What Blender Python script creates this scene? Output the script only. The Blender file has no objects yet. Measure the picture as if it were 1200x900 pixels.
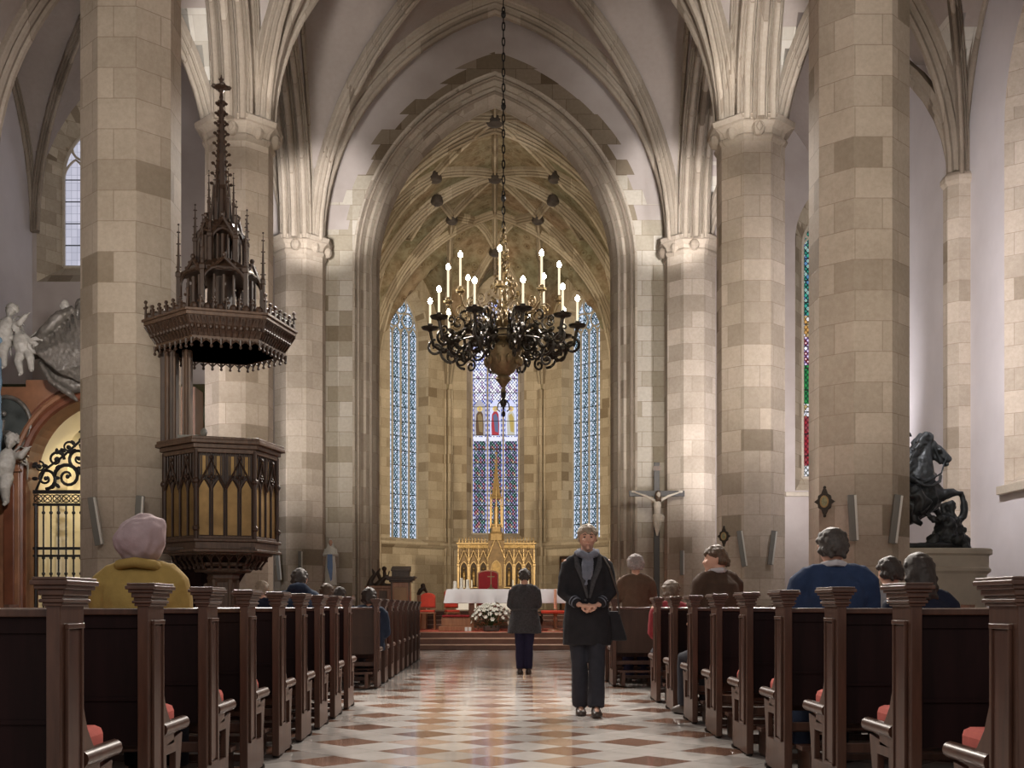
import bpy, math, random
from mathutils import Vector, Matrix, noise
rnd = random.Random(11)
PI = math.pi
F, HC, VX, VY = 1350.0, 1.02, 580.0, 711.0      # lens in pixels, eye height, vanishing point of the nave
COL = bpy.data.collections.new('cathedral')      # joined to the scene at the end
V = Vector

# ---------------------------------------------------------------- mesh helper
class MB:
    def __init__(s):
        s.v = []; s.f = []; s.u = {}
    def add(s, vs, fs):
        o = len(s.v)
        s.v += [tuple(p) for p in vs]
        s.f += [tuple(i + o for i in f) for f in fs]
        return s
    def box(s, x0, x1, y0, y1, z0, z1):
        return s.add([(x0,y0,z0),(x1,y0,z0),(x1,y1,z0),(x0,y1,z0),(x0,y0,z1),(x1,y0,z1),(x1,y1,z1),(x0,y1,z1)],
                     [(0,3,2,1),(4,5,6,7),(0,1,5,4),(1,2,6,5),(2,3,7,6),(3,0,4,7)])
    def loft(s, rings, cap=True, closed=True):
        n = len(rings[0]); vs = [p for r in rings for p in r]; fs = []
        for i in range(len(rings) - 1):
            for j in range(n if closed else n - 1):
                k = (j + 1) % n
                fs.append((i*n+j, i*n+k, (i+1)*n+k, (i+1)*n+j))
        if cap and closed:
            fs.append(tuple(range(n-1, -1, -1))); fs.append(tuple((len(rings)-1)*n + j for j in range(n)))
        return s.add(vs, fs)
    def tube(s, path, r, n=8, cap=True, flat=1.0):
        path = [V(p) for p in path]; m = len(path)
        rs = r if isinstance(r, (list, tuple)) else [r] * m
        t = [(path[min(i+1, m-1)] - path[max(i-1, 0)]).normalized() for i in range(m)]
        a = V((0,0,1)) if abs(t[0].z) < .9 else V((0,1,0))
        nx = t[0].cross(a).normalized(); rings = []
        for i in range(m):
            nx = (nx - t[i] * nx.dot(t[i]))
            nx = nx.normalized() if nx.length > 1e-6 else t[i].orthogonal().normalized()
            ny = t[i].cross(nx)
            rings.append([path[i] + nx*(math.cos(2*PI*k/n)*rs[i]) + ny*(math.sin(2*PI*k/n)*rs[i]*flat) for k in range(n)])
        return s.loft(rings, cap)
    def lathe(s, prof, c=(0,0,0), n=16, a0=0.0, cap=True):
        rings = [[(c[0]+r*math.cos(a0+2*PI*k/n), c[1]+r*math.sin(a0+2*PI*k/n), c[2]+z) for k in range(n)] for r, z in prof]
        return s.loft(rings, cap)
    def ball(s, c, r, n=10, m=6, rot=None):
        rx, ry, rz = r if isinstance(r, (tuple, list)) else (r, r, r)
        vs = []; fs = []
        for i in range(m + 1):
            ph = PI * i / m
            for k in range(n):
                p = V((rx*math.sin(ph)*math.cos(2*PI*k/n), ry*math.sin(ph)*math.sin(2*PI*k/n), -rz*math.cos(ph)))
                if rot: p = rot @ p
                vs.append((c[0]+p.x, c[1]+p.y, c[2]+p.z))
        for i in range(m):
            for k in range(n):
                q = (k+1) % n
                if i == 0: fs.append((k, (i+1)*n+q, (i+1)*n+k))
                elif i == m-1: fs.append((i*n+k, i*n+q, (i+1)*n+k))
                else: fs.append((i*n+k, i*n+q, (i+1)*n+q, (i+1)*n+k))
        return s.add(vs, fs)
    def ring(s, c, rx, ry, n=16, ax=None):
        # horizontal ellipse ring (optionally tilted)
        return [V(c) + ((ax @ V((rx*math.cos(2*PI*k/n), ry*math.sin(2*PI*k/n), 0))) if ax else V((rx*math.cos(2*PI*k/n), ry*math.sin(2*PI*k/n), 0))) for k in range(n)]
    def extrude(s, pts, d0, d1, axis='y'):
        # polygon pts (a,b) extruded from d0 to d1 along axis; axis y: (a=x,b=z), x: (a=y,b=z), z: (a=x,b=y)
        def mk(a, b, d):
            return {'y': (a, d, b), 'x': (d, a, b), 'z': (a, b, d)}[axis]
        n = len(pts)
        vs = [mk(a, b, d0) for a, b in pts] + [mk(a, b, d1) for a, b in pts]
        fs = [tuple(range(n)), tuple(range(2*n-1, n-1, -1))] + [(i, i+n, (i+1) % n + n, (i+1) % n) for i in range(n)]
        return s.add(vs, fs)
    def sweep(s, prof, path, ups=None, cap=True):
        # profile points (side, up) swept along path; 'up' stays in the vertical plane of the path
        path = [V(p) for p in path]; m = len(path); rings = []; last = None
        for i in range(m):
            t = (path[min(i+1, m-1)] - path[max(i-1, 0)]).normalized()
            h = V((t.x, t.y, 0))
            if ups is not None: side = V(ups)
            elif h.length > .02: side = V((h.y, -h.x, 0)).normalized()
            else: side = last or V((1, 0, 0))
            if last is not None and side.dot(last) < 0: side = -side
            last = side
            up = side.cross(t).normalized()
            if i == 0: flip = None
            rings.append([path[i] + side*a + up*b for a, b in prof])
        return s.loft(rings, cap)
    def xf(s, M):
        s.v = [tuple(M @ V(p)) for p in s.v]; return s
    def shade(s): return s
    def mesh(s, name):
        me = bpy.data.meshes.new(name); me.from_pydata(s.v, [], s.f); me.validate(); me.update(); return me
    def build(s, name, m, parent=None, loc=None, smooth=False, bevel=0, uv=False, normals=True):
        me = s.mesh(name)
        if normals: fix_normals(me)
        return link(name, me, m, parent, loc, smooth, bevel, uv)

def fix_normals(me):
    import bmesh
    bm = bmesh.new(); bm.from_mesh(me); bmesh.ops.recalc_face_normals(bm, faces=bm.faces); bm.to_mesh(me); bm.free()

def link(name, me, m, parent=None, loc=None, smooth=False, bevel=0, uv=False):
    o = bpy.data.objects.new(name, me); COL.objects.link(o)
    if m is not None: me.materials.append(m)
    if parent is not None: o.parent = parent
    if loc is not None: o.location = loc
    if smooth:
        for p in me.polygons: p.use_smooth = True
        if smooth != 'all': me.set_sharp_from_angle(angle=math.radians(38))
    if uv: box_uv(me)
    if bevel:
        b = o.modifiers.new('bevel', 'BEVEL'); b.width = bevel; b.segments = 2; b.limit_method = 'ANGLE'; b.angle_limit = math.radians(40)
    return o

def box_uv(me):
    uvl = me.uv_layers.new(name='UVMap')
    for p in me.polygons:
        n = p.normal
        for li in p.loop_indices:
            c = me.vertices[me.loops[li].vertex_index].co
            if abs(n.z) > .8: uvl.data[li].uv = (c.x, c.y)
            else:
                h = V((-n.y, n.x)).normalized()
                uvl.data[li].uv = (c.x*h.x + c.y*h.y + .37*round(math.atan2(n.y, n.x), 2), c.z)

def fuse(mb, voxel=.012, smooth=2, iters_fac=.5):
    """union of overlapping closed shapes as one continuous skin"""
    me = mb.mesh('tmp'); fix_normals_islands(me)
    o = bpy.data.objects.new('tmp', me); bpy.context.scene.collection.objects.link(o)
    r = o.modifiers.new('r', 'REMESH'); r.mode = 'VOXEL'; r.voxel_size = voxel; r.adaptivity = 0
    if smooth:
        sm = o.modifiers.new('s', 'SMOOTH'); sm.iterations = smooth; sm.factor = iters_fac
    dg = bpy.context.evaluated_depsgraph_get()
    me2 = bpy.data.meshes.new_from_object(o.evaluated_get(dg), depsgraph=dg)
    bpy.data.objects.remove(o); bpy.data.meshes.remove(me)
    for p in me2.polygons: p.use_smooth = True
    return me2
fix_normals_islands = fix_normals

def displace(me, fn):
    for v in me.vertices: v.co += v.normal * fn(v.co)
    me.update()

# ---------------------------------------------------------------- tags
def tag(o, label=None, cat=None, group=None, kind=None):
    if label: o['label'] = label
    if cat: o['category'] = cat
    if group: o['group'] = group
    if kind: o['kind'] = kind
    return o
def empty(name, loc=(0,0,0), rz=0.0, label=None, cat=None, group=None):
    o = bpy.data.objects.new(name, None); COL.objects.link(o)
    o.location = loc; o.rotation_euler = (0, 0, rz); o.empty_display_size = .1
    return tag(o, label, cat, group)
def struct(o): o['kind'] = 'structure'; return o
KIDS = {}
def copy_tree(o, parent=None):
    c = o.copy(); COL.objects.link(c)
    if parent is not None: c.parent = parent
    for ch in [x for x in o.children]: copy_tree(ch, c)
    return c

# ---------------------------------------------------------------- materials
def srgb(*c):
    return tuple((x/255/12.92 if x/255 <= .04045 else ((x/255+.055)/1.055)**2.4) for x in c)
class NT:
    def __init__(s, name):
        s.m = bpy.data.materials.new(name); s.m.use_nodes = True
        s.t = s.m.node_tree; s.n = s.t.nodes; s.n.clear()
        s.out = s.n.new('ShaderNodeOutputMaterial')
    def node(s, typ, **k):
        d = s.n.new(typ)
        for a, b in k.items():
            if a.startswith('i_'):
                d.inputs[a[2:].replace('_', ' ')].default_value = b
            else: setattr(d, a, b)
        return d
    def ln(s, a, b): s.t.links.new(a, b)
    def math(s, op, a, b=None, c=None):
        d = s.node('ShaderNodeMath', operation=op)
        for i, x in enumerate((a, b, c)):
            if x is None: continue
            if isinstance(x, (int, float)): d.inputs[i].default_value = x
            else: s.ln(x, d.inputs[i])
        return d.outputs[0]
    def ramp(s, fac, stops, interp='LINEAR'):
        d = s.node('ShaderNodeValToRGB'); cr = d.color_ramp; cr.interpolation = interp
        while len(cr.elements) < len(stops): cr.elements.new(.5)
        for e, (p, c) in zip(cr.elements, stops):
            e.position = p; e.color = (*c, 1)
        s.ln(fac, d.inputs[0]); return d.outputs[0]
    def mix(s, fac, a, b, mode='MIX'):
        d = s.node('ShaderNodeMix', data_type='RGBA', blend_type=mode)
        for sock, x in ((d.inputs[0], fac), (d.inputs[6], a), (d.inputs[7], b)):
            if isinstance(x, (int, float)): sock.default_value = x
            elif isinstance(x, tuple): sock.default_value = (*x, 1)
            else: s.ln(x, sock)
        return d.outputs[2]
    def noise(s, scale, detail=3, vec=None, rough=.55):
        d = s.node('ShaderNodeTexNoise'); d.inputs['Scale'].default_value = scale
        d.inputs['Detail'].default_value = detail; d.inputs['Roughness'].default_value = rough
        if vec is not None: s.ln(vec, d.inputs['Vector'])
        return d.outputs['Fac']
    def bsdf(s, color, rough=.6, metal=0.0, bump=None, bstr=.3, bdist=.01, spec=.5):
        b = s.node('ShaderNodeBsdfPrincipled')
        for sock, x in (('Base Color', color), ('Roughness', rough), ('Metallic', metal)):
            if isinstance(x, (int, float)): b.inputs[sock].default_value = x
            elif isinstance(x, tuple): b.inputs[sock].default_value = (*x, 1)
            else: s.ln(x, b.inputs[sock])
        b.inputs['Specular IOR Level'].default_value = spec
        if bump is not None:
            bp = s.node('ShaderNodeBump'); bp.inputs['Strength'].default_value = bstr; bp.inputs['Distance'].default_value = bdist
            s.ln(bump, bp.inputs['Height']); s.ln(bp.outputs[0], b.inputs['Normal'])
        s.ln(b.outputs[0], s.out.inputs[0]); return b

MAT = {}
def plain(name, col, rough=.6, metal=0., var=.12, scale=8., bump=.15, spec=.5, bdist=.004):
    """a surface of one colour with natural variation"""
    t = NT(name); tc = t.node('ShaderNodeTexCoord')
    f = t.noise(scale, 4, tc.outputs['Object'])
    c = t.ramp(f, [(.25, tuple(x*(1-var) for x in col)), (.75, tuple(min(1, x*(1+var)) for x in col))])
    f2 = t.noise(scale*5, 3, tc.outputs['Object'])
    t.bsdf(c, rough, metal, f2, bump, bdist, spec); MAT[name] = t.m; return t.m
def emit(name, col, strength):
    t = NT(name); e = t.node('ShaderNodeEmission'); e.inputs[0].default_value = (*col, 1); e.inputs[1].default_value = strength
    t.ln(e.outputs[0], t.out.inputs[0]); MAT[name] = t.m; return t.m

def stone(name, light, dark, patch, bw=.78, bh=.42, seed=0., coord='UV', patchpos=.13, mortar=.006, mcol=.7):
    """ashlar blocks, each block its own tone, some replaced by darker ones"""
    t = NT(name); tc = t.node('ShaderNodeTexCoord')
    mp = t.node('ShaderNodeMapping'); t.ln(tc.outputs[coord], mp.inputs[0]); mp.inputs['Location'].default_value = (seed, seed*.7, 0)
    vec = mp.outputs[0]
    def brick(w, h, off):
        b = t.node('ShaderNodeTexBrick'); b.offset = off; b.squash = 1
        b.inputs['Color1'].default_value = (0,0,0,1); b.inputs['Color2'].default_value = (1,1,1,1)
        b.inputs['Mortar'].default_value = (.5,.5,.5,1); b.inputs['Scale'].default_value = 1
        b.inputs['Brick Width'].default_value = w; b.inputs['Row Height'].default_value = h
        b.inputs['Mortar Size'].default_value = mortar; b.inputs['Mortar Smooth'].default_value = .3; b.inputs['Bias'].default_value = 0
        t.ln(vec, b.inputs['Vector']); return b
    b = brick(bw, bh, .45)
    mid = tuple((a+c)/2 for a, c in zip(light, dark))
    tone = t.ramp(b.outputs['Color'], [(0, patch), (patchpos, dark), (patchpos+.25, mid), (.75, light), (1, tuple(min(1, x*1.08) for x in light))])
    n1 = t.noise(1.1, 4, tc.outputs['Object']); n2 = t.noise(14, 5, tc.outputs['Object'], .7)
    c = t.mix(.5, tone, t.ramp(n1, [(.3, (.62,.58,.52)), (.7, (1,.98,.96))]), 'MULTIPLY')
    c = t.mix(.45, c, t.ramp(n2, [(.3, (.66,.62,.58)), (.65, (1,1,1))]), 'MULTIPLY')
    c = t.mix(b.outputs['Fac'], c, t.mix(1.0, c, (mcol, mcol*.95, mcol*.9), 'MULTIPLY'))
    h = t.math('SUBTRACT', t.math('MULTIPLY', n2, .35), b.outputs['Fac'])
    t.bsdf(c, .85, 0, h, .35, .012, .25); MAT[name] = t.m; return t.m

def wood(name, c1, c2, rough=.35, scale=3., spec=.5):
    t = NT(name); tc = t.node('ShaderNodeTexCoord')
    mp = t.node('ShaderNodeMapping'); t.ln(tc.outputs['Object'], mp.inputs[0]); mp.inputs['Scale'].default_value = (6, 6, .7)
    f = t.noise(scale, 5, mp.outputs[0], .65)
    c = t.ramp(f, [(.3, c1), (.7, c2)])
    t.bsdf(c, rough, 0, f, .08, .004, spec); MAT[name] = t.m; return t.m
# ================================================================ MATERIALS
st_nave = stone('pillar stone', (.585,.51,.425), (.46,.395,.32), (.32,.265,.20), .70, .43, 3.1, patchpos=.10)
st_wall = stone('wall stone', (.56,.49,.38), (.36,.30,.22), (.24,.19,.13), .62, .36, 8.4)
st_apse = stone('apse stone', (.60,.51,.38), (.46,.375,.265), (.30,.23,.15), .7, .4, 1.7, patchpos=.10)
st_trim = stone('moulded stone', (.56,.50,.41), (.44,.38,.31), (.30,.25,.19), 1.1, .5, 5.2, patchpos=.05)
st_rib = stone('rib stone', (.43,.37,.30), (.31,.26,.205), (.20,.16,.12), .9, .5, 9.2, coord='Object', patchpos=.08)
st_arib = stone('chancel rib stone', (.54,.46,.34), (.38,.31,.22), (.24,.18,.11), .9, .5, 9.2, coord='Object', patchpos=.08)
def plaster_mat(name, c, c2, scale=.5):
    t = NT(name); tc = t.node('ShaderNodeTexCoord')
    f = t.noise(scale, 5, tc.outputs['Object'], .6); g = t.noise(9, 4, tc.outputs['Object'])
    col = t.ramp(f, [(.3, c2), (.65, c)])
    t.bsdf(col, .9, 0, g, .1, .01, .2); return t.m
plaster = plaster_mat('lime plaster', (.70,.66,.665), (.60,.56,.56))
plaster_v = plaster_mat('vault plaster', (.50,.45,.42), (.42,.37,.34), .35)
painted = plaster_mat('painted chancel vault', (.42,.33,.19), (.25,.17,.09), 1.6)
# painted ornament on the chancel vault
def painted_mat():
    t = NT('painted vault ornament'); tc = t.node('ShaderNodeTexCoord')
    f = t.noise(.5, 3, tc.outputs['Object']); g = t.noise(3.2, 6, tc.outputs['Object'], .7)
    base = t.ramp(f, [(.35, (.34,.25,.16)), (.5, (.30,.25,.16)), (.65, (.24,.22,.14))])
    v = t.node('ShaderNodeTexVoronoi'); v.inputs['Scale'].default_value = 2.6; t.ln(tc.outputs['Object'], v.inputs['Vector'])
    orn = t.ramp(v.outputs['Distance'], [(.10, (.20,.10,.05)), (.2, (1,1,1)), (.32, (.55,.42,.28)), (.42, (1,1,1))])
    c = t.mix(.55, base, orn, 'MULTIPLY')
    c = t.mix(.6, c, t.ramp(g, [(.4, (.45,.36,.28)), (.6, (1,1,1))]), 'MULTIPLY')
    t.bsdf(c, .9, 0, g, .1, .01, .2); return t.m
painted = painted_mat()

# the wall that frames the chancel arch: stone blocks near the arch, plaster above, ragged edge between
def arch_wall_mat():
    t = NT('chancel arch wall'); tc = t.node('ShaderNodeTexCoord')
    sx = t.node('ShaderNodeSeparateXYZ'); t.ln(tc.outputs['Object'], sx.inputs[0])
    x = t.math('ABSOLUTE', t.math('SUBTRACT', sx.outputs[0], .0)); z = sx.outputs[2]
    # snapped block coordinates give the toothed edge
    zs_ = t.math('MULTIPLY', t.math('FLOOR', t.math('DIVIDE', z, .42)), .42)
    wn = t.node('ShaderNodeTexWhiteNoise', noise_dimensions='2D'); cmb = t.node('ShaderNodeCombineXYZ')
    t.ln(zs_, cmb.inputs[0]); t.ln(t.math('SIGN', sx.outputs[0]), cmb.inputs[1]); t.ln(cmb.outputs[0], wn.inputs['Vector'])
    jit = t.math('MULTIPLY', wn.outputs['Value'], .42)
    dx = t.math('ADD', x, 1.71); dz = t.math('MAXIMUM', t.math('SUBTRACT', z, 10.5), 0.)
    r = t.math('SQRT', t.math('ADD', t.math('MULTIPLY', dx, dx), t.math('MULTIPLY', dz, dz)))
    d = t.math('SUBTRACT', r, 5.67)
    near = t.math('LESS_THAN', d, t.math('ADD', jit, .12))
    low = t.math('LESS_THAN', z, t.math('ADD', 11.3, t.math('MULTIPLY', wn.outputs['Value'], 1.0)))
    inner = t.math('LESS_THAN', x, 5.6)
    mask = t.math('MAXIMUM', near, t.math('MULTIPLY', low, inner))
    b = t.node('ShaderNodeTexBrick'); b.offset = .45
    b.inputs['Color1'].default_value = (0,0,0,1); b.inputs['Color2'].default_value = (1,1,1,1); b.inputs['Scale'].default_value = 1
    b.inputs['Brick Width'].default_value = .7; b.inputs['Row Height'].default_value = .42; b.inputs['Mortar Size'].default_value = .006
    t.ln(tc.outputs['UV'], b.inputs['Vector'])
    tone = t.ramp(b.outputs['Color'], [(0, (.24,.19,.13)), (.15, (.38,.33,.25)), (.5, (.50,.45,.37)), (1, (.58,.53,.45))])
    n1 = t.noise(1.0, 4, tc.outputs['Object']); n2 = t.noise(12, 5, tc.outputs['Object'])
    pl = t.ramp(n1, [(.3, (.38,.325,.29)), (.7, (.46,.405,.37))])
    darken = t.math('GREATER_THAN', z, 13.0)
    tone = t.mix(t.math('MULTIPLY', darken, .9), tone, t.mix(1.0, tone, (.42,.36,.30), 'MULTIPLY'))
    tone = t.mix(.4, tone, t.ramp(n2, [(.3, (.65,.62,.58)), (.7, (1,1,1))]), 'MULTIPLY')
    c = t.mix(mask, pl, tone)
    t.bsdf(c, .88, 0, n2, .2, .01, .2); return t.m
m_archwall = arch_wall_mat()

# stone foot of the vaults, plaster above: block line follows height
def vault_mat(name, zsplit, pl1, pl2, sl, sd):
    t = NT(name); tc = t.node('ShaderNodeTexCoord')
    sx = t.node('ShaderNodeSeparateXYZ'); t.ln(tc.outputs['Object'], sx.inputs[0])
    wn = t.node('ShaderNodeTexWhiteNoise', noise_dimensions='2D'); cmb = t.node('ShaderNodeCombineXYZ')
    t.ln(t.math('FLOOR', t.math('DIVIDE', sx.outputs[1], .55)), cmb.inputs[0]); t.ln(t.math('SIGN', sx.outputs[0]), cmb.inputs[1])
    t.ln(cmb.outputs[0], wn.inputs['Vector'])
    mask = t.math('LESS_THAN', sx.outputs[2], t.math('ADD', zsplit, t.math('MULTIPLY', t.math('FLOOR', t.math('MULTIPLY', wn.outputs['Value'], 3)), .3)))
    b = t.node('ShaderNodeTexBrick'); b.offset = .45
    b.inputs['Color1'].default_value = (0,0,0,1); b.inputs['Color2'].default_value = (1,1,1,1); b.inputs['Scale'].default_value = 1
    b.inputs['Brick Width'].default_value = .6; b.inputs['Row Height'].default_value = .4; b.inputs['Mortar Size'].default_value = .005
    t.ln(tc.outputs['UV'], b.inputs['Vector'])
    tone = t.ramp(b.outputs['Color'], [(0, sd), (.5, sl), (1, tuple(x*1.08 for x in sl))])
    n1 = t.noise(.45, 4, tc.outputs['Object']); n2 = t.noise(9, 4, tc.outputs['Object'])
    c = t.mix(mask, t.ramp(n1, [(.3, pl2), (.7, pl1)]), tone)
    c = t.mix(.25, c, t.ramp(n2, [(.3, (.7,.68,.66)), (.7, (1,1,1))]), 'MULTIPLY')
    t.bsdf(c, .9, 0, n2, .12, .01, .2); return t.m
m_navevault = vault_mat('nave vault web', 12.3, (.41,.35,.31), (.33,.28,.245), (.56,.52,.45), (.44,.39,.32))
m_arcade = vault_mat('arcade wall', 12.6, (.60,.56,.54), (.52,.48,.46), (.56,.51,.43), (.42,.37,.29))

# marble floor: pale squares on the diagonal with red-brown ones set among them
def floor_mat():
    t = NT('polished marble floor'); tc = t.node('ShaderNodeTexCoord')
    sx = t.node('ShaderNodeSeparateXYZ'); t.ln(tc.outputs['Object'], sx.inputs[0])
    D = .535
    X = t.math('DIVIDE', t.math('ADD', sx.outputs[0], .03), D); Y = t.math('DIVIDE', t.math('ADD', sx.outputs[1], -.12), D)
    # rotated lattice a=X+Y, b=X-Y ; tile index = round
    a = t.math('FLOOR', t.math('ADD', t.math('ADD', X, Y), .5)); b = t.math('FLOOR', t.math('ADD', t.math('SUBTRACT', X, Y), .5))
    fa = t.math('ABSOLUTE', t.math('SUBTRACT', t.math('ADD', X, Y), a)); fb = t.math('ABSOLUTE', t.math('SUBTRACT', t.math('SUBTRACT', X, Y), b))
    joint = t.math('GREATER_THAN', t.math('MAXIMUM', fa, fb), .488)
    par = t.math('MODULO', t.math('ADD', t.math('ABSOLUTE', t.math('ADD', a, b)), 0.0), 2.0)      # 0 -> lattice diamonds
    # diamond centres: X=(a+b)/2, Y=(a-b)/2
    i = t.math('DIVIDE', t.math('ADD', a, b), 2.0); j = t.math('DIVIDE', t.math('SUBTRACT', a, b), 2.0)
    even = t.math('LESS_THAN', par, .5)
    par2 = t.math('ABSOLUTE', t.math('MODULO', t.math('ADD', t.math('ADD', i, j), 200.0), 2.0))
    sparse = t.math('MULTIPLY', even, t.math('LESS_THAN', par2, .5))
    centre = t.math('LESS_THAN', t.math('ABSOLUTE', t.math('SUBTRACT', i, 0.0)), 1.2)
    pink = t.math('MULTIPLY', t.math('MULTIPLY', even, t.math('GREATER_THAN', par2, .5)), centre)
    wn = t.node('ShaderNodeTexWhiteNoise', noise_dimensions='2D'); cmb = t.node('ShaderNodeCombineXYZ')
    t.ln(a, cmb.inputs[0]); t.ln(b, cmb.inputs[1]); t.ln(cmb.outputs[0], wn.inputs['Vector'])
    n1 = t.noise(3.5, 6, tc.outputs['Object'], .65); n2 = t.noise(1.1, 3, tc.outputs['Object'])
    light = t.ramp(wn.outputs['Value'], [(0, (.44,.41,.385)), (.5, (.56,.53,.50)), (1, (.64,.61,.58))])
    brown = t.ramp(wn.outputs['Value'], [(0, (.19,.105,.075)), (1, (.29,.165,.115))])
    rose = t.ramp(wn.outputs['Value'], [(0, (.40,.27,.20)), (1, (.50,.37,.29))])
    c = t.mix(sparse, light, brown); c = t.mix(pink, c, rose)
    c = t.mix(.6, c, t.ramp(n1, [(.3, (.72,.70,.68)), (.65, (1,1,1))]), 'MULTIPLY')
    c = t.mix(t.math('MULTIPLY', joint, .6), c, (.22,.19,.17))
    rough = t.math('ADD', .05, t.math('MULTIPLY', n2, .13))
    t.bsdf(c, rough, 0, n1, .02, .003, .55); return t.m
m_floor = floor_mat()
m_carpet = plain('red carpet', srgb(176,92,74), .95, 0, .15, 20, .3, .1)
m_step = plain('brown marble steps', srgb(112,78,62), .35, 0, .25, 4, .1)
m_steptop = plain('pale step tread', srgb(190,160,140), .4, 0, .15, 6, .1)  # treads paler than the risers
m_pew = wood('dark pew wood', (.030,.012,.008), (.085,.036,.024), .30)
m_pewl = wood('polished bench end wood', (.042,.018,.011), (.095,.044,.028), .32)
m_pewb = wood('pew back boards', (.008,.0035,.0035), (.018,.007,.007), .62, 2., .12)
m_cushion = plain('red cushion', srgb(196,100,90), .85, 0, .12, 14, .3, .2)
m_oak = wood('carved dark oak', (.025,.013,.008), (.070,.038,.022), .45, 5)
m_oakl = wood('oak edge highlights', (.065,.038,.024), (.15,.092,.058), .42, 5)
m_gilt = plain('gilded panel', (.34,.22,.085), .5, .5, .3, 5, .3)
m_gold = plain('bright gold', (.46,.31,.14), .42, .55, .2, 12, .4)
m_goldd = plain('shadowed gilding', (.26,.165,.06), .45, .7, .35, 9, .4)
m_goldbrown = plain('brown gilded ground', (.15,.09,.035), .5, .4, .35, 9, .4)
m_darkniche = plain('dark niche', (.05,.03,.015), .8, 0, .3, 9)
m_iron = plain('black wrought iron', (.018,.016,.015), .42, .6, .3, 20, .2)
m_iron2 = plain('aged chandelier iron', (.045,.038,.030), .38, .8, .35, 18, .3)
m_brass = plain('old brass', (.25,.185,.10), .48, .75, .3, 14, .4)
m_candle = emit('lit candle tube', (1.0,.84,.58), .75)
m_bulb = emit('glowing bulb', (1.0,.88,.64), 45)
m_wax = plain('white candle', (.80,.76,.66), .5, 0, .04, 10, .05)
m_bronze = plain('dark lead statue', (.045,.050,.053), .45, .55, .35, 9, .4, bdist=.01)
m_marblew = plain('weathered marble figure', (.36,.335,.29), .6, 0, .25, 10, .3)
m_drape = plain('grey gilt drapery', (.13,.115,.095), .42, .35, .4, 7, .5, bdist=.02)
m_redmarble = plain('red-brown marble', srgb(124,86,62), .32, 0, .35, 2.4, .05)
m_redmarble2 = plain('dark red marble', srgb(98,58,40), .3, 0, .35, 2.8, .05)
m_cream = plain('cream plaster', (.80,.70,.48), .85, 0, .06, 2, .05)
m_pedestal = plain('sandstone pedestal', (.56,.51,.42), .8, 0, .12, 3, .2)
m_cloth = plain('white altar cloth', (.80,.79,.80), .85, 0, .03, 5, .1)
m_redcloth = plain('dark red upholstery', srgb(140,26,30), .8, 0, .15, 12, .2)
m_redor = plain('orange red upholstery', srgb(214,74,52), .75, 0, .1, 12, .2)
m_leaf = plain('dark green leaves', (.045,.09,.03), .55, 0, .35, 20, .2)
m_petal = plain('white petals', (.85,.84,.76), .6, 0, .06, 20, .1)
m_white = plain('white painted panel', (.66,.65,.60), .5, 0, .03, 4, .03)
m_grey = plain('grey painted panel', (.17,.165,.145), .5, 0, .05, 4, .03)
m_boss = plain('dark painted boss', (.07,.055,.045), .6, 0, .4, 6, .4)
m_pewb_lit = wood('lit pew back boards', (.035,.018,.012), (.060,.032,.022), .5, 2., .3)  # same pew wood, the stronger light on the far blocks put into its colour
m_christ = plain('ivory figure', (.58,.52,.43), .55, 0, .15, 14, .2)
m_blackwood = wood('black stained wood', (.012,.008,.006), (.03,.02,.014), .4)
m_reddwood = wood('reddish carved wood', (.26,.11,.05), (.42,.20,.10), .35)
# ================================================================ THE BUILDING
PY = [2.6, 9.7, 16.8, 23.9, 31.1]          # pier lines
PX, PW = 5.3, 1.30                          # pier centre, pier width
ZS = 10.85                                  # springing of the nave vault
YE = 32.0                                   # east wall plane
XL, XR = -10.75, 9.75                       # outer aisle walls

def arch_h(t, a, h):                        # pointed arch, rise h over half span a, t in 0..1
    t = min(1, max(0, abs(t))); Rr = (a*a + h*h) / (2*a); x = a*t; c = Rr - a
    return math.sqrt(max(0, Rr*Rr - (x+c)**2))

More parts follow.
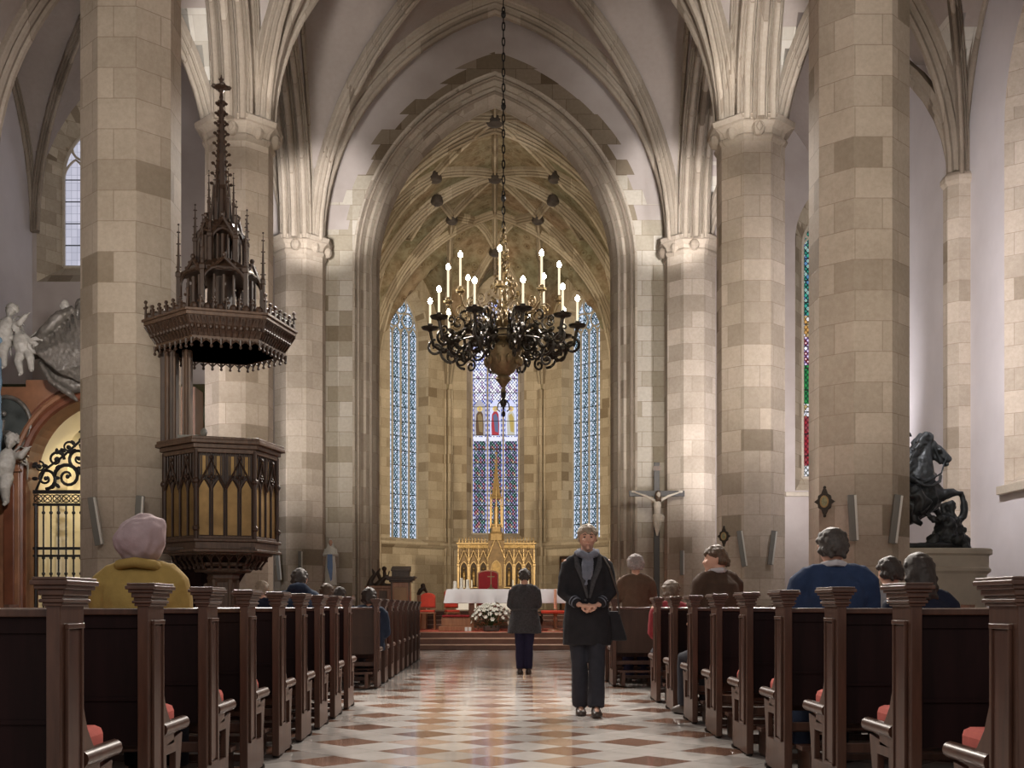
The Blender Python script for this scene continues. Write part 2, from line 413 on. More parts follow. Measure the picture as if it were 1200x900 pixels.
# ---- piers
def octagon(w):
    a = w/2; k = a*math.tan(PI/8)
    return [(k,-a),(a,-k),(a,k),(k,a),(-k,a),(-a,k),(-a,-k),(-k,-a)]
def pier(x, y, top, zbase=0.0, capital=True):
    mb = MB(); oc = octagon(PW)
    me = None
    mb.loft([[(x+px, y+py, z) for px, py in oc] for z in (zbase, top)])
    m2 = mb.mesh('stone_pillar'); fix_normals(m2)
    o = link('stone_pillar', m2, st_nave, uv=True); struct(o)
    # perimeter uv so the courses run round the pier
    uvl = m2.uv_layers[0]
    for p in m2.polygons:
        if abs(p.normal.z) > .5: continue
        k = round(math.atan2(p.normal.y, p.normal.x) / (PI/4)); h = V((-p.normal.y, p.normal.x))
        for li in p.loop_indices:
            c = m2.vertices[m2.loops[li].vertex_index].co
            uvl.data[li].uv = ((c.x-x)*h.x + (c.y-y)*h.y + k*.539 + x*1.7 + y*.9, c.z + .11*((x > 0)))
    b = MB()
    for z0, z1, w in ((0, .55, 1.62), (.55, .72, 1.5), (.72, .82, 1.40)):
        b.loft([[(x+px, y+py, z) for px, py in octagon(w)] for z in (z0, z1)])
    b.build('pillar_base', st_trim, o, uv=True)
    if capital:
        c = MB(); rings = []
        for z, w in ((-.42,1.31),(-.34,1.40),(-.30,1.40),(-.27,1.34),(-.16,1.40),(-.07,1.56),(-.05,1.66),(.05,1.70),(.09,1.62),(.13,1.40)):
            rings.append([(x+px, y+py, ZS+z) for px, py in octagon(w)])
        c.loft(rings)
        s = 1 if x > 0 else -1
        for (ax, ay) in ((-s*PW*.56, 0), (-s*.46, -.46), (0, -PW*.56)):      # carved leaf corbels on the capital
            c.ball((x+ax, y+ay, ZS-.2), (.14,.14,.16), 8, 6)
        c.build('pillar_capital', st_rib, o)
    return o
for y in (9.7, 16.8, 23.9): 
    for s in (-1, 1): pier(s*PX, y, ZS, 0.0)
for s in (-1, 1): pier(s*PX, 31.35, ZS, 0.0)

# ---- floor, platform
fl = MB(); fl.add([(-14,-4,0),(14,-4,0),(14,52,0),(-14,52,0)], [(0,1,2,3)]); struct(fl.build('floor', m_floor))
SX = 4.55
for k, (y0, z) in enumerate(((27.0,.13),(27.35,.27),(27.7,.41))):
    b = MB().box(-SX, SX, y0, YE+.7 if k == 2 else y0+.36, z-.14 if k else 0, z-.02)
    o = struct(b.build('altar_step', m_step, bevel=.006))
    MB().box(-SX, SX, y0-.025, y0+.35, z-.02, z).build('step_nosing', m_steptop, o, bevel=.006)
cp = MB().box(-SX, SX, 27.73, YE+.5, .39, .415); struct(cp.build('carpet', m_carpet))
for k, (y0, z) in enumerate(((31.9,.53),(32.25,.65),(32.6,.77),(32.95,.90))):
    b = MB().box(-3.2 if k < 3 else -4.95, 3.2 if k < 3 else 4.95, y0, y0+.4 if k < 3 else 50.2, z-.14, z-.01)
    o = struct(b.build('chancel_step', m_step, bevel=.006))
    MB().box(-3.2, 3.2, y0-.02, y0+.34, z-.012, z).build('step_nosing', m_steptop, o)

# ---- rib sweep
def rib_prof(w, d):
    h = [(-w/2, .06), (-w/2, -.22*d), (-.44*w, -.30*d), (-.34*w, -.22*d), (-.30*w, -.40*d), (-.36*w, -.52*d), (-.30*w, -.64*d), (-.19*w, -.52*d), (-.15*w, -.70*d), (-.20*w, -.86*d), (-.10*w, -d)]
    return h + [(-a, b) for a, b in reversed(h)]
def rib(mb, pts, w, d):
    pts = [V(p) for p in pts]
    # drop coincident points
    q = [pts[0]]
    for p in pts[1:]:
        if (p-q[-1]).length > .02: q.append(p)
    m = len(q); rings = []; prof = rib_prof(w, d)
    plan = V((q[-1].x-q[0].x, q[-1].y-q[0].y, 0)).normalized(); side = V((plan.y, -plan.x, 0))
    for i in range(m):
        t = (q[min(i+1, m-1)] - q[max(i-1, 0)]).normalized()
        up = side.cross(t).normalized()
        if i == 0 and up.z < 0 : pass
        rings.append((q[i], up, t))
    # 'up' must point away from the room: above the curve / outwards at the springing
    for p, up, t in rings:
        u = up if (up.dot(V((0,0,1))) > 1e-4 or (abs(up.z) <= 1e-4 and up.dot(plan) < 0)) else -up
        if abs(up.z) < .25:
            # near-vertical part: outwards = away from the arch centre (mid plan)
            mid = (q[0]+q[-1])/2; out = V((p.x-mid.x, p.y-mid.y, 0))
            if u.dot(out) < 0: u = -u
        rings[rings.index((p, up, t))] = [p + side*a + u*b for a, b in prof]
    mb.loft(rings, True)

def arch_pts(p0, p1, z0, h, n=28, ext=0.0):
    """pointed arch from plan point p0 to p1; ext prolongs the feet downward"""
    p0 = V(p0); p1 = V(p1); a = (p1-p0).length/2; pts = []
    if ext: pts.append((p0.x, p0.y, z0-ext))
    for i in range(n+1):
        th = i/n; t = -math.cos(PI*th)           # denser near the feet
        q = p0.lerp(p1, (t+1)/2); pts.append((q.x, q.y, z0 + arch_h(t, a, h)))
    if ext: pts.append((p1.x, p1.y, z0-ext))
    return pts

def groin(name, x0, x1, y0, y1, z0, h, m, n=28, hy=None):
    mb = MB(); vs = []; fs = []
    ts = [-math.cos(PI*i/n) for i in range(n+1)]
    ax, ay = (x1-x0)/2, (y1-y0)/2
    for j, ty in enumerate(ts):
        for i, tx in enumerate(ts):
            z = z0 + arch_h(min(abs(tx), abs(ty)), 1.0, 1.0*h/ (ax)) * ax
            vs.append(((x0+x1)/2 + ax*tx, (y0+y1)/2 + ay*ty, z))
    for j in range(n):
        for i in range(n):
            a = j*(n+1)+i; fs.append((a, a+n+1, a+n+2, a+1))
    mb.add(vs, fs); o = mb.build(name, m, normals=False, smooth=True, uv=True); return struct(o)

AX, HN = 5.05, 6.65
# nave vault: three bays seen, ribs, ridge
for i in range(4):
    groin('ceiling', -AX, AX, PY[i], PY[i+1], ZS, HN, m_navevault)
    mb = MB()
    n = 26
    y0, y1 = PY[i], PY[i+1]; ym = (y0+y1)/2
    dz = []
    ts = [-math.cos(PI*k/n) for k in range(n+1)]
    for sg in (-1, 1):
        pts = [(AX*t*.97, ym + sg*(y1-y0)/2*t*.97, ZS + arch_h(abs(t), 1.0, HN/AX)*AX) for t in ts]
        rib(mb, pts, .30, .34)
    mb.lathe([(.05,-.30),(.30,-.26),(.34,-.12),(.34,.0)], (0, ym, ZS+HN-.12), 12)
    struct(mb.build('vault_rib', st_rib))
for i, y in enumerate(PY):
    mb = MB(); yy = y if i < 4 else 31.2
    rib(mb, arch_pts((-AX+.02, yy), (AX-.02, yy), ZS, HN-.02, 36), .66, .42)
    struct(mb.build('transverse_arch', st_rib))
# strip of web between the last arch and the east wall
mb = MB(); n = 40; vs = []; fs = []
for y in (31.1, YE+.02):
    for i in range(n+1):
        t = -math.cos(PI*i/n); vs.append((AX*t, y, ZS+arch_h(t, AX, HN)))
for i in range(n): fs.append((i, n+1+i, n+2+i, i+1))
mb.add(vs, fs); struct(mb.build('ceiling', m_navevault, normals=False, smooth=True, uv=True))

# ---- arcade walls with pointed openings
def arcade(x_in, x_out, y0, y1, sgn):
    b = (y1-y0)/2 - PW/2; ym = (y0+y1)/2; hh = 4.7; n = 36; ztop = ZS+HN+.3
    ys = [y0] + [ym + b*(-math.cos(PI*k/n)) for k in range(n+1)] + [y1]
    zb = [ZS-.05] + [ZS + arch_h((y-ym)/b, b, hh) for y in ys[1:-1]] + [ZS-.05]
    vs = []; fs = []
    m = len(ys)
    for x in (x_in, x_out):
        for y, z in zip(ys, zb): vs.append((x, y, z)); vs.append((x, y, ztop))
    for i in range(m-1):
        a = 2*i; o = 2*m
        fs.append((a, a+2, a+3, a+1)); fs.append((o+a, o+a+1, o+a+3, o+a+2)); fs.append((a, o+a, o+a+2, a+2))
    mb = MB().add(vs, fs); struct(mb.build('arcade_wall', m_arcade, uv=True))
    r = MB()
    for xx, w in ((x_in + sgn*.05, .34), ((x_in+x_out)/2, .42), (x_out - sgn*.05, .3)):
        rib(r, arch_pts((xx, ym-b-.02), (xx, ym+b+.02), ZS-.05, hh, 30), w, .26 if w < .4 else .40)
    # wall rib under the vault web
    rib(r, [(x_in - sgn*.06, ym+(y1-y0)/2*t*.98, ZS+arch_h(abs(t), 1.0, HN/AX)*AX) for t in [-math.cos(PI*k/26) for k in range(27)]], .26, .22)
    struct(r.build('arcade_moulding', st_rib))
for i in range(4):
    y1 = PY[i+1] if i < 3 else 31.35
    for s in (-1, 1): arcade(s*5.0, s*5.62, PY[i], y1, s)

# ---- aisles
def wall_panel(mb, o, d, length, z0, z1, hole=None, depth=.5, splay=.25, nrm=None, n=16, reveal=None):
    """wall strip starting at plan point o along unit dir d; hole=(s0,s1,zsill,zspring,rise); reveal goes along nrm (outwards)"""
    o = V((o[0], o[1], 0)); d = V((d[0], d[1], 0)).normalized(); nrm = V((nrm[0], nrm[1], 0)).normalized()
    P3 = lambda s, z, k=0.: o + d*s + nrm*k + V((0,0,z))
    quad = lambda m, a, b, c, e: m.add([a, b, c, e], [(0,1,2,3)])
    if not hole:
        quad(mb, P3(0,z0), P3(length,z0), P3(length,z1), P3(0,z1)); return
    s0, s1, zs, zsp, rise = hole; sm = (s0+s1)/2; a = (s1-s0)/2
    quad(mb, P3(0,z0), P3(s0,z0), P3(s0,z1), P3(0,z1)); quad(mb, P3(s1,z0), P3(length,z0), P3(length,z1), P3(s1,z1))
    quad(mb, P3(s0,z0), P3(s1,z0), P3(s1,zs), P3(s0,zs))
    pts = [(sm - a*math.cos(PI*k/n), zsp + arch_h(math.cos(PI*k/n), a, rise)) for k in range(n+1)]
    for (sa, za), (sb, zb) in zip(pts, pts[1:]): quad(mb, P3(sa,za), P3(sb,zb), P3(sb,z1), P3(sa,z1))
    rv = reveal or mb; sc = (a-splay)/a
    out = [(s0, zs)] + pts + [(s1, zs)]
    inn = [(sm+(s-sm)*sc, (zs+splay*1.2 if z <= zs+1e-6 else zsp+(z-zsp)*sc)) for s, z in out]
    out.append(out[0]); inn.append(inn[0])
    for i in range(len(out)-1):
        quad(rv, P3(*out[i]), P3(*out[i+1]), P3(*inn[i+1], depth), P3(*inn[i], depth))
    return [P3(s, z, depth) for s, z in inn[:-1]]

def aisle(xi, xo, s):
    xa, xb = min(xi, xo), max(xi, xo); ZA, HA = 9.9, 5.1
    side = 'left' if s < 0 else 'right'
    for i in range(4):
        y0, y1 = PY[i], (PY[i+1] if i < 3 else YE)
        if s < 0 and i == 3: xa, ZA, HA, y1, y0 = -12.85, 11.4, 5.4, YE, 24.2
        groin('ceiling', xa, xb, y0, y1, ZA, HA, m_navevault, 20)
        r = MB(); ts = [-math.cos(PI*k/22) for k in range(23)]; ax = (xb-xa)/2
        for sg in (-1, 1):
            rib(r, [((xa+xb)/2+ax*t*.97, (y0+y1)/2+sg*(y1-y0)/2*t*.97, ZA+arch_h(abs(t), 1., HA/ax)*ax) for t in ts], .24, .3)
        rib(r, arch_pts((xa if not (s < 0 and i == 3) else -10.7, y0 if i < 3 else 23.9), (xb, y0 if i < 3 else 23.9), 9.9, 5.1, 22), .5, .36)
        xw = xo - s*.08 if not (s < 0 and i == 3) else -12.8
        rib(r, arch_pts((xw, y0), (xw, y1), ZA, HA-.05, 22), .26, .2)
        r.lathe([(.04,-.3),(.22,-.24),(.26,-.1),(.26,0)], ((xa+xb)/2, (y0+y1)/2, ZA+HA-.1), 12)
        struct(r.build('vault_rib', st_rib))
        # upper infill above aisle springing on arcade side handled by arcade wall
    # wall shafts
    for y in PY[:4] + [31.75]:
        if s < 0 and y > 31: continue
        c = MB(); w = .62 if s < 0 else .62
        c.lathe([(w/2, 0), (w/2, ZA)], (xo - s*.12, y, 0), 8, PI/8)
        c.lathe([(w/2+.0, ZA-.2), (w/2+.06, ZA-.12), (w/2+.06, ZA-.02), (w/2, ZA+.06)], (xo-s*.12, y, 0), 8, PI/8)
        struct(c.build('wall_shaft', st_nave, uv=True))
aisle(-5.62, XL, -1); aisle(5.62, XR, 1)

m_daylight = None
def glass_plain():
    t = NT('leaded clear glass'); tc = t.node('ShaderNodeTexCoord')
    b = t.node('ShaderNodeTexBrick'); b.offset = 0; b.inputs['Scale'].default_value = 1
    b.inputs['Brick Width'].default_value = .16; b.inputs['Row Height'].default_value = .22; b.inputs['Mortar Size'].default_value = .006
    b.inputs['Color1'].default_value = (.50,.50,.60,1); b.inputs['Color2'].default_value = (.62,.61,.72,1); b.inputs['Mortar'].default_value = (.3,.3,.36,1)
    t.ln(tc.outputs['UV'], b.inputs['Vector'])
    e = t.node('ShaderNodeEmission'); t.ln(b.outputs['Color'], e.inputs[0]); e.inputs[1].default_value = .55
    t.ln(e.outputs[0], t.out.inputs[0]); return t.m
g_plain = glass_plain()

def stained(name, palette, lead=.02, cell=.13, strength=1.2, border=(.1,.2,.9), vor=True, width=.4):
    """lattice of small coloured quarries with black leading, lit from outside"""
    t = NT(name); tc = t.node('ShaderNodeTexCoord'); sx = t.node('ShaderNodeSeparateXYZ'); t.ln(tc.outputs['UV'], sx.inputs[0])
    u = t.math('DIVIDE', sx.outputs[0], cell); v = t.math('DIVIDE', sx.outputs[1], cell*1.0)
    a = t.math('ADD', u, v); b = t.math('SUBTRACT', u, v)
    ia = t.math('FLOOR', a); ib = t.math('FLOOR', b)
    fa = t.math('ABSOLUTE', t.math('SUBTRACT', t.math('FRACT', a), .5)); fb = t.math('ABSOLUTE', t.math('SUBTRACT', t.math('FRACT', b), .5))
    edge = t.math('GREATER_THAN', t.math('MAXIMUM', fa, fb), .5-lead/cell*1.4)
    dot = t.math('LESS_THAN', t.math('ADD', t.math('MULTIPLY', fa, fa), t.math('MULTIPLY', fb, fb)), .030)
    cmb = t.node('ShaderNodeCombineXYZ'); t.ln(t.math('ABSOLUTE', ia), cmb.inputs[0]); t.ln(t.math('ABSOLUTE', ib), cmb.inputs[1])
    wn = t.node('ShaderNodeTexWhiteNoise', noise_dimensions='2D'); t.ln(cmb.outputs[0], wn.inputs['Vector'])
    k = len(palette); c = t.ramp(wn.outputs['Value'], [(i/k, p) for i, p in enumerate(palette)], 'CONSTANT')
    wn2 = t.node('ShaderNodeTexWhiteNoise', noise_dimensions='3D'); cm2 = t.node('ShaderNodeCombineXYZ'); t.ln(ia, cm2.inputs[0]); t.ln(ib, cm2.inputs[1]); cm2.inputs[2].default_value = 4.
    t.ln(cm2.outputs[0], wn2.inputs['Vector'])
    c2 = t.ramp(wn2.outputs['Value'], [(i/k, p) for i, p in enumerate(reversed(palette))], 'CONSTANT')
    c = t.mix(dot, c, c2); c = t.mix(edge, c, (.005,.006,.008))
    # horizontal saddle bars
    fr = t.math('FRACT', t.math('DIVIDE', sx.outputs[1], .62)); bar = t.math('LESS_THAN', fr, .055)
    c = t.mix(bar, c, (.003,.003,.004))
    e = t.node('ShaderNodeEmission'); t.ln(c, e.inputs[0]); e.inputs[1].default_value = strength
    t.ln(e.outputs[0], t.out.inputs[0]); return t.m
g_side = stained('patterned glass', [(.50,.60,.72),(.10,.17,.24),(.62,.68,.80),(.06,.12,.14),(.22,.34,.42),(.72,.70,.74)], .018, .15, .85)
g_green = stained('green patterned glass', [(.03,.14,.08),(.25,.10,.06),(.05,.10,.22),(.10,.26,.16),(.55,.42,.16),(.3,.34,.42)], .018, .13, .9)
g_blue = stained('blue white glass', [(.60,.66,.92),(.85,.85,.98),(.16,.20,.60),(.80,.78,.92),(.10,.12,.40),(.5,.42,.6)], .014, .17, 1.25)
def bands(name, base_palette, zones, cell=.13, strength=1.0, border=None):
    """patterned glass whose colour family changes with height: zones = [(v, (palette))]"""
    t = NT(name); tc = t.node('ShaderNodeTexCoord'); sx = t.node('ShaderNodeSeparateXYZ'); t.ln(tc.outputs['UV'], sx.inputs[0])
    u, v = sx.outputs[0], sx.outputs[1]
    U = t.math('DIVIDE', u, cell); VV = t.math('DIVIDE', v, cell*1.25)
    a = t.math('ADD', U, VV); b = t.math('SUBTRACT', U, VV); ia, ib = t.math('FLOOR', a), t.math('FLOOR', b)
    fa = t.math('ABSOLUTE', t.math('SUBTRACT', t.math('FRACT', a), .5)); fb = t.math('ABSOLUTE', t.math('SUBTRACT', t.math('FRACT', b), .5))
    edge = t.math('GREATER_THAN', t.math('MAXIMUM', fa, fb), .40); dot = t.math('LESS_THAN', t.math('ADD', t.math('MULTIPLY', fa, fa), t.math('MULTIPLY', fb, fb)), .035)
    cmb = t.node('ShaderNodeCombineXYZ'); t.ln(t.math('MODULO', t.math('ABSOLUTE', t.math('SUBTRACT', ia, ib)), 7.), cmb.inputs[0]); t.ln(t.math('MODULO', t.math('ABSOLUTE', ia), 3.), cmb.inputs[1])
    wn = t.node('ShaderNodeTexWhiteNoise', noise_dimensions='2D'); t.ln(cmb.outputs[0], wn.inputs['Vector'])
    c = None
    for v0, pal in zones:
        k = len(pal); pc = t.ramp(wn.outputs['Value'], [(i/k, p) for i, p in enumerate(pal)], 'CONSTANT'); pd = t.mix(dot, pc, pal[0])
        c = pd if c is None else t.mix(t.math('GREATER_THAN', v, v0), c, pd)
    c = t.mix(edge, c, (.006,.007,.010))
    if border:
        half, lights, bc1, bc2 = border; st = 2*half/lights; fr = t.math('ABSOLUTE', t.math('SUBTRACT', t.math('FRACT', t.math('DIVIDE', t.math('ADD', u, half), st)), .5))
        bb = t.math('GREATER_THAN', fr, .38); ck = t.math('GREATER_THAN', t.math('FRACT', t.math('DIVIDE', v, .22)), .5); c = t.mix(bb, c, t.mix(ck, bc1, bc2))
        bl = t.math('MULTIPLY', t.math('GREATER_THAN', fr, .36), t.math('LESS_THAN', fr, .385)); c = t.mix(bl, c, (.004,.004,.006))
    bar = t.math('LESS_THAN', t.math('FRACT', t.math('DIVIDE', v, .62)), .05); c = t.mix(bar, c, (.003,.003,.004))
    e = t.node('ShaderNodeEmission'); t.ln(c, e.inputs[0]); e.inputs[1].default_value = strength; t.ln(e.outputs[0], t.out.inputs[0]); return t.m
W_, LB, BL, GR, RD, GD, PU = (.85,.85,.95), (.55,.60,.88), (.10,.13,.48), (.05,.15,.10), (.26,.05,.06), (.42,.30,.14), (.30,.18,.38)
g_blue = bands('apse centre glass', None, [(0, ((.36,.38,.46),GR,RD,(.03,.08,.06),(.08,.12,.20),GD,(.14,.10,.20))), (4.25, (LB,W_,BL,W_)), (5.9, (W_,LB,W_,W_,PU)), (7.2,(W_,LB,W_,BL,LB))], .13, .8, (1.03, 3, (.72,.76,.98), (.16,.20,.62)))
g_green = bands('aisle end glass', None, [(0, (W_,(.5,.5,.5))), (.35, (RD,(.30,.02,.03),RD)), (1.75, (GD,W_)), (2.1, ((.03,.22,.06),(.02,.14,.05),(.03,.22,.06))), (3.2, (W_,PU,RD)), (4.0,(GD,(.5,.25,.06),W_)), (4.6,((.04,.28,.22),(.10,.18,.40),(.02,.10,.08),(.30,.42,.40)))], .12, .7)
g_side = bands('apse side glass', None, [(0, ((.60,.66,.80),(.16,.26,.36),(.07,.12,.14),(.34,.44,.52))), (.0, ((.60,.66,.80),(.16,.26,.36),(.07,.12,.14),(.34,.44,.52)))], .14, .72, (.92, 4, (.66,.72,.86), (.34,.44,.56)))
def gcol(name, c, s=1.0): return emit(name, c, s)

def window(wname, o, d, nrm, length, z0, z1, hole, lights, glass, wall_mb, reveal_mb, depth=.5, splay=.22, trac=True, bars=True, label=None):
    pts = wall_panel(wall_mb, o, d, length, z0, z1, hole, depth, splay, nrm, 20, reveal_mb)
    o3 = V((o[0], o[1], 0)); d3 = V((d[0], d[1], 0)).normalized(); n3 = V((nrm[0], nrm[1], 0)).normalized()
    s0, s1, zs, zsp, rise = hole; sm = (s0+s1)/2; a = (s1-s0)/2 - splay; zb = zs + splay*1.2; rise2 = rise*a/((s1-s0)/2)
    P3 = lambda s, z, k=0.: o3 + d3*(sm+s) + n3*(depth+k) + V((0,0,z))
    me = bpy.data.meshes.new('pane'); vs = [P3(*((V(p)-o3-n3*depth).dot(d3)-sm, p.z), .06) for p in pts]
    me.from_pydata(vs, [], [tuple(range(len(vs)))]); me.update()
    uv = me.uv_layers.new(name='UVMap')
    for li, l in enumerate(me.loops):
        c = me.vertices[l.vertex_index].co; uv.data[li].uv = ((c-o3).dot(d3)-sm, c.z-zb)
    w = link(wname, me, glass); struct(w)
    fr = MB(); step = 2*a/lights
    ztr = zsp - .1
    for k in range(1, lights):
        s = -a + k*step
        fr.tube([P3(s, zb, -.02), P3(s, ztr+.3, -.02)], .045, 6)
    fr.tube([V(p) - n3*.03 for p in pts] + [V(pts[0])-n3*.03], .05, 6)
    if trac:
        for k in range(lights):            # cusped light heads
            sc = -a + (k+.5)*step; q = [(sc - step/2*math.cos(PI*j/10), ztr + arch_h(math.cos(PI*j/10), step/2, step*.9)) for j in range(11)]
            fr.tube([P3(s, z, -.02) for s, z in q], .035, 5)
        def circ(cs, cz, r):
            fr.tube([P3(cs + r*math.cos(2*PI*j/16), cz + r*math.sin(2*PI*j/16), -.02) for j in range(17)], .038, 5)
        r1 = a*.34; circ(-a*.42, ztr+step+r1*.75, r1); circ(a*.42, ztr+step+r1*.75, r1); circ(0, ztr+step+r1*2.6, r1*1.05)
    struct(fr.build('window_tracery', st_trim, w)) 
    if bars:
        b = MB(); z = zb+.62
        while z < zsp:
            b.box(-a, a, -.012, .012, z-.012, z+.012); z += .62
        M = Matrix.Translation(o3 + d3*sm + n3*(depth-.0)) @ Matrix((( d3.x, n3.x, 0, 0), (d3.y, n3.y, 0, 0), (0, 0, 1, 0), (0,0,0,1)))
        b.xf(M); struct(b.build('window_bars', m_iron, w))
    return w, P3, a, zb

# east end walls of the aisles and outer walls
wm = MB(); rv = MB()
XC = -12.85
wall_panel(wm, (-8.9, YE), (1,0), 8.9-3.96, 0, 17.9, None, nrm=(0,1))
window('window_3', (XC, YE), (1,0), (0,1), -8.9-XC, 0, 17.9, (.12, 3.1, 10.05, 13.2, 2.2), 3, g_plain, wm, rv, .7, .5)
# right: from the chancel arch to the outer wall, with the tall stained window
wall_panel(wm, (3.96, YE), (1,0), 1.2, 0, 17.9, None, nrm=(0,1))
wR, PR, aR, zbR = window('window_1', (5.16, YE), (1,0), (0,1), XR-5.16, 0, 17.9, (3.18, 4.58, 4.25, 11.2, 1.5), 2, g_green, wm, rv, .55, .34)
# wall above / around the chancel arch
n = 48; a0, h0 = 3.96, 5.4; Z0 = 10.5
vs = []; fs = []
for k in range(n+1):
    x = -a0*math.cos(PI*k/n); vs += [(x, YE, Z0+arch_h(x/a0, a0, h0)), (x, YE, 17.9)]
for k in range(n): fs.append((2*k, 2*k+2, 2*k+3, 2*k+1))
wm.add(vs, fs)
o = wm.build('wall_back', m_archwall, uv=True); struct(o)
struct(rv.build('window_reveal', st_wall, uv=True))
# sill slab under right window
struct(MB().box(5.16+2.9, XR, YE-.1, YE+.05, 4.08, 4.2).build('window_sill', st_trim, bevel=.01))

# chancel arch mouldings: stepped jamb
def loop_jamb(a, h, y):
    pts = [(-a, y, .0)]
    for k in range(37):
        x = -a*math.cos(PI*k/36); pts.append((x, y, Z0+arch_h(x/a, a, h)))
    pts.append((a, y, .0)); return pts
steps = [(3.96,5.42,32.0),(3.90,5.36,32.02),(3.86,5.30,32.12),(3.74,5.20,32.12),(3.68,5.12,32.26),(3.60,5.06,32.22),(3.52,4.99,32.36),(3.44,4.92,32.36),(3.36,4.84,32.52),(3.34,4.80,32.62),(3.30,4.78,32.95)]
jm = MB(); jm.loft([loop_jamb(*s) for s in steps], cap=False, closed=False)
struct(jm.build('chancel_arch', st_trim, uv=True, smooth=True))
for a_, h_, y_, r_ in ((3.80,5.26,32.10,.055),(3.48,4.96,32.34,.05)):
    struct(MB().tube(loop_jamb(a_, h_, y_), r_, 8).build('arch_roll_moulding', st_rib, smooth=True))
# back of that wall (chancel side)
mb = MB(); vs = []; fs = []
for k in range(n+1):
    x = -3.30*math.cos(PI*k/n); vs += [(x, 32.95, Z0+arch_h(x/3.30, 3.30, 4.78)), (x, 32.95, 17.9)]
for k in range(n): fs.append((2*k, 2*k+2, 2*k+3, 2*k+1))
mb.add(vs, fs)
for s in (-1, 1): mb.add([(s*3.3,32.95,0),(s*5.1,32.95,0),(s*5.1,32.95,17.9),(s*3.3,32.95,17.9)], [(0,1,2,3)])
struct(mb.build('wall_chancel', st_apse, uv=True))

# outer aisle walls (right with tall niche window between piers 1 and 2; left with high window)
wm = MB(); rv = MB()
for y0, y1 in ((2.6,16.8),(23.9,YE)): wall_panel(wm, (XR, y0), (0,1), y1-y0, 0, 16, None, nrm=(1,0))
window('window_2', (XR, 16.8), (0,1), (1,0), 7.1, 0, 16, (1.4, 5.25, 3.3, 10.2, 2.6), 3, g_plain, wm, rv, .9, .7)
struct(wm.build('wall_right', plaster, uv=True)); struct(rv.build('window_reveal', st_nave, uv=True))
struct(MB().box(XR-.14, XR+.02, 18.15, 22.1, 3.16, 3.32).build('window_sill', st_trim, bevel=.01))
wm = MB(); rv = MB()
wall_panel(wm, (XL, 2.6), (0,1), 21.3, 0, 16, None, nrm=(-1,0))
wm.add([(XL,24.25,0),(XC,24.25,0),(XC,24.25,18),(XL,24.25,18)], [(0,1,2,3)]); wm.add([(XC,24.25,0),(XC,YE,0),(XC,YE,18),(XC,24.25,18)], [(0,1,2,3)])
wall_panel(wm, (XL, 23.9), (0,1), .35, 0, 16, None, nrm=(-1,0))
struct(wm.build('wall_left', plaster, uv=True)); struct(rv.build('window_reveal', st_wall, uv=True))

# ---- chancel and apse
ZC, HCV, AC = 10.0, 6.5, 4.95
YA = 45.05
corners = [(-AC, YA-2.05+2.05), (-AC, 47.1), (-2.05, 50.0), (2.05, 50.0), (AC, 47.1)]
def cz(x, y):
    """height of the chancel vault over plan point"""
    if y <= YA:
        t = abs(x)/AC; bay = (y-32.95)/ (YA-32.95)*3; u = abs((bay % 1.0)*2-1)
        return ZC + max(arch_h(t, 1, HCV/AC)*AC, .80*arch_h(u, 1, HCV/AC)*AC)
    best = 0; dirs = [0, 45, 90, 135, 180]; who = 0
    for dg in dirs:
        nx, ny = math.cos(math.radians(dg)), math.sin(math.radians(dg)); d = (x*nx + (y-YA)*ny)/AC
        if d > best: best = d; who = dg
    t = min(1, best)
    nx, ny = math.cos(math.radians(who)), math.sin(math.radians(who)); s = abs(-ny*x + nx*(y-YA)); wv = 2.05*max(t, 1e-3)
    u = min(1, s/wv)
    return ZC + max(arch_h(t, 1, HCV/AC)*AC, .84*arch_h(u, 1, HCV/AC)*AC if t > .0 else 0)
mb = MB(); nx_, ny_ = 60, 110; vs = []; fs = []
xs = [-AC*math.cos(PI*i/nx_) for i in range(nx_+1)]
for j in range(73):
    y = 32.95 + (YA-32.95)*j/72
    for x in xs: vs.append((x, y, cz(x, y)))
for j in range(72):
    for i in range(nx_): a = j*(nx_+1)+i; fs.append((a, a+nx_+1, a+nx_+2, a+1))
mb.add(vs, fs)
# apse part, polar in octagon facets
vs = []; fs = []; nr = 26; cols = []
K = [(AC,YA-2.05+2.05)]
oct_pts = []
for k in range(-1, 5):
    ang = math.radians(22.5 + 45*k); Rr = AC/math.cos(PI/8); oct_pts.append((Rr*math.cos(ang), YA+Rr*math.sin(ang)))
# clip first and last facet at y=YA
for k in range(5):
    p, q = V(oct_pts[k]), V(oct_pts[k+1]); m = 16
    for i in range(m + (1 if k == 4 else 0)):
        e = p.lerp(q, i/m)
        if k == 0 and e.y < YA: continue
        if k == 4 and e.y < YA: continue
        cols.append(e)
for c in cols:
    for r in range(nr+1):
        f_ = math.sin(PI/2*r/nr) if r else 0.002
        x, y = c.x*f_, YA+(c.y-YA)*f_; vs.append((x, y, cz(x, y)))
for k in range(len(cols)-1):
    for r in range(nr): a = k*(nr+1)+r; fs.append((a, a+1, a+nr+2, a+nr+1))
mb.add(vs, fs); struct(mb.build('ceiling', painted, normals=False, smooth=True))
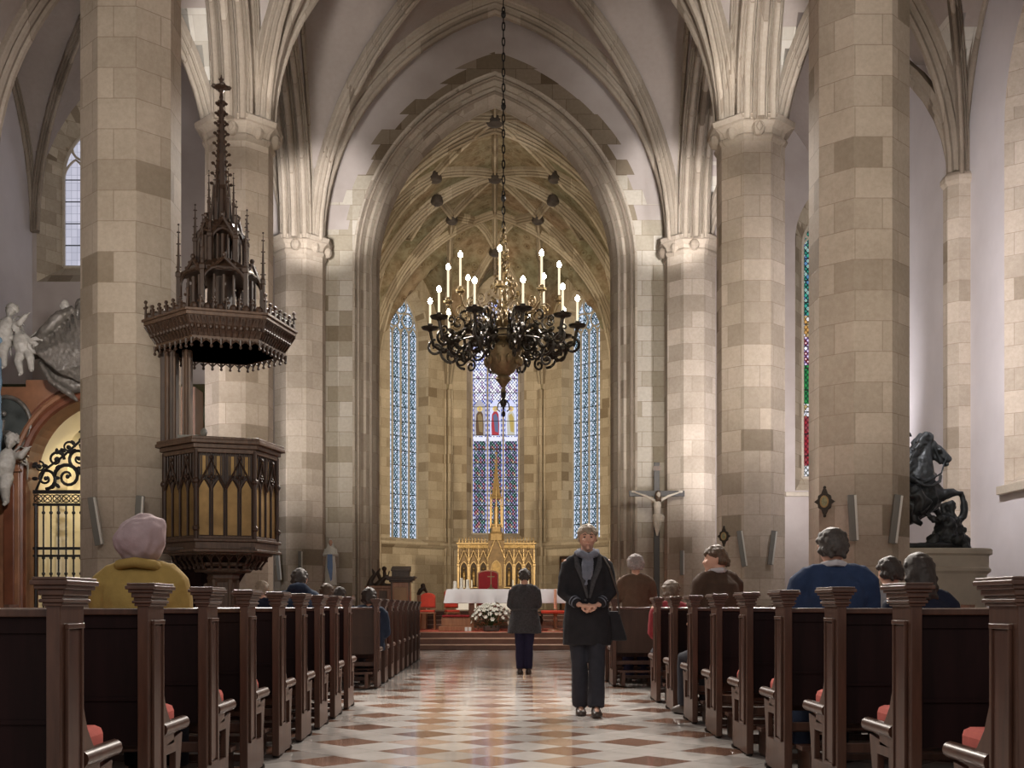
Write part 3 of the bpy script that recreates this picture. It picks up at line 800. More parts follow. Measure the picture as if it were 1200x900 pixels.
# net ribs
rb = MB(); bosses = MB()
def crib(p, q, n=14, w=.26, d=.26):
    p, q = V(p), V(q)
    pts = [(lambda e: (e.x, e.y, cz(e.x, e.y)))(p.lerp(q, i/n)) for i in range(n+1)]
    # smooth over creases
    rings = []; prof = rib_prof(w, d); pl = V((q.x-p.x, q.y-p.y, 0)).normalized(); side = V((pl.y, -pl.x, 0))
    P = [V(a) for a in pts]
    for i in range(len(P)):
        t = (P[min(i+1, n)] - P[max(i-1, 0)]).normalized(); up = side.cross(t).normalized()
        if up.z < 0: up = -up
        rings.append([P[i] + side*a + up*b for a, b in prof])
    rb.loft(rings)
def boss(x, y, r=.3):
    z = cz(x, y); bosses.lathe([(.03,-.40),(r*.4,-.39),(r*.72,-.33),(r*.78,-.24),(r*.6,-.05)], (x, y, z), 10)
A, B, C = (0,36.2), (0,41.0), (0,YA+.4)
for p in (A, B): boss(*p, .36)
boss(0, 46.9, .32)
for s in (-1, 1):
    N1, N1b, N2 = (s*2.0,38.5), (s*2.05,40.6), (s*1.62,43.4); W = [(s*4.93, y) for y in (33.1, 36.98, 41.0, 45.05)]
    for p in (N1, N1b, N2): boss(*p, .30)
    for p, q in ((A,N1),(N1,B),(B,N1b),(B,N2),(N2,(0,46.9)),(N1,W[2]),(N1b,W[2]),(N1b,W[3]),(N2,W[3]),(A,W[1]),(A,(s*2.0,34.4)),((s*2.0,34.4),W[1]),((s*2.0,34.4),W[0]),
                 (N1,W[1]),(N1b,N2),(N2,(s*2.05,49.95)),((0,46.9),(s*2.05,49.95)),(N2,(s*4.93,47.1))):
        crib(p, q)
crib((0,33.0), (0,49.9), 50, .22, .22)
for yy in (36.98, 41.0, 45.05):
    for s in (-1, 1): crib((0,yy), (s*4.93,yy), 20, .3, .28)
struct(rb.build('vault_rib', st_arib)); struct(bosses.build('vault_boss', m_boss, smooth=True))
# apse walls
wm = MB(); rv = MB()
L = 4.10
for s in (-1, 1): wall_panel(wm, (s*AC, 32.95), (0,1), 47.1-32.95, 0, 17, None, nrm=(s,0))
wC, PC, aC, zbC = window('window_4', (-2.05,50.0), (1,0), (0,1), 4.1, 0, 17, (.82, 3.32, 3.95, 13.0, 1.9), 3, g_blue, wm, rv, .6, .22)
r2 = math.sqrt(.5)
wL, PLf, aL, zbL = window('window_5', (-AC,47.1), (r2,r2), (-r2,r2), L, 0, 17, (.86, 2.98, 3.75, 12.6, 2.0), 4, g_side, wm, rv, .6, .14)
wRr, PRf, aRr, zbRr = window('window_6', (AC,47.1), (-r2,r2), (r2,r2), L, 0, 17, (.86, 2.98, 3.75, 12.6, 2.0), 4, g_side, wm, rv, .6, .14)
struct(wm.build('wall_apse', st_apse, uv=True)); struct(rv.build('window_reveal', st_apse, uv=True))
# clustered shafts at the corners, string course
sh = MB()
def cluster(x, y, nx, ny, zt=ZC+.4, w=.34):
    d = V((nx, ny)).normalized(); e = V((-d.y, d.x))
    for k, (a_, b_, r_) in enumerate(((0,.22,.085),(.15,.12,.06),(-.15,.12,.06),(.28,.02,.07),(-.28,.02,.07),(.40,0,.035),(-.40,0,.035))):
        q = V((x, y)) + d*b_ + e*a_; sh.tube([(q.x, q.y, 3.6), (q.x, q.y, zt)], r_, 8)
        sh.tube([(q.x, q.y, .9), (q.x, q.y, 3.7)], r_*1.25, 8)
for s in (-1, 1):
    cluster(s*2.05, 50.0, -s*.4, -1); cluster(s*AC, 47.1, -s, -.4); cluster(s*AC, YA, -s, 0)
    for yy in (41.0, 36.98): cluster(s*AC, yy, -s, 0)
struct(sh.build('apse_shaft', st_apse, uv=True, smooth=True))
sc = MB()
pth = [(-4.9,33),(-4.9,47.1-.02),(-2.03,49.95),(2.03,49.95),(4.9,47.08),(4.9,33)]
for (x0,y0),(x1,y1) in zip(pth, pth[1:]):
    d = V((x1-x0, y1-y0)).normalized(); nrm = V((-d.y, d.x)) * -1
    q = []
    for (px, py) in ((x0,y0),(x1,y1)):
        q.append([(px+nrm.x*k, py+nrm.y*k, z) for k, z in ((0,3.5),(0.10,3.58),(.16,3.66),(.16,3.74),(0,3.86))])
    sc.loft(q)
struct(sc.build('trim_1', st_apse, uv=True))

# three saints in the centre window: coloured glass figures in the lights
stp = 2*aC/3
for k, (rc, rc2, hc_) in enumerate((((.10,.06,.035),(.20,.14,.07),(.40,.28,.18)), ((.32,.04,.05),(.10,.12,.20),(.42,.30,.20)), ((.42,.40,.34),(.36,.27,.09),(.40,.28,.2)))):
    s0 = -aC+(k+.5)*stp; z0 = 8.52
    def poly(name, pts, c, dk, st_=.8):
        mm = MB(); mm.add([PC(s0+a, z0+b, dk) for a, b in pts] + [PC(s0+a, z0+b, dk+.01) for a, b in pts], [tuple(range(len(pts)))]); mm.build(name, emit('glass piece', c, st_), wC, normals=False)
    poly('figure_ground', [(-.24,0),(.24,0),(.24,1.35),(0,1.62),(-.24,1.35)], ((.52,.54,.72) if k != 0 else (.34,.32,.36)), .035)
    poly('figure_robe', [(-.16,.05),(.16,.05),(.17,.5),(.14,.95),(.07,1.08),(-.07,1.08),(-.15,.95),(-.18,.5)], rc, .030)
    poly('figure_mantle', [(-.02,.2),(.13,.15),(.12,.8),(.02,1.0),(-.10,.9),(-.05,.5)], rc2, .026)
    poly('halo', [(.12*math.cos(2*PI*j/14), 1.20+.12*math.sin(2*PI*j/14)) for j in range(14)], (.62,.45,.12), .028)
    poly('figure_head', [(.06*math.cos(2*PI*j/12), 1.18+.075*math.sin(2*PI*j/12)) for j in range(12)], hc_, .024)
    poly('base_band', [(-.27,-.22),(.27,-.22),(.27,-.04),(-.27,-.04)], (.62,.62,.70), .03, .8)
# ================================================================ PEWS
# local frame: x=0 aisle face of the bench end, bench runs towards -x (left row); y=0 camera side of the post; bench faces +y
def pew_meshes(sx, length):
    """sx=+1: aisle is on the +x side; sx=-1 mirrored"""
    out = {}
    def B(*a):
        x0, x1 = sorted((a[0]*sx, a[1]*sx)); return (x0, x1) + a[2:]
    def end(x0, x1, name):
        m = MB(); m.box(*B(x0, x1, -.055, .17, 0.02, 1.04))                     # post
        prof = [(.16,.80),(.175,.70),(.20,.62),(.25,.55),(.31,.505),(.33,.47),(.56,.45),(.565,.38),(.535,.30),(.50,.16),(.50,.02),(.44,.02),(.43,.30),(.40,.37),(.23,.37),(.20,.30),(.20,.20),(.16,.20)]
        # profile split so that the opening under the seat stays open
        up = [(.16,.86),(.17,.76),(.19,.67),(.23,.585),(.29,.52),(.34,.485),(.36,.46),(.36,.40),(.16,.40)]
        xa, xb = sorted((x0*sx, x1*sx))
        m.extrude([(y, z) for y, z in up], xa+.008, xb-.008, 'x')
        m.extrude([(.16,.20),(.16,.41),(.46,.41),(.475,.46),(.50,.46),(.48,.33),(.44,.20)][:1] + [(.16,.40),(.50,.44),(.46,.28),(.445,.20),(.385,.20),(.385,.36),(.24,.36),(.24,.20)], xa+.008, xb-.008, 'x')
        m.extrude([(.16,.02),(.16,.205),(.445,.205),(.45,.10),(.47,.02)], xa+.008, xb-.008, 'x')
        return m
    out['end'] = end(0, -.047, 'end')
    cap = MB()
    for z0, z1, w in ((1.022,1.034,.010),(1.034,1.046,.018),(1.046,1.058,.012),(1.058,1.078,.020),(1.078,1.092,.030),(1.092,1.108,.040),(1.108,1.119,.034)):
        cap.box(*B(w, -.047-w, -.055-w, .17+w, z0, z1))
    out['cap'] = cap
    # raised moulding on the aisle face of the post
    mo = MB()
    for a in ((-.012,.002,.22,.955),(.122,.136,.22,.955)): mo.box(*B(.012, 0, a[0], a[1], a[2], a[3]))
    mo.box(*B(.014, 0, -.016, .140, .945, .962)); mo.box(*B(.012, 0, -.012, .136, .215, .23))
    out['mould'] = mo
    pn = MB(); pn.box(*B(.006, -.001, .002, .122, .24, .94)); out['panel'] = pn
    # arm roll along the seat edge
    ar = MB(); x0, x1 = sorted((.018*sx, -.070*sx)); ar.extrude([(.30,.452),(.30,.50),(.325,.515),(.63,.515),(.655,.50),(.655,.465),(.63,.445),(.33,.44)], x0, x1, 'x')
    ar2 = MB(); ar2.tube([((-.022)*sx, .19, .478), ((-.022)*sx, .56, .478)], .032, 12)
    out['arm'] = ar2
    bk = MB(); bk.box(*B(-.047, -length, .02, .05, .43, .985))
    for k in range(1):
        bk.box(*B(-.055, -length, .012, .022, .93, .985))
    bk.box(*B(-.055, -length, .012, .022, .62, .635))
    out['back'] = bk
    rail = MB(); rail.box(*B(-.055, -length, -.004, .075, .985, 1.012)); out['rail'] = rail
    st = MB(); st.box(*B(-.055, -length, .05, .56, .425, .45)); st.box(*B(-.055, -length, .46, .49, .36, .43)); out['seat'] = st
    cu = MB(); cu.box(*B(-.060, -length+.05, .10, .575, .45, .565)); out['cushion'] = cu
    kn = MB(); kn.box(*B(-.055, -length, -.24, -.10, .19, .215)); kn.box(*B(-.055, -length, .02, .04, .28, .33)); kn.box(*B(-.055,-length, .05,.07,.10,.14))
    out['kneeler'] = kn
    for i, x in enumerate((-.10, -length/2, -length+.1)): kn.box(*B(x, x-.04, -.24, .03, .02, .19))
    shf = MB(); shf.box(*B(-.055, -length, -.13, .02, .72, .738)); out['shelf'] = shf
    out['foot'] = [MB().lathe([(.020,0),(.028,.01),(.028,.03),(.018,.045)], (-.026*sx, yy, 0), 10) for yy in (0, .44)]
    return out
def make_pew(sx, length, far=False):
    g = pew_meshes(sx, length)
    r = empty('pew')
    e = g['end'].build('bench_end', m_pewl, r, bevel=.004)
    c = g['cap'].build('post_cap', m_pewl, e, bevel=.003)
    g['mould'].build('post_moulding', m_pewl, e, bevel=.002); g['panel'].build('post_panel', m_pew, e)
    [q.build('foot', m_blackwood, e) for q in g['foot']]
    w = pew_meshes(sx, length)['end']; w.v = [(x - sx*(length-.0), y, z) for x, y, z in w.v]; w.build('bench_end', m_pewl, r)
    tag(g['arm'].build('armrest', m_pewl, r, smooth=True), 'rounded polished armrest')
    g['back'].build('backrest', m_pewb_lit if far else m_pewb, r); g['rail'].build('top_rail', m_pewl, r, bevel=.004)
    g['seat'].build('seat', m_pewl, r); tag(g['cushion'].build('cushion', m_cushion, r, bevel=.032), 'red seat cushion')
    g['kneeler'].build('kneeler', m_pewl, r, bevel=.003)
    return r
LX, RX = -1.448, 1.71
# camera side of each post: far edge positions minus post depth
Lnear = [4.06,5.04,6.02,6.97,7.95,8.85,9.75,10.65,11.6]; Lfar = [14.5+.96*i for i in range(9)]
Rnear = [3.99,4.96,5.98,7.03,8.05,9.12,10.2,11.28,12.42]; Rfar = [14.9+.96*i for i in range(9)]
words = ['first','second','third','fourth','fifth','sixth','seventh','eighth','ninth']
def row(xs, ys, sx, length, where, group, i0=0):
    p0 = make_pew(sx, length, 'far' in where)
    for i, y in enumerate(ys):
        o = p0 if i == 0 else copy_tree(p0)
        o.location = (xs, y-.17, 0)
        tag(o, '%s pew from the camera in the %s' % (words[i+i0], where), 'pew', group)
row(LX, Lnear, 1, 2.95, 'near block left of the aisle', 'pews of the near left block')
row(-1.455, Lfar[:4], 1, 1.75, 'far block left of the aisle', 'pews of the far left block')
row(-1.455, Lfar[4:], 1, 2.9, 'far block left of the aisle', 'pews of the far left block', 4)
row(RX, Rnear, -1, 2.85, 'near block right of the aisle', 'pews of the near right block')
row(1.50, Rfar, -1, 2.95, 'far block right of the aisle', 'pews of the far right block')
# ================================================================ PULPIT
def six(r, z, c=(0,0), a0=0., n=6):
    return [(c[0]+r*math.cos(a0+2*PI*k/n), c[1]+r*math.sin(a0+2*PI*k/n), z) for k in range(n)]
A8 = math.radians(18)
def finial(mb, x, y, z, h, w, n=4):
    """slender crocketed pinnacle"""
    mb.loft([[(x+sx*w*k, y+sy*w*k, z+h*t) for sx, sy in ((-1,-1),(1,-1),(1,1),(-1,1))] for t, k in ((0,1),(.45,1),(.46,1.35),(.5,1.35),(.52,.8),(1,.1))])
    for i in range(n):
        t = .56 + .36*i/max(1, n-1); k = .8*(1-(t-.52)/.5)+.1
        for sx, sy in ((-1,0),(1,0),(0,-1),(0,1)):
            mb.ball((x+sx*w*(k+.35), y+sy*w*(k+.35), z+h*t), w*.42, 5, 4)
    mb.ball((x, y, z+h), w*.6, 6, 4); 
pul = empty('pulpit', (-3.86, 16.25, 0), 0, 'carved dark oak pulpit with gilded panels and openwork spire against the front left pillar', 'pulpit')
RB = .80
# column
m = MB(); m.loft([six(r, z, a0=A8) for r, z in ((.36,0),(.36,.12),(.28,.2),(.21,.28),(.21,1.36),(.25,1.42),(.25,1.46),(.28,1.48),(.28,1.52))]); 
for k in range(6): a = A8+2*PI*k/6; m.tube([(.215*math.cos(a),.215*math.sin(a),.25),(.215*math.cos(a),.215*math.sin(a),1.40)], .035, 6)
m.build('column', m_oakl, pul)
m = MB(); m.loft([six(r, z, a0=A8) for r, z in ((.28,1.48),(.36,1.50),(.40,1.54),(.34,1.57),(.36,1.62),(.46,1.70),(.60,1.78),(.62,1.82))])
m.build('corbel', m_oak, pul)
m = MB()
for z, r in ((1.50,.40),(1.58,.46),(1.73,.70),(1.76,.76)):
    m.loft([six(r, z, a0=A8), six(r+.03, z+.025, a0=A8), six(r+.02, z+.05, a0=A8)])
m.build('corbel_moulding', m_oakl, pul)
m = MB()                                                          # hanging arch fringe below the basket
for k in range(6):
    a, b = V(six(.66,0,a0=A8)[k]), V(six(.66,0,a0=A8)[(k+1)%6])
    for i in range(5):
        q0, q1 = a.lerp(b, i/5), a.lerp(b, (i+1)/5); mid = (q0+q1)/2
        m.tube([(q0.x,q0.y,1.76),(q0.x*.93,q0.y*.93,1.66),(q0.x*.84,q0.y*.84,1.58)], .016, 5)
        m.tube([(q0.x*.97,q0.y*.97,1.66),(mid.x*.985,mid.y*.985,1.75),(q1.x*.97,q1.y*.97,1.66)], .014, 5)
        m.ball((q0.x*.83,q0.y*.83,1.56), .026, 6, 4)
m.build('hanging_tracery', m_oak, pul)
# basket
m = MB(); m.loft([six(RB-.06, 1.80, a0=A8), six(RB-.06, 3.18, a0=A8)], cap=False); m.loft([six(RB-.10,1.8,a0=A8), six(RB-.10,3.18,a0=A8)], cap=False)
m.box(-.6,.6,-.6,.6,1.79,1.83); m.build('basket', m_oak, pul)
m = MB()
for z0, z1, r in ((1.76,1.80,.84),(1.80,1.90,.80),(1.90,1.94,.84),(1.94,1.98,.79)):
    m.loft([six(r, z0, a0=A8), six(r, z1, a0=A8)])
m.build('basket_moulding', m_oakl, pul, bevel=.008)
m = MB()
for z0, z1, r in ((3.10,3.16,.80),(3.16,3.22,.84),(3.22,3.27,.90),(3.27,3.31,.88)):
    m.loft([six(r, z0, a0=A8), six(r, z1, a0=A8)])
m.build('parapet_rail', m_oakl, pul, bevel=.008)
o8 = [V(p) for p in six(RB-.05, 0, a0=A8)]
tr = MB()
for k in range(6):
    a, b = o8[k], o8[(k+1)%6]; d = (b-a).normalized(); out = V((d.y, -d.x, 0)); 
    if out.dot(a) < 0: out = -out
    # corner shafts
    cs = MB(); cs.tube([(a.x*1.03,a.y*1.03,1.92),(a.x*1.03,a.y*1.03,3.14)], .034, 8)
    cs.ball((a.x*1.04,a.y*1.04,2.08), .05, 8, 5); cs.ball((a.x*1.04,a.y*1.04,2.72), .05, 8, 5); cs.build('corner_shaft', m_oak, pul)
    L_ = (b-a).length; mq = []
    if out.y < .5:                                  # panels that can be seen
        for i in range(4):
            q0, q1 = a.lerp(b, (i+.16)/4.0), a.lerp(b, (i+.84)/4.0)
            g = MB(); e = out*.012
            g.add([(q0.x+e.x,q0.y+e.y,1.99),(q1.x+e.x,q1.y+e.y,1.99),(q1.x+e.x,q1.y+e.y,2.62),(((q0+q1)/2).x+e.x,((q0+q1)/2).y+e.y,2.74),(q0.x+e.x,q0.y+e.y,2.62),
                   (q0.x-e.x,q0.y-e.y,1.99),(q1.x-e.x,q1.y-e.y,1.99),(q1.x-e.x,q1.y-e.y,2.62),(((q0+q1)/2).x-e.x,((q0+q1)/2).y-e.y,2.74),(q0.x-e.x,q0.y-e.y,2.62)],
                  [(0,1,2,3,4),(9,8,7,6,5),(0,5,6,1),(1,6,7,2),(2,7,8,3),(3,8,9,4),(4,9,5,0)])
            g.build('gilded_panel', m_gilt, pul)
            g2 = MB(); e2 = out*.012
            for zz0, zz1 in ((2.80,3.06),):
                c0, c1 = a.lerp(b, (i+.25)/4), a.lerp(b, (i+.75)/4)
                g2.add([(c0.x+e2.x,c0.y+e2.y,zz0),(c1.x+e2.x,c1.y+e2.y,zz0),(c1.x+e2.x,c1.y+e2.y,zz1),(c0.x+e2.x,c0.y+e2.y,zz1)], [(0,1,2,3)])
            if out.x*1 + -out.y*1 > .5: g2.build('gilded_panel', m_gilt, pul)
        for i in range(5):
            q = a.lerp(b, i/4); tr.tube([(q.x+out.x*.02,q.y+out.y*.02,1.97),(q.x+out.x*.02,q.y+out.y*.02,2.72)], .015, 6)
            tr.tube([(q.x+out.x*.02,q.y+out.y*.02,2.72),(q.x+out.x*.02,q.y+out.y*.02,3.10)], .012, 5)
        for i in range(4):                          # little pointed arches
            q0, q1 = a.lerp(b, i/4), a.lerp(b, (i+1)/4); pts = []
            for j in range(9):
                q = q0.lerp(q1, .5-.5*math.cos(PI*j/8)); pts.append((q.x+out.x*.025, q.y+out.y*.025, 2.58+arch_h(math.cos(PI*j/8), L_/8, .17)))
            tr.tube(pts, .014, 5)
            for u in (.33,.67):
                q = q0.lerp(q1, u); tr.tube([(q.x+out.x*.015,q.y+out.y*.015,2.74),(q.x+out.x*.015,q.y+out.y*.015,3.10)], .011, 5)
        for i in range(2):                          # gables over pairs, quatrefoils
            q0, q1 = a.lerp(b, i/2), a.lerp(b, (i+1)/2); mid = (q0+q1)/2
            tr.tube([(q0.x+out.x*.04,q0.y+out.y*.04,2.62),(mid.x+out.x*.04,mid.y+out.y*.04,3.00),(q1.x+out.x*.04,q1.y+out.y*.04,2.62)], .017, 5)
            for j in range(4):
                an = PI/2*j; tr.ball((mid.x+d.x*.035*math.cos(an)+out.x*.035, mid.y+d.y*.035*math.cos(an)+out.y*.035, 2.78+.035*math.sin(an)), .022, 6, 4)
            tr.ball((mid.x+out.x*.04,mid.y+out.y*.04,3.04), .03, 6, 4)
tr.build('tracery', m_oak, pul)
# backboard with door posts, fixed to the pillar
m = MB(); m.box(-.80,-.62,-.22,.10,3.28,4.62); m.build('backboard', m_oak, pul, bevel=.01)
m = MB(); m.box(-.50,-.38,-.20,-.08,3.28,4.62); m.tube([(-.44,-.21,3.3),(-.44,-.21,4.6)], .03, 8); m.tube([(-.70,-.23,3.3),(-.70,-.23,4.6)], .035, 8); m.tube([(-.60,-.22,3.3),(-.60,-.22,4.6)], .02, 6)
m.build('backboard_post', m_oakl, pul)
# sounding board
RC = 1.03
m = MB(); m.loft([six(r, z, a0=A8) for r, z in ((.82,4.60),(.86,4.62),(.90,4.70),(.99,4.80),(1.03,4.90),(1.05,4.96),(.95,5.02),(.5,5.10))])
m.build('sounding_board', m_oak, pul)
m = MB(); lo, hi = [V(p) for p in six(.885,4.66,a0=A8)], [V(p) for p in six(1.035,4.89,a0=A8)]
for k in range(6):
    for i in range(12):
        u0, u1 = i/12, (i+1)/12; a0_, b0_ = lo[k].lerp(lo[(k+1)%6], u0), hi[k].lerp(hi[(k+1)%6], u0); a1_ = lo[k].lerp(lo[(k+1)%6], u1); b1_ = hi[k].lerp(hi[(k+1)%6], u1)
        m.tube([a0_, b0_], .014, 5); m.tube([a0_.lerp(b0_, .35), (b0_+b1_)/2*.5+(b0_.lerp(a0_, .12)+b1_.lerp(a1_, .12))/4, a1_.lerp(b1_, .35)], .012, 4)
        q = (a0_+b0_+a1_+b1_)/4; m.ball(q*1.0, (.032,.032,.04), 6, 4)
m.build('carved_relief', m_oak, pul)
m = MB()
for z0, z1, r in ((4.60,4.66,.88),(4.90,4.95,1.05),(4.95,4.985,1.08)): m.loft([six(r, z0, a0=A8), six(r, z1, a0=A8)])
m.build('sounding_board_moulding', m_oakl, pul, bevel=.006)
m = MB(); c8 = [V(p) for p in six(.90, 0, a0=A8)]
for k in range(6):
    a, b = c8[k], c8[(k+1)%6]
    for i in range(7):
        q = a.lerp(b, i/7); q1 = a.lerp(b, (i+1)/7); mid = (q+q1)/2
        m.tube([(q.x,q.y,4.62),(q.x,q.y,4.53)], [.022,.012], 6); m.ball((q.x,q.y,4.52), .024, 6, 4)
        m.tube([(q.x,q.y,4.56),(mid.x,mid.y,4.61),(q1.x,q1.y,4.56)], .013, 5)
m.build('hanging_fringe', m_oak, pul)
m = MB(); c8 = [V(p) for p in six(1.02, 0, a0=A8)]
for k in range(6):
    a, b = c8[k], c8[(k+1)%6]
    for i in range(6):
        q = a.lerp(b, i/6); q1 = a.lerp(b, (i+1)/6); mid = (q+q1)/2; h = .17 if i else .26
        m.tube([(q.x,q.y,4.97),(q.x,q.y,4.97+h)], [.022,.012], 6); m.ball((q.x,q.y,4.97+h), .028, 6, 4)
        d = (b-a).normalized()
        for sg in (-1,1): m.ball((q.x+d.x*.03*sg,q.y+d.y*.03*sg,4.97+h*.7), .020, 5, 4)
        m.ball((mid.x,mid.y,5.01), (.055,.055,.06), 8, 5)
m.build('leaf_cresting', m_oak, pul)
# spire: two open storeys of arcades and a crocketed needle
def storey(name, r, z0, z1, n, gab, pin, pr):
    mb = MB(); pts = [V(p) for p in six(r, 0, n=n, a0=A8)]
    for k in range(n):
        a, b = pts[k], pts[(k+1)%n]; d = (b-a); mid = (a+b)/2
        mb.tube([(a.x,a.y,z0),(a.x,a.y,z1)], .026, 6)
        for u in (.25,.5,.75):
            q = a.lerp(b, u); mb.tube([(q.x*.93,q.y*.93,z0),(q.x*.93,q.y*.93,z1-.08)], .018 if u != .5 else .03, 6)
        arc = []
        for j in range(11):
            q = a.lerp(b, .5-.5*math.cos(PI*j/10)); arc.append((q.x, q.y, z1-.2+arch_h(math.cos(PI*j/10), d.length/2, .2)))
        mb.tube(arc, .02, 5)
        top = (mid.x*.96, mid.y*.96, z1+gab)
        mb.tube([(a.x,a.y,z1-.10), top], .024, 5); mb.tube([(b.x,b.y,z1-.10), top], .024, 5)
        for j in range(1, 4):
            for e in (a, b):
                q = e.lerp(V(top), j/4); mb.ball((q.x, q.y, z1-.10+(gab+.10)*j/4+.03), .026, 5, 4)
        mb.ball((top[0], top[1], top[2]+.04), .036, 6, 4)
        finial(mb, a.x*pr, a.y*pr, z0-.02, pin, .026, 4)
    mb.loft([six(r*.99, z1-.02, n=n, a0=A8), six(r*.99, z1+.03, n=n, a0=A8)]); mb.loft([six(r*1.02, z0-.04, n=n, a0=A8), six(r*1.02, z0+.03, n=n, a0=A8)])
    mb.loft([six(r*.38, z0, n=6), six(r*.34, z1, n=6)])
    mb.build(name, m_oak, pul)
storey('spire_lower_storey', .56, 5.02, 5.66, 6, .16, 1.35, 1.04)
storey('spire_upper_storey', .31, 5.72, 6.28, 6, .16, .95, 1.15)
m = MB(); m.loft([six(.56, 5.68, n=6, a0=A8), six(.34, 5.84, n=6, a0=A8)]); m.loft([six(.33, 6.28, n=6, a0=A8), six(.20, 6.42, n=6, a0=A8)])
m.build('spire_roof', m_oak, pul)
m = MB(); 
for k in range(6):
    a = A8+2*PI*k/6; m.tube([(.15*math.cos(a),.19*math.sin(a),6.32),(.10*math.cos(a),.10*math.sin(a),6.95)], .018, 5); finial(m, .17*math.cos(a), .17*math.sin(a), 6.3, .85, .017, 4)
m.tube([(0,0,6.3),(0,0,6.95)], .07, 6)
m.loft([six(r, z, n=6, a0=A8) for r, z in ((.10,6.90),(.085,6.95),(.018,8.28))])
for i in range(9):
    z = 6.98+i*.142; rr = .085*(8.28-z)/1.33+.015
    for k in range(6):
        a = A8+2*PI*k/6; m.ball(((rr+.035)*math.cos(a),(rr+.035)*math.sin(a),z), (.030,.030,.022), 5, 4); m.tube([(rr*math.cos(a),rr*math.sin(a),z-.03),((rr+.045)*math.cos(a),(rr+.045)*math.sin(a),z+.02)], .011, 5)
m.build('spire_needle', m_oak, pul)
m = MB(); m.lathe([(.012,8.15),(.03,8.2),(.015,8.26),(.05,8.31),(.11,8.335),(.10,8.36),(.03,8.38),(.02,8.42),(.035,8.45),(.012,8.49)], n=8)
for k in range(4):
    a = PI/2*k+.4; m.ball((.10*math.cos(a),.10*math.sin(a),8.35), (.045,.045,.028), 6, 4)
m.tube([(-.04,0,8.46),(.04,0,8.46)], .01, 5); m.tube([(0,0,8.42),(0,0,8.52)], .01, 5)
m.build('cross_flower', m_oak, pul)
# book rest on the rim
m = MB(); m.box(-.46,-.18,-.58,-.38,3.31,3.36); m.ball((-.12,-.5,3.40), (.05,.05,.06), 8, 6); m.build('book_rest', m_grey, pul)
# stair body behind
m = MB(); m.loft([six(.3, 1.0, (-.35,.40), n=8), six(.5, 1.5, (-.22,.28), n=8), six(.66,1.8,(-.1,.1), n=8)]); m.build('stair_body', m_pewb, pul)
# ================================================================ CHANDELIER
CY = 20.3; CXx = .15
ch = empty('chandelier', (CXx, CY, 0), 0, 'large black wrought-iron chandelier with two rings of lit candles hanging over the aisle', 'chandelier')
# chain to the vault
m = MB(); z = 7.6; k = 0; ztop = ZS+HN-.4
while z < ztop:
    pts = []
    for j in range(9):
        a = 2*PI*j/8; q = (.026*math.cos(a), .085*math.sin(a))
        pts.append((q[0], 0, z+q[1]) if k % 2 else (0, q[0], z+q[1]))
    m.tube(pts, .011, 5, cap=False); z += .135; k += 1
    if k % 12 == 5: m.ball((0,0,z-.06), (.045,.045,.07), 6, 5)
m.build('chain', m_iron, ch)
# central stem with gilt foliage and cup
m = MB(); m.lathe([(.03,7.62),(.05,7.55),(.02,7.45),(.06,7.30),(.03,7.2),(.05,7.0),(.09,6.9),(.04,6.8),(.06,6.5),(.10,6.35),(.06,6.2),(.14,6.05),(.07,5.95),(.16,5.86)], n=14)
m.build('stem', m_brass, ch, smooth=True)
m = MB(); r_ = random.Random(3)
for i in range(230):
    z = 5.95 + 1.75*r_.random()**1.35; rr = (.03 + .62*((7.75-z)/1.8)**2.3)*r_.uniform(.5, 1.05); a = r_.uniform(0, 2*PI)
    c = V((rr*math.cos(a), rr*math.sin(a), z)); s = r_.uniform(.018,.045)
    m.ball(c, (s, s*.6, s*1.3), 6, 4, Matrix.Rotation(a, 3, 'Z') @ Matrix.Rotation(r_.uniform(-1,1), 3, 'X'))
    if i % 3 == 0:
        m.tube([(c.x*.3,c.y*.3,z-.12),(c.x*.8,c.y*.8,z-.02),(c.x,c.y,z)], .007, 4)
m.build('gilt_foliage', m_brass, ch)
m = MB(); m.lathe([(.03,4.78),(.05,4.80),(.03,4.88),(.10,4.98),(.14,5.02),(.13,5.06),(.09,5.09),(.20,5.16),(.27,5.30),(.31,5.46),(.33,5.55),(.31,5.60),(.22,5.66),(.30,5.72),(.31,5.78),(.14,5.86)], n=20)
for k in range(10):
    a = 2*PI*k/10; m.ball((.30*math.cos(a), .30*math.sin(a), 5.34), (.05,.05,.09), 8, 5)
    m.ball((.355*math.cos(a+.3), .355*math.sin(a+.3), 5.55), .035, 6, 4)
m.build('bowl', m_brass, ch, smooth=True)
m = MB(); m.tube([(0,0,4.82),(0,0,4.5)], [.05,.02], 8); m.ball((0,0,4.62),(.06,.06,.09),8,6); m.ball((0,0,4.42),(.035,.035,.06),8,6)
for k in range(4):
    a = PI/2*k; m.tube([(0,0,4.70),(.09*math.cos(a),.09*math.sin(a),4.60),(.11*math.cos(a),.11*math.sin(a),4.50),(.06*math.cos(a),.06*math.sin(a),4.46)], .011, 5)
m.build('pendant', m_iron2, ch)
def spiral(cx, cz, r0, turns, a0, dirn=1, n=22, k=.8):
    """flat scroll in the (radial, z) plane"""
    return [(cx + r0*(1-k*i/n)*math.cos(a0+dirn*2*PI*turns*i/n), cz + r0*(1-k*i/n)*math.sin(a0+dirn*2*PI*turns*i/n)) for i in range(n+1)]
def rad(pts, ang, off=0.):
    c, s = math.cos(ang), math.sin(ang); return [(x*c - off*s, x*s + off*c, z) for x, z in pts]
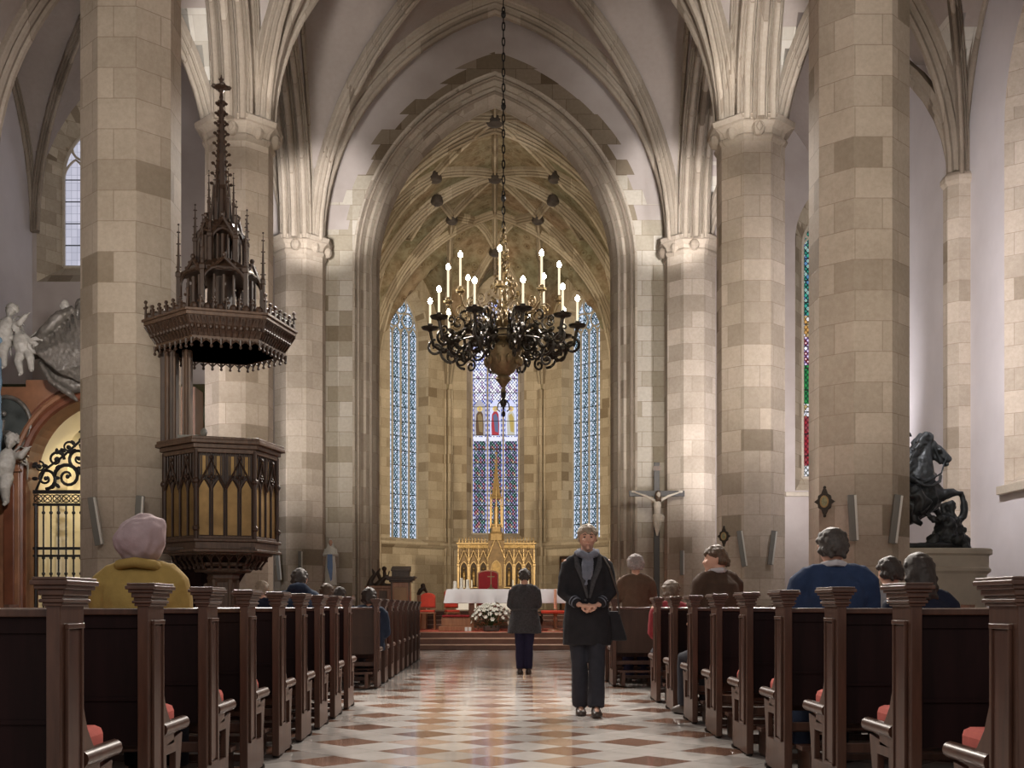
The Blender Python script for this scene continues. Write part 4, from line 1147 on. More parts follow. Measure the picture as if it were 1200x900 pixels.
def arm_mesh(R0, zb, low):
    m = MB()
    if low:
        main = [(.20,5.70),(.35,5.62),(.50,5.66),(.62,5.78),(.74,5.80),(.86,5.66),(.98,5.56),(1.12,5.56),(1.24,5.64),(R0,zb)]
        m.tube(rad(main, 0), .032, 6)
        for sp, rr in ((spiral(.60,5.58,.19,1.3,PI/2,1),.019),(spiral(.92,5.56,.23,1.35,-PI/2,1),.020),(spiral(1.20,5.60,.15,1.3,PI/2,-1),.019),
                       (spiral(.40,5.80,.13,1.2,-PI/2,-1),.016),(spiral(.76,5.36,.11,1.3,PI/2,1),.016),(spiral(.46,5.98,.17,1.2,-PI/2,1),.016),(spiral(.80,6.02,.15,1.2,-PI/2,-1),.016),
                       (spiral(1.06,5.93,.08,1.2,-PI/2,-1),.013)):
            m.tube(rad(sp, 0), rr*1.35, 5)
        for (x, z) in ((.74,5.80),(1.05,5.55),(.5,5.66),(.95,5.6)): m.ball((x,0,z), .06, 6, 5)
        for (x, z, an) in ((.70,5.86,.5),(1.05,5.74,-.4)):   # iron leaves
            m.ball((x,0,z), (.09,.035,.045), 6, 4, Matrix.Rotation(an, 3, 'Y'))
    else:
        main = [(.12,5.95),(.28,6.02),(.42,6.16),(.55,6.22),(.68,6.12),(.82,6.10),(.92,6.2),(R0,zb)]
        m.tube(rad(main, 0), .017, 6)
        for sp, rr in ((spiral(.40,6.02,.13,1.3,PI/2,1),.013),(spiral(.72,6.26,.12,1.3,-PI/2,1),.013),(spiral(.52,6.38,.10,1.2,-PI/2,-1),.011),(spiral(.84,5.98,.09,1.2,PI/2,1),.011),(spiral(.28,6.28,.1,1.2,-PI/2,1),.011)):
            m.tube(rad(sp, 0), rr, 5)
        for (x, z) in ((.55,6.22),(.8,6.1),(.3,6.05)): m.ball((x,0,z), .03, 6, 4)
    return m
def cand(parent, R0, zb, zf):
    k = 1.0 if R0 > 1.1 else .55; p = MB(); p.lathe([(.02,zb-.05),(.05*k,zb-.01),(.14*k,zb+.01),(.16*k,zb+.045),(.05,zb+.03),(.045,zb+.10),(.03,zb+.11)], (R0,0,0), 12); p.build('drip_pan', m_iron2 if R0 > 1.1 else m_brass, parent, smooth=True)
    p = MB(); p.lathe([(.019,zb+.08),(.019,zf-.04)], (R0,0,0), 10); p.build('candle', m_candle, parent, smooth=True)
    p = MB(); p.lathe([(.004,zf-.05),(.030,zf-.03),(.042,zf),(.032,zf+.035),(.004,zf+.07)], (R0,0,0), 10); p.build('bulb', m_bulb, parent, smooth=True)
LOW0 = None
def ring(n, a0, R0, zb, zf, low, mat_):
    am = arm_mesh(R0, zb, low).build('arm' if low else 'upper_arm', mat_, ch)
    cand(am, R0, zb, zf)
    for k in range(n):
        o = am if k == 0 else copy_tree(am, ch)
        o.rotation_euler = (0, 0, -PI/2 + math.radians(a0 + 360/n*k))
ring(10, 14-0, 1.30, 5.92, 6.42, True, m_iron2)
ring(8, -4, .98, 6.38, 7.02, False, m_brass)
for z, r_, w in ((5.80,.52,.018),(5.60,.92,.014)):
    m = MB(); m.tube([(r_*math.cos(2*PI*i/32), r_*math.sin(2*PI*i/32), z) for i in range(33)], w, 6, cap=False); m.build('hoop', m_iron2, ch)
# ================================================================ PEOPLE
skin_m = plain('skin', srgb(205,160,138), .55, 0, .05, 12, .05)
def cloth(name, col, var=.15, rough=.85, sc=14): return plain(name, col, rough, 0, var, sc, .35, .2, .006)
def limb(mb, pts, rs, n=10): mb.tube(pts, rs, n)
def torso(mb, rings, n=18):
    """rings: (x,y,z,rx,ry)"""
    mb.loft([[(x+rx*math.cos(2*PI*k/n), y+ry*math.sin(2*PI*k/n), z) for k in range(n)] for x, y, z, rx, ry in rings])
def head_parts(mb, c, s=1.0, yaw=0., pitch=0.):
    """a head with skull, jaw, nose, lips, brow, ears; faces +y before yaw"""
    R3 = Matrix.Rotation(yaw, 3, 'Z') @ Matrix.Rotation(pitch, 3, 'X')
    def P(x, y, z): return V(c) + (R3 @ V((x, y, z)))*s
    n, m = 22, 18; vs = []; fs = []
    for i in range(m+1):
        ph = PI*i/m
        for k in range(n):
            a = 2*PI*k/n
            x, y, z = math.sin(ph)*math.cos(a), math.sin(ph)*math.sin(a), -math.cos(ph)
            wx = .074; wy = .094; wz = .118
            if z < 0: wx *= 1 - .28*z*z - .10*abs(z); wy *= 1 - .12*abs(z)
            X, Y, Z = x*wx, y*wy, z*wz
            if z < -.1 and y > 0: Y += .012*y*min(1, -z*1.4)               # chin forward
            if y > .3:
                g = math.exp(-((abs(X)-.030)**2/(2*.012**2) + (Z-.004)**2/(2*.010**2))); Y -= .012*g   # eye sockets
                g = math.exp(-((X)**2/(2*.035**2) + (Z-.028)**2/(2*.008**2))); Y += .004*g             # brow
            vs.append(P(X, Y, Z))
    for i in range(m):
        for k in range(n):
            q = (k+1) % n; fs.append((i*n+k, i*n+q, (i+1)*n+q, (i+1)*n+k))
    mb.add(vs, fs)
    mb.tube([P(0,.088,.010), P(0,.100,-.012), P(0,.110,-.030), P(0,.096,-.040)], [.007*s,.009*s,.013*s,.008*s], 8)      # nose
    mb.ball(P(.011,.098,-.034), .008*s, 6, 5); mb.ball(P(-.011,.098,-.034), .008*s, 6, 5)
    mb.ball(P(0,.089,-.061), (.022*s,.008*s,.006*s), 8, 5); mb.ball(P(0,.088,-.070), (.018*s,.009*s,.006*s), 8, 5)      # lips
    mb.ball(P(0,.080,-.096), (.020*s,.016*s,.014*s), 8, 5)
    for sx in (-1, 1):
        mb.tube([P(sx*.072,-.005,-.028), P(sx*.082,-.014,.0), P(sx*.081,-.012,.022), P(sx*.072,0,.016)], [.007*s,.010*s,.010*s,.006*s], 6)
        mb.ball(P(sx*.034,.078,-.025), (.022*s,.016*s,.016*s), 8, 5)        # cheeks
    return P
def hand(mb, w, d, palm_n, s=1., side=1, curl=.5):
    """wrist w, direction d, palm normal (side the fingers curl to); five separate fingers"""
    d = V(d).normalized(); nn = V(palm_n); nn = (nn - d*nn.dot(d)).normalized(); e = d.cross(nn)*side
    w = V(w)
    mb.tube([w - d*.03*s, w + d*.012*s, w + d*.05*s, w + d*.088*s], [.024*s,.026*s,.036*s,.032*s], 10, flat=.55)
    for i, (o, L, r) in enumerate(((-.028,.066,.0085),(-.0095,.078,.009),(.0095,.072,.009),(.027,.058,.008))):
        b = w + d*.078*s + e*o*s; p = [b]; a = 0
        for seg in (.45, .32, .23):
            a += curl*.75; dd = d*math.cos(a) + nn*math.sin(a); p.append(p[-1] + dd*L*seg*s)
        mb.tube(p, [r*s*1.05, r*s, r*s*.92, r*s*.75], 7)
    b = w + d*.025*s - e*.028*s; dd = (d*.75 - e*.6 + nn*.35).normalized(); d2 = (d*.95 + nn*.35).normalized()
    mb.tube([b, b+dd*.035*s, b+dd*.035*s+d2*.03*s, b+dd*.035*s+d2*.052*s], [.013*s,.011*s,.0095*s,.007*s], 7)
def hair_cap(P, s, style, r_=None):
    """hair as one shell around the skull"""
    m = MB(); n = 20
    if style == 'short':
        prof = [(-.050,.066,-.034),(-.03,.074,-.030),(0,.082,-.022),(.03,.086,-.010),(.06,.083,.0),(.09,.070,.004),(.115,.045,0),(.128,.012,-.002)]
    elif style == 'bob':
        prof = [(-.085,.070,-.040),(-.06,.084,-.036),(-.02,.092,-.030),(.02,.095,-.016),(.06,.092,-.004),(.095,.078,.002),(.122,.050,0),(.137,.014,0)]
    elif style == 'puff':
        prof = [(-.075,.070,-.040),(-.05,.094,-.034),(-.01,.108,-.026),(.03,.112,-.014),(.07,.106,-.004),(.105,.088,0),(.132,.055,0),(.148,.016,0)]
    else:                                      # long
        prof = [(-.20,.070,-.060),(-.15,.088,-.054),(-.09,.092,-.046),(-.03,.094,-.034),(.02,.095,-.016),(.06,.091,-.004),(.095,.076,0),(.12,.048,0),(.134,.014,0)]
    rings = []
    for z, r, yo in prof:
        ring_ = []
        for k in range(n):
            a = 2*PI*k/n; x = r*math.cos(a); y = r*1.12*math.sin(a) + yo
            f_ = z + .030*max(0, math.sin(a)) if z < .03 else z
            if math.sin(a) > .45 and z < .045: y = min(y, .035 if z < .02 else .06)
            ring_.append(P(x, y, f_))
        rings.append(ring_)
    m.loft(rings)
    rr = random.Random(len(prof))
    for i in range(46):                         # locks
        a = rr.uniform(0, 2*PI); j = rr.randrange(1, len(prof)-1); z, r, yo = prof[j]
        if math.sin(a) > .35 and z < .05: continue
        k = .97; c1 = P(r*k*math.cos(a), r*1.12*k*math.sin(a)+yo, z); c2 = P(r*k*math.cos(a+.18)*.99, r*1.12*k*math.sin(a+.18)+yo, z-.035)
        m.tube([c1, (c1+c2)/2 + (c1-V(P(0,0,0))).normalized()*.006*s, c2], [.012*s,.015*s,.007*s], 5)
    return m

def noisy(me, amp, sc, seed=0, zmax=None):
    nr = [n.vector.copy() for n in me.vertex_normals]; co = [v.co.copy() for v in me.vertices]; flat = []
    for c, n in zip(co, nr):
        flat += list(c + n * amp * noise.noise(V((c.x*sc + seed, c.y*sc, c.z*sc*.7))))
    me.vertices.foreach_set('co', flat); me.update()

def person(loc, rz, label, J, coat, hair, hcol, voxel=.012, yaw=0., pitch=0., legs=None, hs=1.0, group=None, extras=None, folds=.006, hat=None, skin=None, hands=True, collar=None):
    root = empty('person', loc, rz, label, 'person', group)
    b = MB(); nk = V(J['neck']); hd = V(J['head']); ch_ = V(J['chest']); pv = V(J['pelvis'])
    P = head_parts(b, hd, hs, yaw, pitch)
    b.tube([ch_ + V((0,0,.05)), nk, hd + V((0,-.015,-.06))], [.07,.056,.054], 12)
    W_ = J.get('sw', .19)
    mid = (ch_+pv)/2
    torso(b, [(pv.x,pv.y,pv.z-.08,.12,.10),(pv.x,pv.y,pv.z,.16,.115),(mid.x,mid.y,mid.z,.135,.10),(ch_.x,ch_.y,ch_.z,.155,.11),(ch_.x*.5+nk.x*.5,ch_.y*.5+nk.y*.5,ch_.z+.08,.13,.085),(nk.x,nk.y,nk.z-.01,.07,.06)])
    for sd, k in ((-1,'l'),(1,'r')):
        sh, el, wr = V(J['sh'+k]), V(J['el'+k]), V(J['wr'+k])
        b.tube([sh*.8+V((nk.x,nk.y,sh.z))*.2, sh, (sh+el)/2, el, (el+wr)/2, wr], [.05,.052,.044,.036,.036,.025], 10)
        if hands: hand(b, wr, J.get('hd'+k, (wr-el)), J.get('hn'+k, (0,0,-1)), 1.0, sd, J.get('curl', .5))
        hp, kn, an = V(J['hip'+k]), V(J['kn'+k]), V(J['an'+k]); fd = V(J.get('foot', (0,1,0))).normalized()
        b.tube([pv*.4+hp*.6, hp, (hp+kn)/2, kn, kn*.6+an*.4, an], [.075,.082,.068,.052,.053,.036], 10)
        b.tube([an-fd*.03-V((0,0,.02)), an+fd*.05-V((0,0,.035)), an+fd*.15-V((0,0,.05))], [.032,.036,.022], 8)
    me = fuse(b, voxel, 1); body = link('body', me, skin or skin_m, root)
    # clothing
    if coat:
        m = MB(); cm, spec = coat; hem = spec.get('hem'); th = spec.get('th', .028)
        rr_ = spec.get('rings')
        if rr_: torso(m, rr_)
        else:
            torso(m, [(pv.x,pv.y,pv.z-.10,.165+th,.13+th),(pv.x,pv.y,pv.z+.02,.165+th,.13+th),(mid.x,mid.y,mid.z,.145+th,.115+th),(ch_.x,ch_.y,ch_.z,.165+th,.12+th),
                  (ch_.x,ch_.y,ch_.z+.09,.165+th*.6,.105+th),((ch_.x+nk.x)/2,(ch_.y+nk.y)/2,nk.z-.035,.11+th*.3,.08+th*.5),(nk.x,nk.y-.005,nk.z+.005,.062,.060)])
        for k in 'lr':
            sh, el, wr = V(J['sh'+k]), V(J['el'+k]), V(J['wr'+k]); e2 = wr.lerp(el, .06)
            m.tube([sh*.45+V((nk.x,nk.y,sh.z-.02))*.55, sh*.85+V((nk.x,nk.y,sh.z-.02))*.15, sh+V((0,0,-.035)), (sh+el)/2, el, (el+e2)/2, e2], [.045,.058+th*.4,.058+th*.5,.052+th*.6,.047+th*.5,.043+th*.4,.036+th*.4], 12)
            m.tube([V((nk.x,nk.y-.01,nk.z-.02)), V(nk)*.45+sh*.55+V((0,-.005,-.005)), sh+V((0,0,-.03))], [.058,.055+th*.3,.05+th*.4], 12)
        if spec.get('hood'):
            q = V(nk) + V((0,-.055,.02)); m.tube([q+V((-.10,.03,0)), q+V((-.06,-.02,.02)), q+V((0,-.04,.03)), q+V((.06,-.02,.02)), q+V((.10,.03,0))], [.03,.05,.055,.05,.03], 10)
        me = fuse(m, max(voxel, .012), 3); noisy(me, folds*1.6, 7, sum(map(ord, label))%17); noisy(me, folds*.8, 19, 3)
        link('coat' if spec.get('long') else 'jacket', me, cm, root)
    if legs:
        lm, th = legs; m = MB()
        for k in 'lr':
            hp, kn, an = V(J['hip'+k]), V(J['kn'+k]), V(J['an'+k])
            m.tube([pv*.5+hp*.5+V((0,0,.05)), hp, (hp+kn)/2, kn, kn*.5+an*.5, an+V((0,0,-.01))], [.095+th*.3,.096+th*.4,.080+th*.5,.064+th*.6,.060+th,.052+th*1.2], 12)
        torso(m, [(pv.x,pv.y,pv.z-.10,.15,.12),(pv.x,pv.y,pv.z+.03,.165,.13)])
        me = fuse(m, .014, 2); noisy(me, .007, 9, 5); link('trousers', me, lm, root)
        for k in 'lr':
            m = MB(); an = V(J['an'+k]); fd = V(J.get('foot'+k, J.get('foot', (0,1,0)))).normalized(); sd = V((fd.y, -fd.x, 0)); z0 = an.z-.085
            rings = []
            for t_, w_, h_ in ((-.075,.028,.06),(-.06,.036,.085),(-.02,.040,.105),(.04,.044,.085),(.10,.050,.060),(.15,.046,.048),(.185,.030,.036)):
                c = V((an.x, an.y, z0)) + fd*t_; rings.append([c+sd*(-w_), c+sd*w_, c+sd*w_*1.02+V((0,0,h_*.45)), c+sd*w_*.6+V((0,0,h_)), c-sd*w_*.6+V((0,0,h_)), c-sd*w_*1.02+V((0,0,h_*.45))])
            m.loft(rings); m.build('shoe', shoe_m, root, smooth='all')
    if hair:
        me = fuse(hair_cap(P, hs, hair), .008, 1); noisy(me, .007, 24, 2); link('hair', me, hcol, root)
    if extras: extras(root, P)
    return root
shoe_m = plain('dark leather shoe', (.05,.035,.028), .4, 0, .2, 12, .1)
coat_black = cloth('black wool coat', (.022,.021,.024)); coat_char = cloth('charcoal grey wool coat', (.060,.058,.062), .3, .9, 40)
jeans = cloth('dark grey blue jeans', (.032,.033,.042)); navy_tr = cloth('navy trousers', (.020,.018,.045))
m_must = cloth('mustard wool coat', srgb(156,130,74), .12); m_beret = cloth('lilac grey felt', srgb(168,148,150), .12)
m_blue = cloth('blue knitted sweater', srgb(42,56,84), .15); m_navy = cloth('navy jacket', srgb(28,32,48)); m_greyj = cloth('grey jacket', srgb(140,138,140))
m_brown = cloth('brown jacket', srgb(100,80,66)); m_dbrown = cloth('dark brown jacket', srgb(72,56,46)); m_navyb = cloth('navy blue puffer jacket', srgb(36,46,64)); m_red = cloth('pinkish red top', srgb(128,50,56))
m_scarf = cloth('grey blue scarf', srgb(112,116,128), .3); m_shirt = cloth('pale collar', srgb(190,186,188))
h_dark = plain('dark hair', (.025,.016,.012), .55, 0, .4, 60, .4); h_brown = plain('brown hair', (.09,.055,.032), .55, 0, .4, 60, .4)
h_salt = plain('salt and pepper hair', (.050,.040,.034), .6, 0, .5, 60, .4); h_grey = plain('grey curly hair', (.30,.26,.25), .7, 0, .35, 50, .5); h_blond = plain('ash blond hair', (.28,.22,.16), .6, 0, .3, 60, .4)

def stand(h=1.75, lean=0.):
    k = h/1.75
    J = dict(pelvis=(0,0,.95*k), chest=(0,.0,1.28*k), neck=(0,-.01,1.48*k), head=(0,.012,1.635*k), shl=(-.19*k,0,1.42*k), shr=(.19*k,0,1.42*k),
             ell=(-.25*k,-.02,1.13*k), elr=(.25*k,-.02,1.13*k), wrl=(-.22*k,.10,.90*k), wrr=(.22*k,.10,.90*k),
             hipl=(-.09,0,.90*k), hipr=(.09,0,.90*k), knl=(-.10,.02,.50*k), knr=(.10,.02,.50*k), anl=(-.10,0,.09), anr=(.10,0,.09))
    return J
def sit(hz=1.24, lean=.0, z=.0, arms='lap'):
    s = .475+z
    sz = hz-.185
    J = dict(pelvis=(0,0,s+.12), chest=(0,.02+lean*.5,sz-.13), neck=(0,.03+lean,hz-.125), head=(0,.06+lean*1.3,hz), shl=(-.185,.02+lean*.8,sz), shr=(.185,.02+lean*.8,sz),
             ell=(-.215,.06+lean,sz-.28), elr=(.215,.06+lean,sz-.28), wrl=(-.10,.28+lean,sz-.38), wrr=(.10,.28+lean,sz-.38),
             hipl=(-.10,.03,s+.10), hipr=(.10,.03,s+.10), knl=(-.12,.40,s+.07), knr=(.12,.40,s+.07), anl=(-.12,.40,.10+max(0,z)), anr=(.12,.40,.10+max(0,z)))
    J['hdl'] = (.4,.8,-.2); J['hdr'] = (-.4,.8,-.2)
    return J
# --- the walking figure in the aisle, facing the camera, hands clasped
Y0 = 10.84; X0 = (688-VX)*Y0/F
J = stand(1.79)
J.update(shl=(-.175,0,1.44), shr=(.175,0,1.44), wrl=(-.085,.20,1.035), wrr=(.085,.20,1.035), ell=(-.225,.02,1.15), elr=(.225,.02,1.15), hdl=(.85,.12,-.15), hdr=(-.85,.12,-.1), hnl=(0,-.5,-.9), hnr=(0,-.9,-.4), curl=.75,
         anl=(-.065,.20,.10), knl=(-.085,.11,.53), anr=(.06,-.06,.09), knr=(.075,.04,.51), foot=(0,1,0), head=(.0,.02,1.665))
def ex_walk(root, P):
    # open lapels, scarf hanging down the front, cuffs, eyes, shoulder bag
    m = MB(); m.tube([(-.085,.02,1.525),(-.06,.10,1.51),(0,.13,1.485),(.06,.10,1.51),(.085,.02,1.525),(.05,-.06,1.54),(-.05,-.06,1.54),(-.085,.02,1.525)], .040, 10)
    m.tube([(.03,.13,1.46),(.035,.165,1.36),(.025,.175,1.22)], [.03,.032,.022], 8, flat=.5); m.tube([(-.03,.13,1.46),(-.02,.165,1.38),(-.005,.172,1.27)], [.028,.028,.02], 8, flat=.5)
    me = fuse(m, .010, 1); noisy(me, .012, 22, 1); link('scarf', me, m_scarf, root)
    m = MB(); m.tube([(-.11,.085,1.49),(-.10,.145,1.40),(-.045,.172,1.26),(-.01,.180,1.10)], [.018,.028,.024,.010], 8, flat=.4); m.build('lapel', coat_char, root, smooth=True)
    m = MB(); m.tube([(.11,.085,1.49),(.10,.145,1.40),(.045,.172,1.26),(.01,.180,1.10)], [.018,.028,.024,.010], 8, flat=.4); m.build('lapel', coat_char, root, smooth=True)
    for sx, k in ((-1,'l'),(1,'r')):
        w, e = V(J['wr'+k]), V(J['el'+k]); d = (e-w).normalized()
        for a in (.05, .085): MB().tube([w+d*a, w+d*(a+.012)], .054, 14).build('cuff_trim', m_scarf, root, smooth=True)
    for z in (1.08,.98,1.20): MB().ball((.03,.175,z), (.014,.008,.014), 8, 6).build('button', coat_char, root)
    for sx in (-1, 1):
        MB().ball(P(sx*.030,.0815,.004), (.011,.006,.007), 8, 6).build('eye', shoe_m, root)
        MB().tube([P(sx*.015,.093,.024), P(sx*.030,.092,.030), P(sx*.046,.084,.024)], [.003,.0042,.002], 6).build('eyebrow', h_dark, root)
    MB().tube([P(-.018,.0965,-.066), P(0,.099,-.065), P(.018,.0965,-.066)], .0022, 5).build('mouth', plain('lip line', (.25,.08,.07), .6), root)
    m = MB(); m.tube([(-.14,.06,1.49),(-.20,.12,1.38),(-.28,.08,1.15),(-.30,.03,.95)], .009, 6); m.build('bag_strap', shoe_m, root)
pr = [(0,.01,.66,.235,.165),(0,.01,.78,.23,.165),(0,.005,.95,.215,.15),(0,.0,1.12,.19,.142),(0,.0,1.28,.195,.148),(0,0,1.39,.185,.135),(0,0,1.45,.15,.11),(0,-.005,1.50,.10,.085),(0,-.01,1.53,.07,.07)]
wk = person((X0, Y0, 0), PI, 'person in black coat and grey scarf walking towards the camera, hands clasped', J, (coat_black, dict(rings=pr, th=.03, long=1)), 'short', h_blond, .008, legs=(jeans, .022), extras=ex_walk, hs=1.05)
m = MB(); m.extrude([(-.30,.70),(-.24,.98),(-.06,.98),(.02,.70)], -.05, .05, 'y'); o = m.build('shoulder_bag', coat_black, None, bevel=.02)
o.location = (X0+.36, Y0+.02, .0); tag(o, 'black shoulder bag hanging at the hip of the walking person', 'bag')
# --- woman standing in the aisle, seen from behind, walking to the altar
Y1 = 17.4; X1 = (614.5-VX)*Y1/F
J = stand(1.58); J.update(ell=(-.205,.05,1.04), elr=(.205,.05,1.04), wrl=(-.12,.24,.98), wrr=(.12,.24,.98), hdl=(.6,.6,0), hdr=(-.6,.6,0), hipl=(-.075,0,.82), hipr=(.075,0,.82), knl=(-.07,.0,.45), knr=(.07,.0,.45), anl=(-.065,0,.09), anr=(.065,.03,.09), head=(0,.03,1.475))
pr = [(0,0,.62,.262,.20),(0,0,.70,.255,.19),(0,0,.85,.225,.17),(0,0,.98,.195,.15),(0,0,1.15,.20,.145),(0,0,1.24,.195,.13),(0,0,1.30,.15,.11),(0,0,1.35,.085,.08)]
def ex_w(root, P):
    m = MB(); m.box(-.20,.20,-.160,-.150,.965,.995); m.build('coat_belt', coat_char, root)
person((X1, Y1, 0), 0, 'person in charcoal knee-length coat standing in the aisle facing the altar', J, (coat_char, dict(rings=pr, th=.03, long=1)), 'short', h_salt, .011, legs=(navy_tr, .006), extras=ex_w)
# --- seated woman in mustard, lilac beret
def ex_beret(root, P):
    m = MB(); rings = []
    for z, r, yo in ((-.092,.080,-.015),(-.080,.098,-.02),(-.05,.122,-.024),(-.01,.137,-.03),(.04,.141,-.034),(.085,.136,-.03),(.12,.120,-.02),(.142,.092,-.015),(.158,.050,-.012),(.164,.008,-.012)):
        rings.append([P(r*math.cos(2*PI*k/24)*1.0 + .012*(z > .05), r*1.0*math.sin(2*PI*k/24)+yo, z + .11*r*math.cos(2*PI*k/24)*(z > -.05)) for k in range(24)])
    m.loft(rings); me = fuse(m, .010, 2); noisy(me, .013, 10, 8); noisy(me, .010, 22, 1)
    link('beret', me, m_beret, root)
    m = MB(); m.tube([(-.12,.03,1.225),(-.09,-.05,1.25),(0,-.09,1.262),(.09,-.05,1.25),(.12,.03,1.225),(.08,.10,1.20),(-.08,.10,1.20),(-.12,.03,1.225)], .032, 10, flat=.9); m.build('coat_collar', m_must, root, smooth=True)
person(((164-VX)*6.38/F, 6.36, 0), 0.05, 'person in mustard coat and lilac beret seated in the left pews', sit(1.37), (m_must, dict(th=.055, long=1)), 'short', h_grey, .012, legs=(jeans,.01), extras=ex_beret, pitch=.08, yaw=-.1)
# --- man in blue sweater
def ex_col(root, P):
    m = MB(); m.tube([(-.075,.02,1.285),(-.045,-.025,1.295),(0,-.045,1.30),(.045,-.025,1.295),(.075,.02,1.285),(.05,.09,1.27),(-.05,.09,1.27),(-.075,.02,1.285)], .018, 8, flat=1.2); m.build('shirt_collar', m_shirt, root, smooth=True)
J = sit(1.395, .0); J['shl'] = (-.205,.02,1.21); J['shr'] = (.205,.02,1.21); J['ell'] = (-.24,.06,.93); J['elr'] = (.24,.06,.93)
person(((977-VX)*7.4/F, 7.38, 0), -.05, 'person with short greying hair and blue sweater seated right of the aisle', J, (m_blue, dict(th=.05)), 'short', h_salt, .012, legs=(cloth('faded jeans', srgb(70,84,110)),.01), extras=ex_col, hs=1.1)
person(((1078-VX)*7.55/F, 7.50, 0), 0.1, 'person with long dark hair and navy jacket seated near the horse statue', sit(1.245), (m_navy, dict(th=.035)), 'long', h_dark, .014, legs=(jeans,.01))
person(((1047-VX)*8.5/F, 8.5, 0), 0.15, 'person with short dark hair and grey jacket seated behind the blue sweater', sit(1.27), (m_greyj, dict(th=.03)), 'short', h_dark, .014, legs=(jeans,.01))
def ex_wscarf(root, P):
    m = MB(); m.tube([(-.08,.02,1.345),(0,-.04,1.355),(.08,.02,1.345),(.06,.10,1.32),(0,.12,1.31),(-.06,.10,1.32),(-.08,.02,1.345)], .026, 8); m.tube([(.02,.12,1.31),(.03,.165,1.22),(.03,.18,1.08)], [.025,.025,.02], 8, flat=.5); m.build('scarf', m_shirt, root, smooth=True)
J = sit(1.455)
person(((843-VX)*10.6/F, 10.58, 0), .42, 'person in dark brown jacket and white scarf, turned left in the right pews', J, (m_dbrown, dict(th=.05)), 'short', h_brown, .013, legs=(jeans,.01), extras=ex_wscarf, yaw=1.0, hs=1.08)
J = stand(1.70); J.update(wrl=(-.16,.28,1.12), wrr=(.12,.28,1.12), ell=(-.27,.05,1.10), elr=(.26,.05,1.10), hdl=(0,.6,.6), hdr=(0,.6,.6))
person(((745-VX)*15.5/F, 15.50, 0), .12, 'person with curly grey hair and brown jacket standing in the right pews', J, (m_brown, dict(th=.04)), 'puff', h_grey, .014, legs=(navy_tr,.02))
person((1.99, 12.95, 0), 0., 'person in pinkish red top seated below the crucifix', sit(1.19, z=-.05), (m_red, dict(th=.02)), 'bob', h_brown, .014, legs=(jeans,.01))
person(((350-VX)*12.0/F, 12.0, 0), 0, 'person with black hair and blue puffer jacket seated left, left of the Madonna', sit(1.30), (m_navyb, dict(th=.05, hood=1)), 'short', h_dark, .014, legs=(jeans,.01))
person(((306-VX)*14.97/F, 14.97, 0), 0, 'person with pale hair and dark jacket seated beside the pulpit column', sit(1.24), (m_navy, dict(th=.03)), 'short', h_blond, .015, legs=(jeans,.01))
person(((382-VX)*15.9/F, 15.92, 0), 0, 'person with brown bobbed hair seated left, below the Madonna statue', sit(1.21), (m_brown, dict(th=.03)), 'bob', h_brown, .015, legs=(jeans,.01))
person(((399-VX)*17.0/F, 16.88, 0), 0, 'person with greyish brown hair seated left, right of the Madonna statue', sit(1.19), (m_navy, dict(th=.03)), 'short', h_salt, .015, legs=(jeans,.01))
person(((432-VX)*14.97/F, 14.96, 0), 0, 'person with dark hair and navy jacket in the foremost far left pew', sit(1.14, z=-.04), (m_navyb, dict(th=.045)), 'bob', h_dark, .014, legs=(jeans,.01))
# ================================================================ SANCTUARY
ZP, ZCH = .415, .90
def at(px, py, Y): return V(((px-VX)*Y/F, Y, HC+(VY-py)*Y/F))
# altar
al = empty('altar', (.70, 29.6, ZP), 0, 'long altar table with wooden legs standing on the red carpet behind the flowers', 'altar')
MB().box(-1.75,1.75,-.45,.45,.97,1.03).build('altar_top', m_reddwood, al, bevel=.01)
for x in (-1.30,1.30):
    for y in (-.3,.3): MB().box(x-.07,x+.07,y-.07,y+.07,0,.97).build('leg', m_reddwood, al, bevel=.01)
MB().box(-1.3,1.3,-.05,.05,.12,.22).build('stretcher', m_reddwood, al)
m = MB(); n = 70; top = []; 
def clothz(i, z): return z
rings = []
per = [(-1.92,-.52),(1.92,-.52),(1.92,.52),(-1.92,.52)]
P_ = []
for (x0,y0),(x1,y1) in zip(per, per[1:]+per[:1]):
    k_ = 44 if abs(x1-x0) > 1 else 14
    for i in range(k_): P_.append((x0+(x1-x0)*i/k_, y0+(y1-y0)*i/k_))
def cring(z, out, wav):
    r = []
    for i, (x, y) in enumerate(P_):
        w = math.sin(i*1.15)*wav + math.sin(i*.47+1)*wav*.7; d = V((x, y*2.2)).normalized()
        ex = out+w; r.append((x + (ex if abs(x) > 1.9 else 0)*math.copysign(1, x), y + (ex if abs(y) > .51 else 0)*math.copysign(1, y), z))
    return r
m.loft([cring(1.03,-.04,0), cring(1.05,-.03,0), cring(1.045,0,0), cring(1.0,.012,.004), cring(.85,.03,.028), cring(.70,.045,.05), cring(.69,.035,.05)], cap=False)
m.add([(x*.985, y*.97, 1.048) for x, y in P_], [tuple(range(len(P_)))])
o = m.build('altar_cloth', m_cloth, None, loc=(.70, 29.6, ZP), smooth=True, normals=False); tag(o, 'white cloth draped over the long altar table', 'altar cloth')
ZT = ZP+1.05
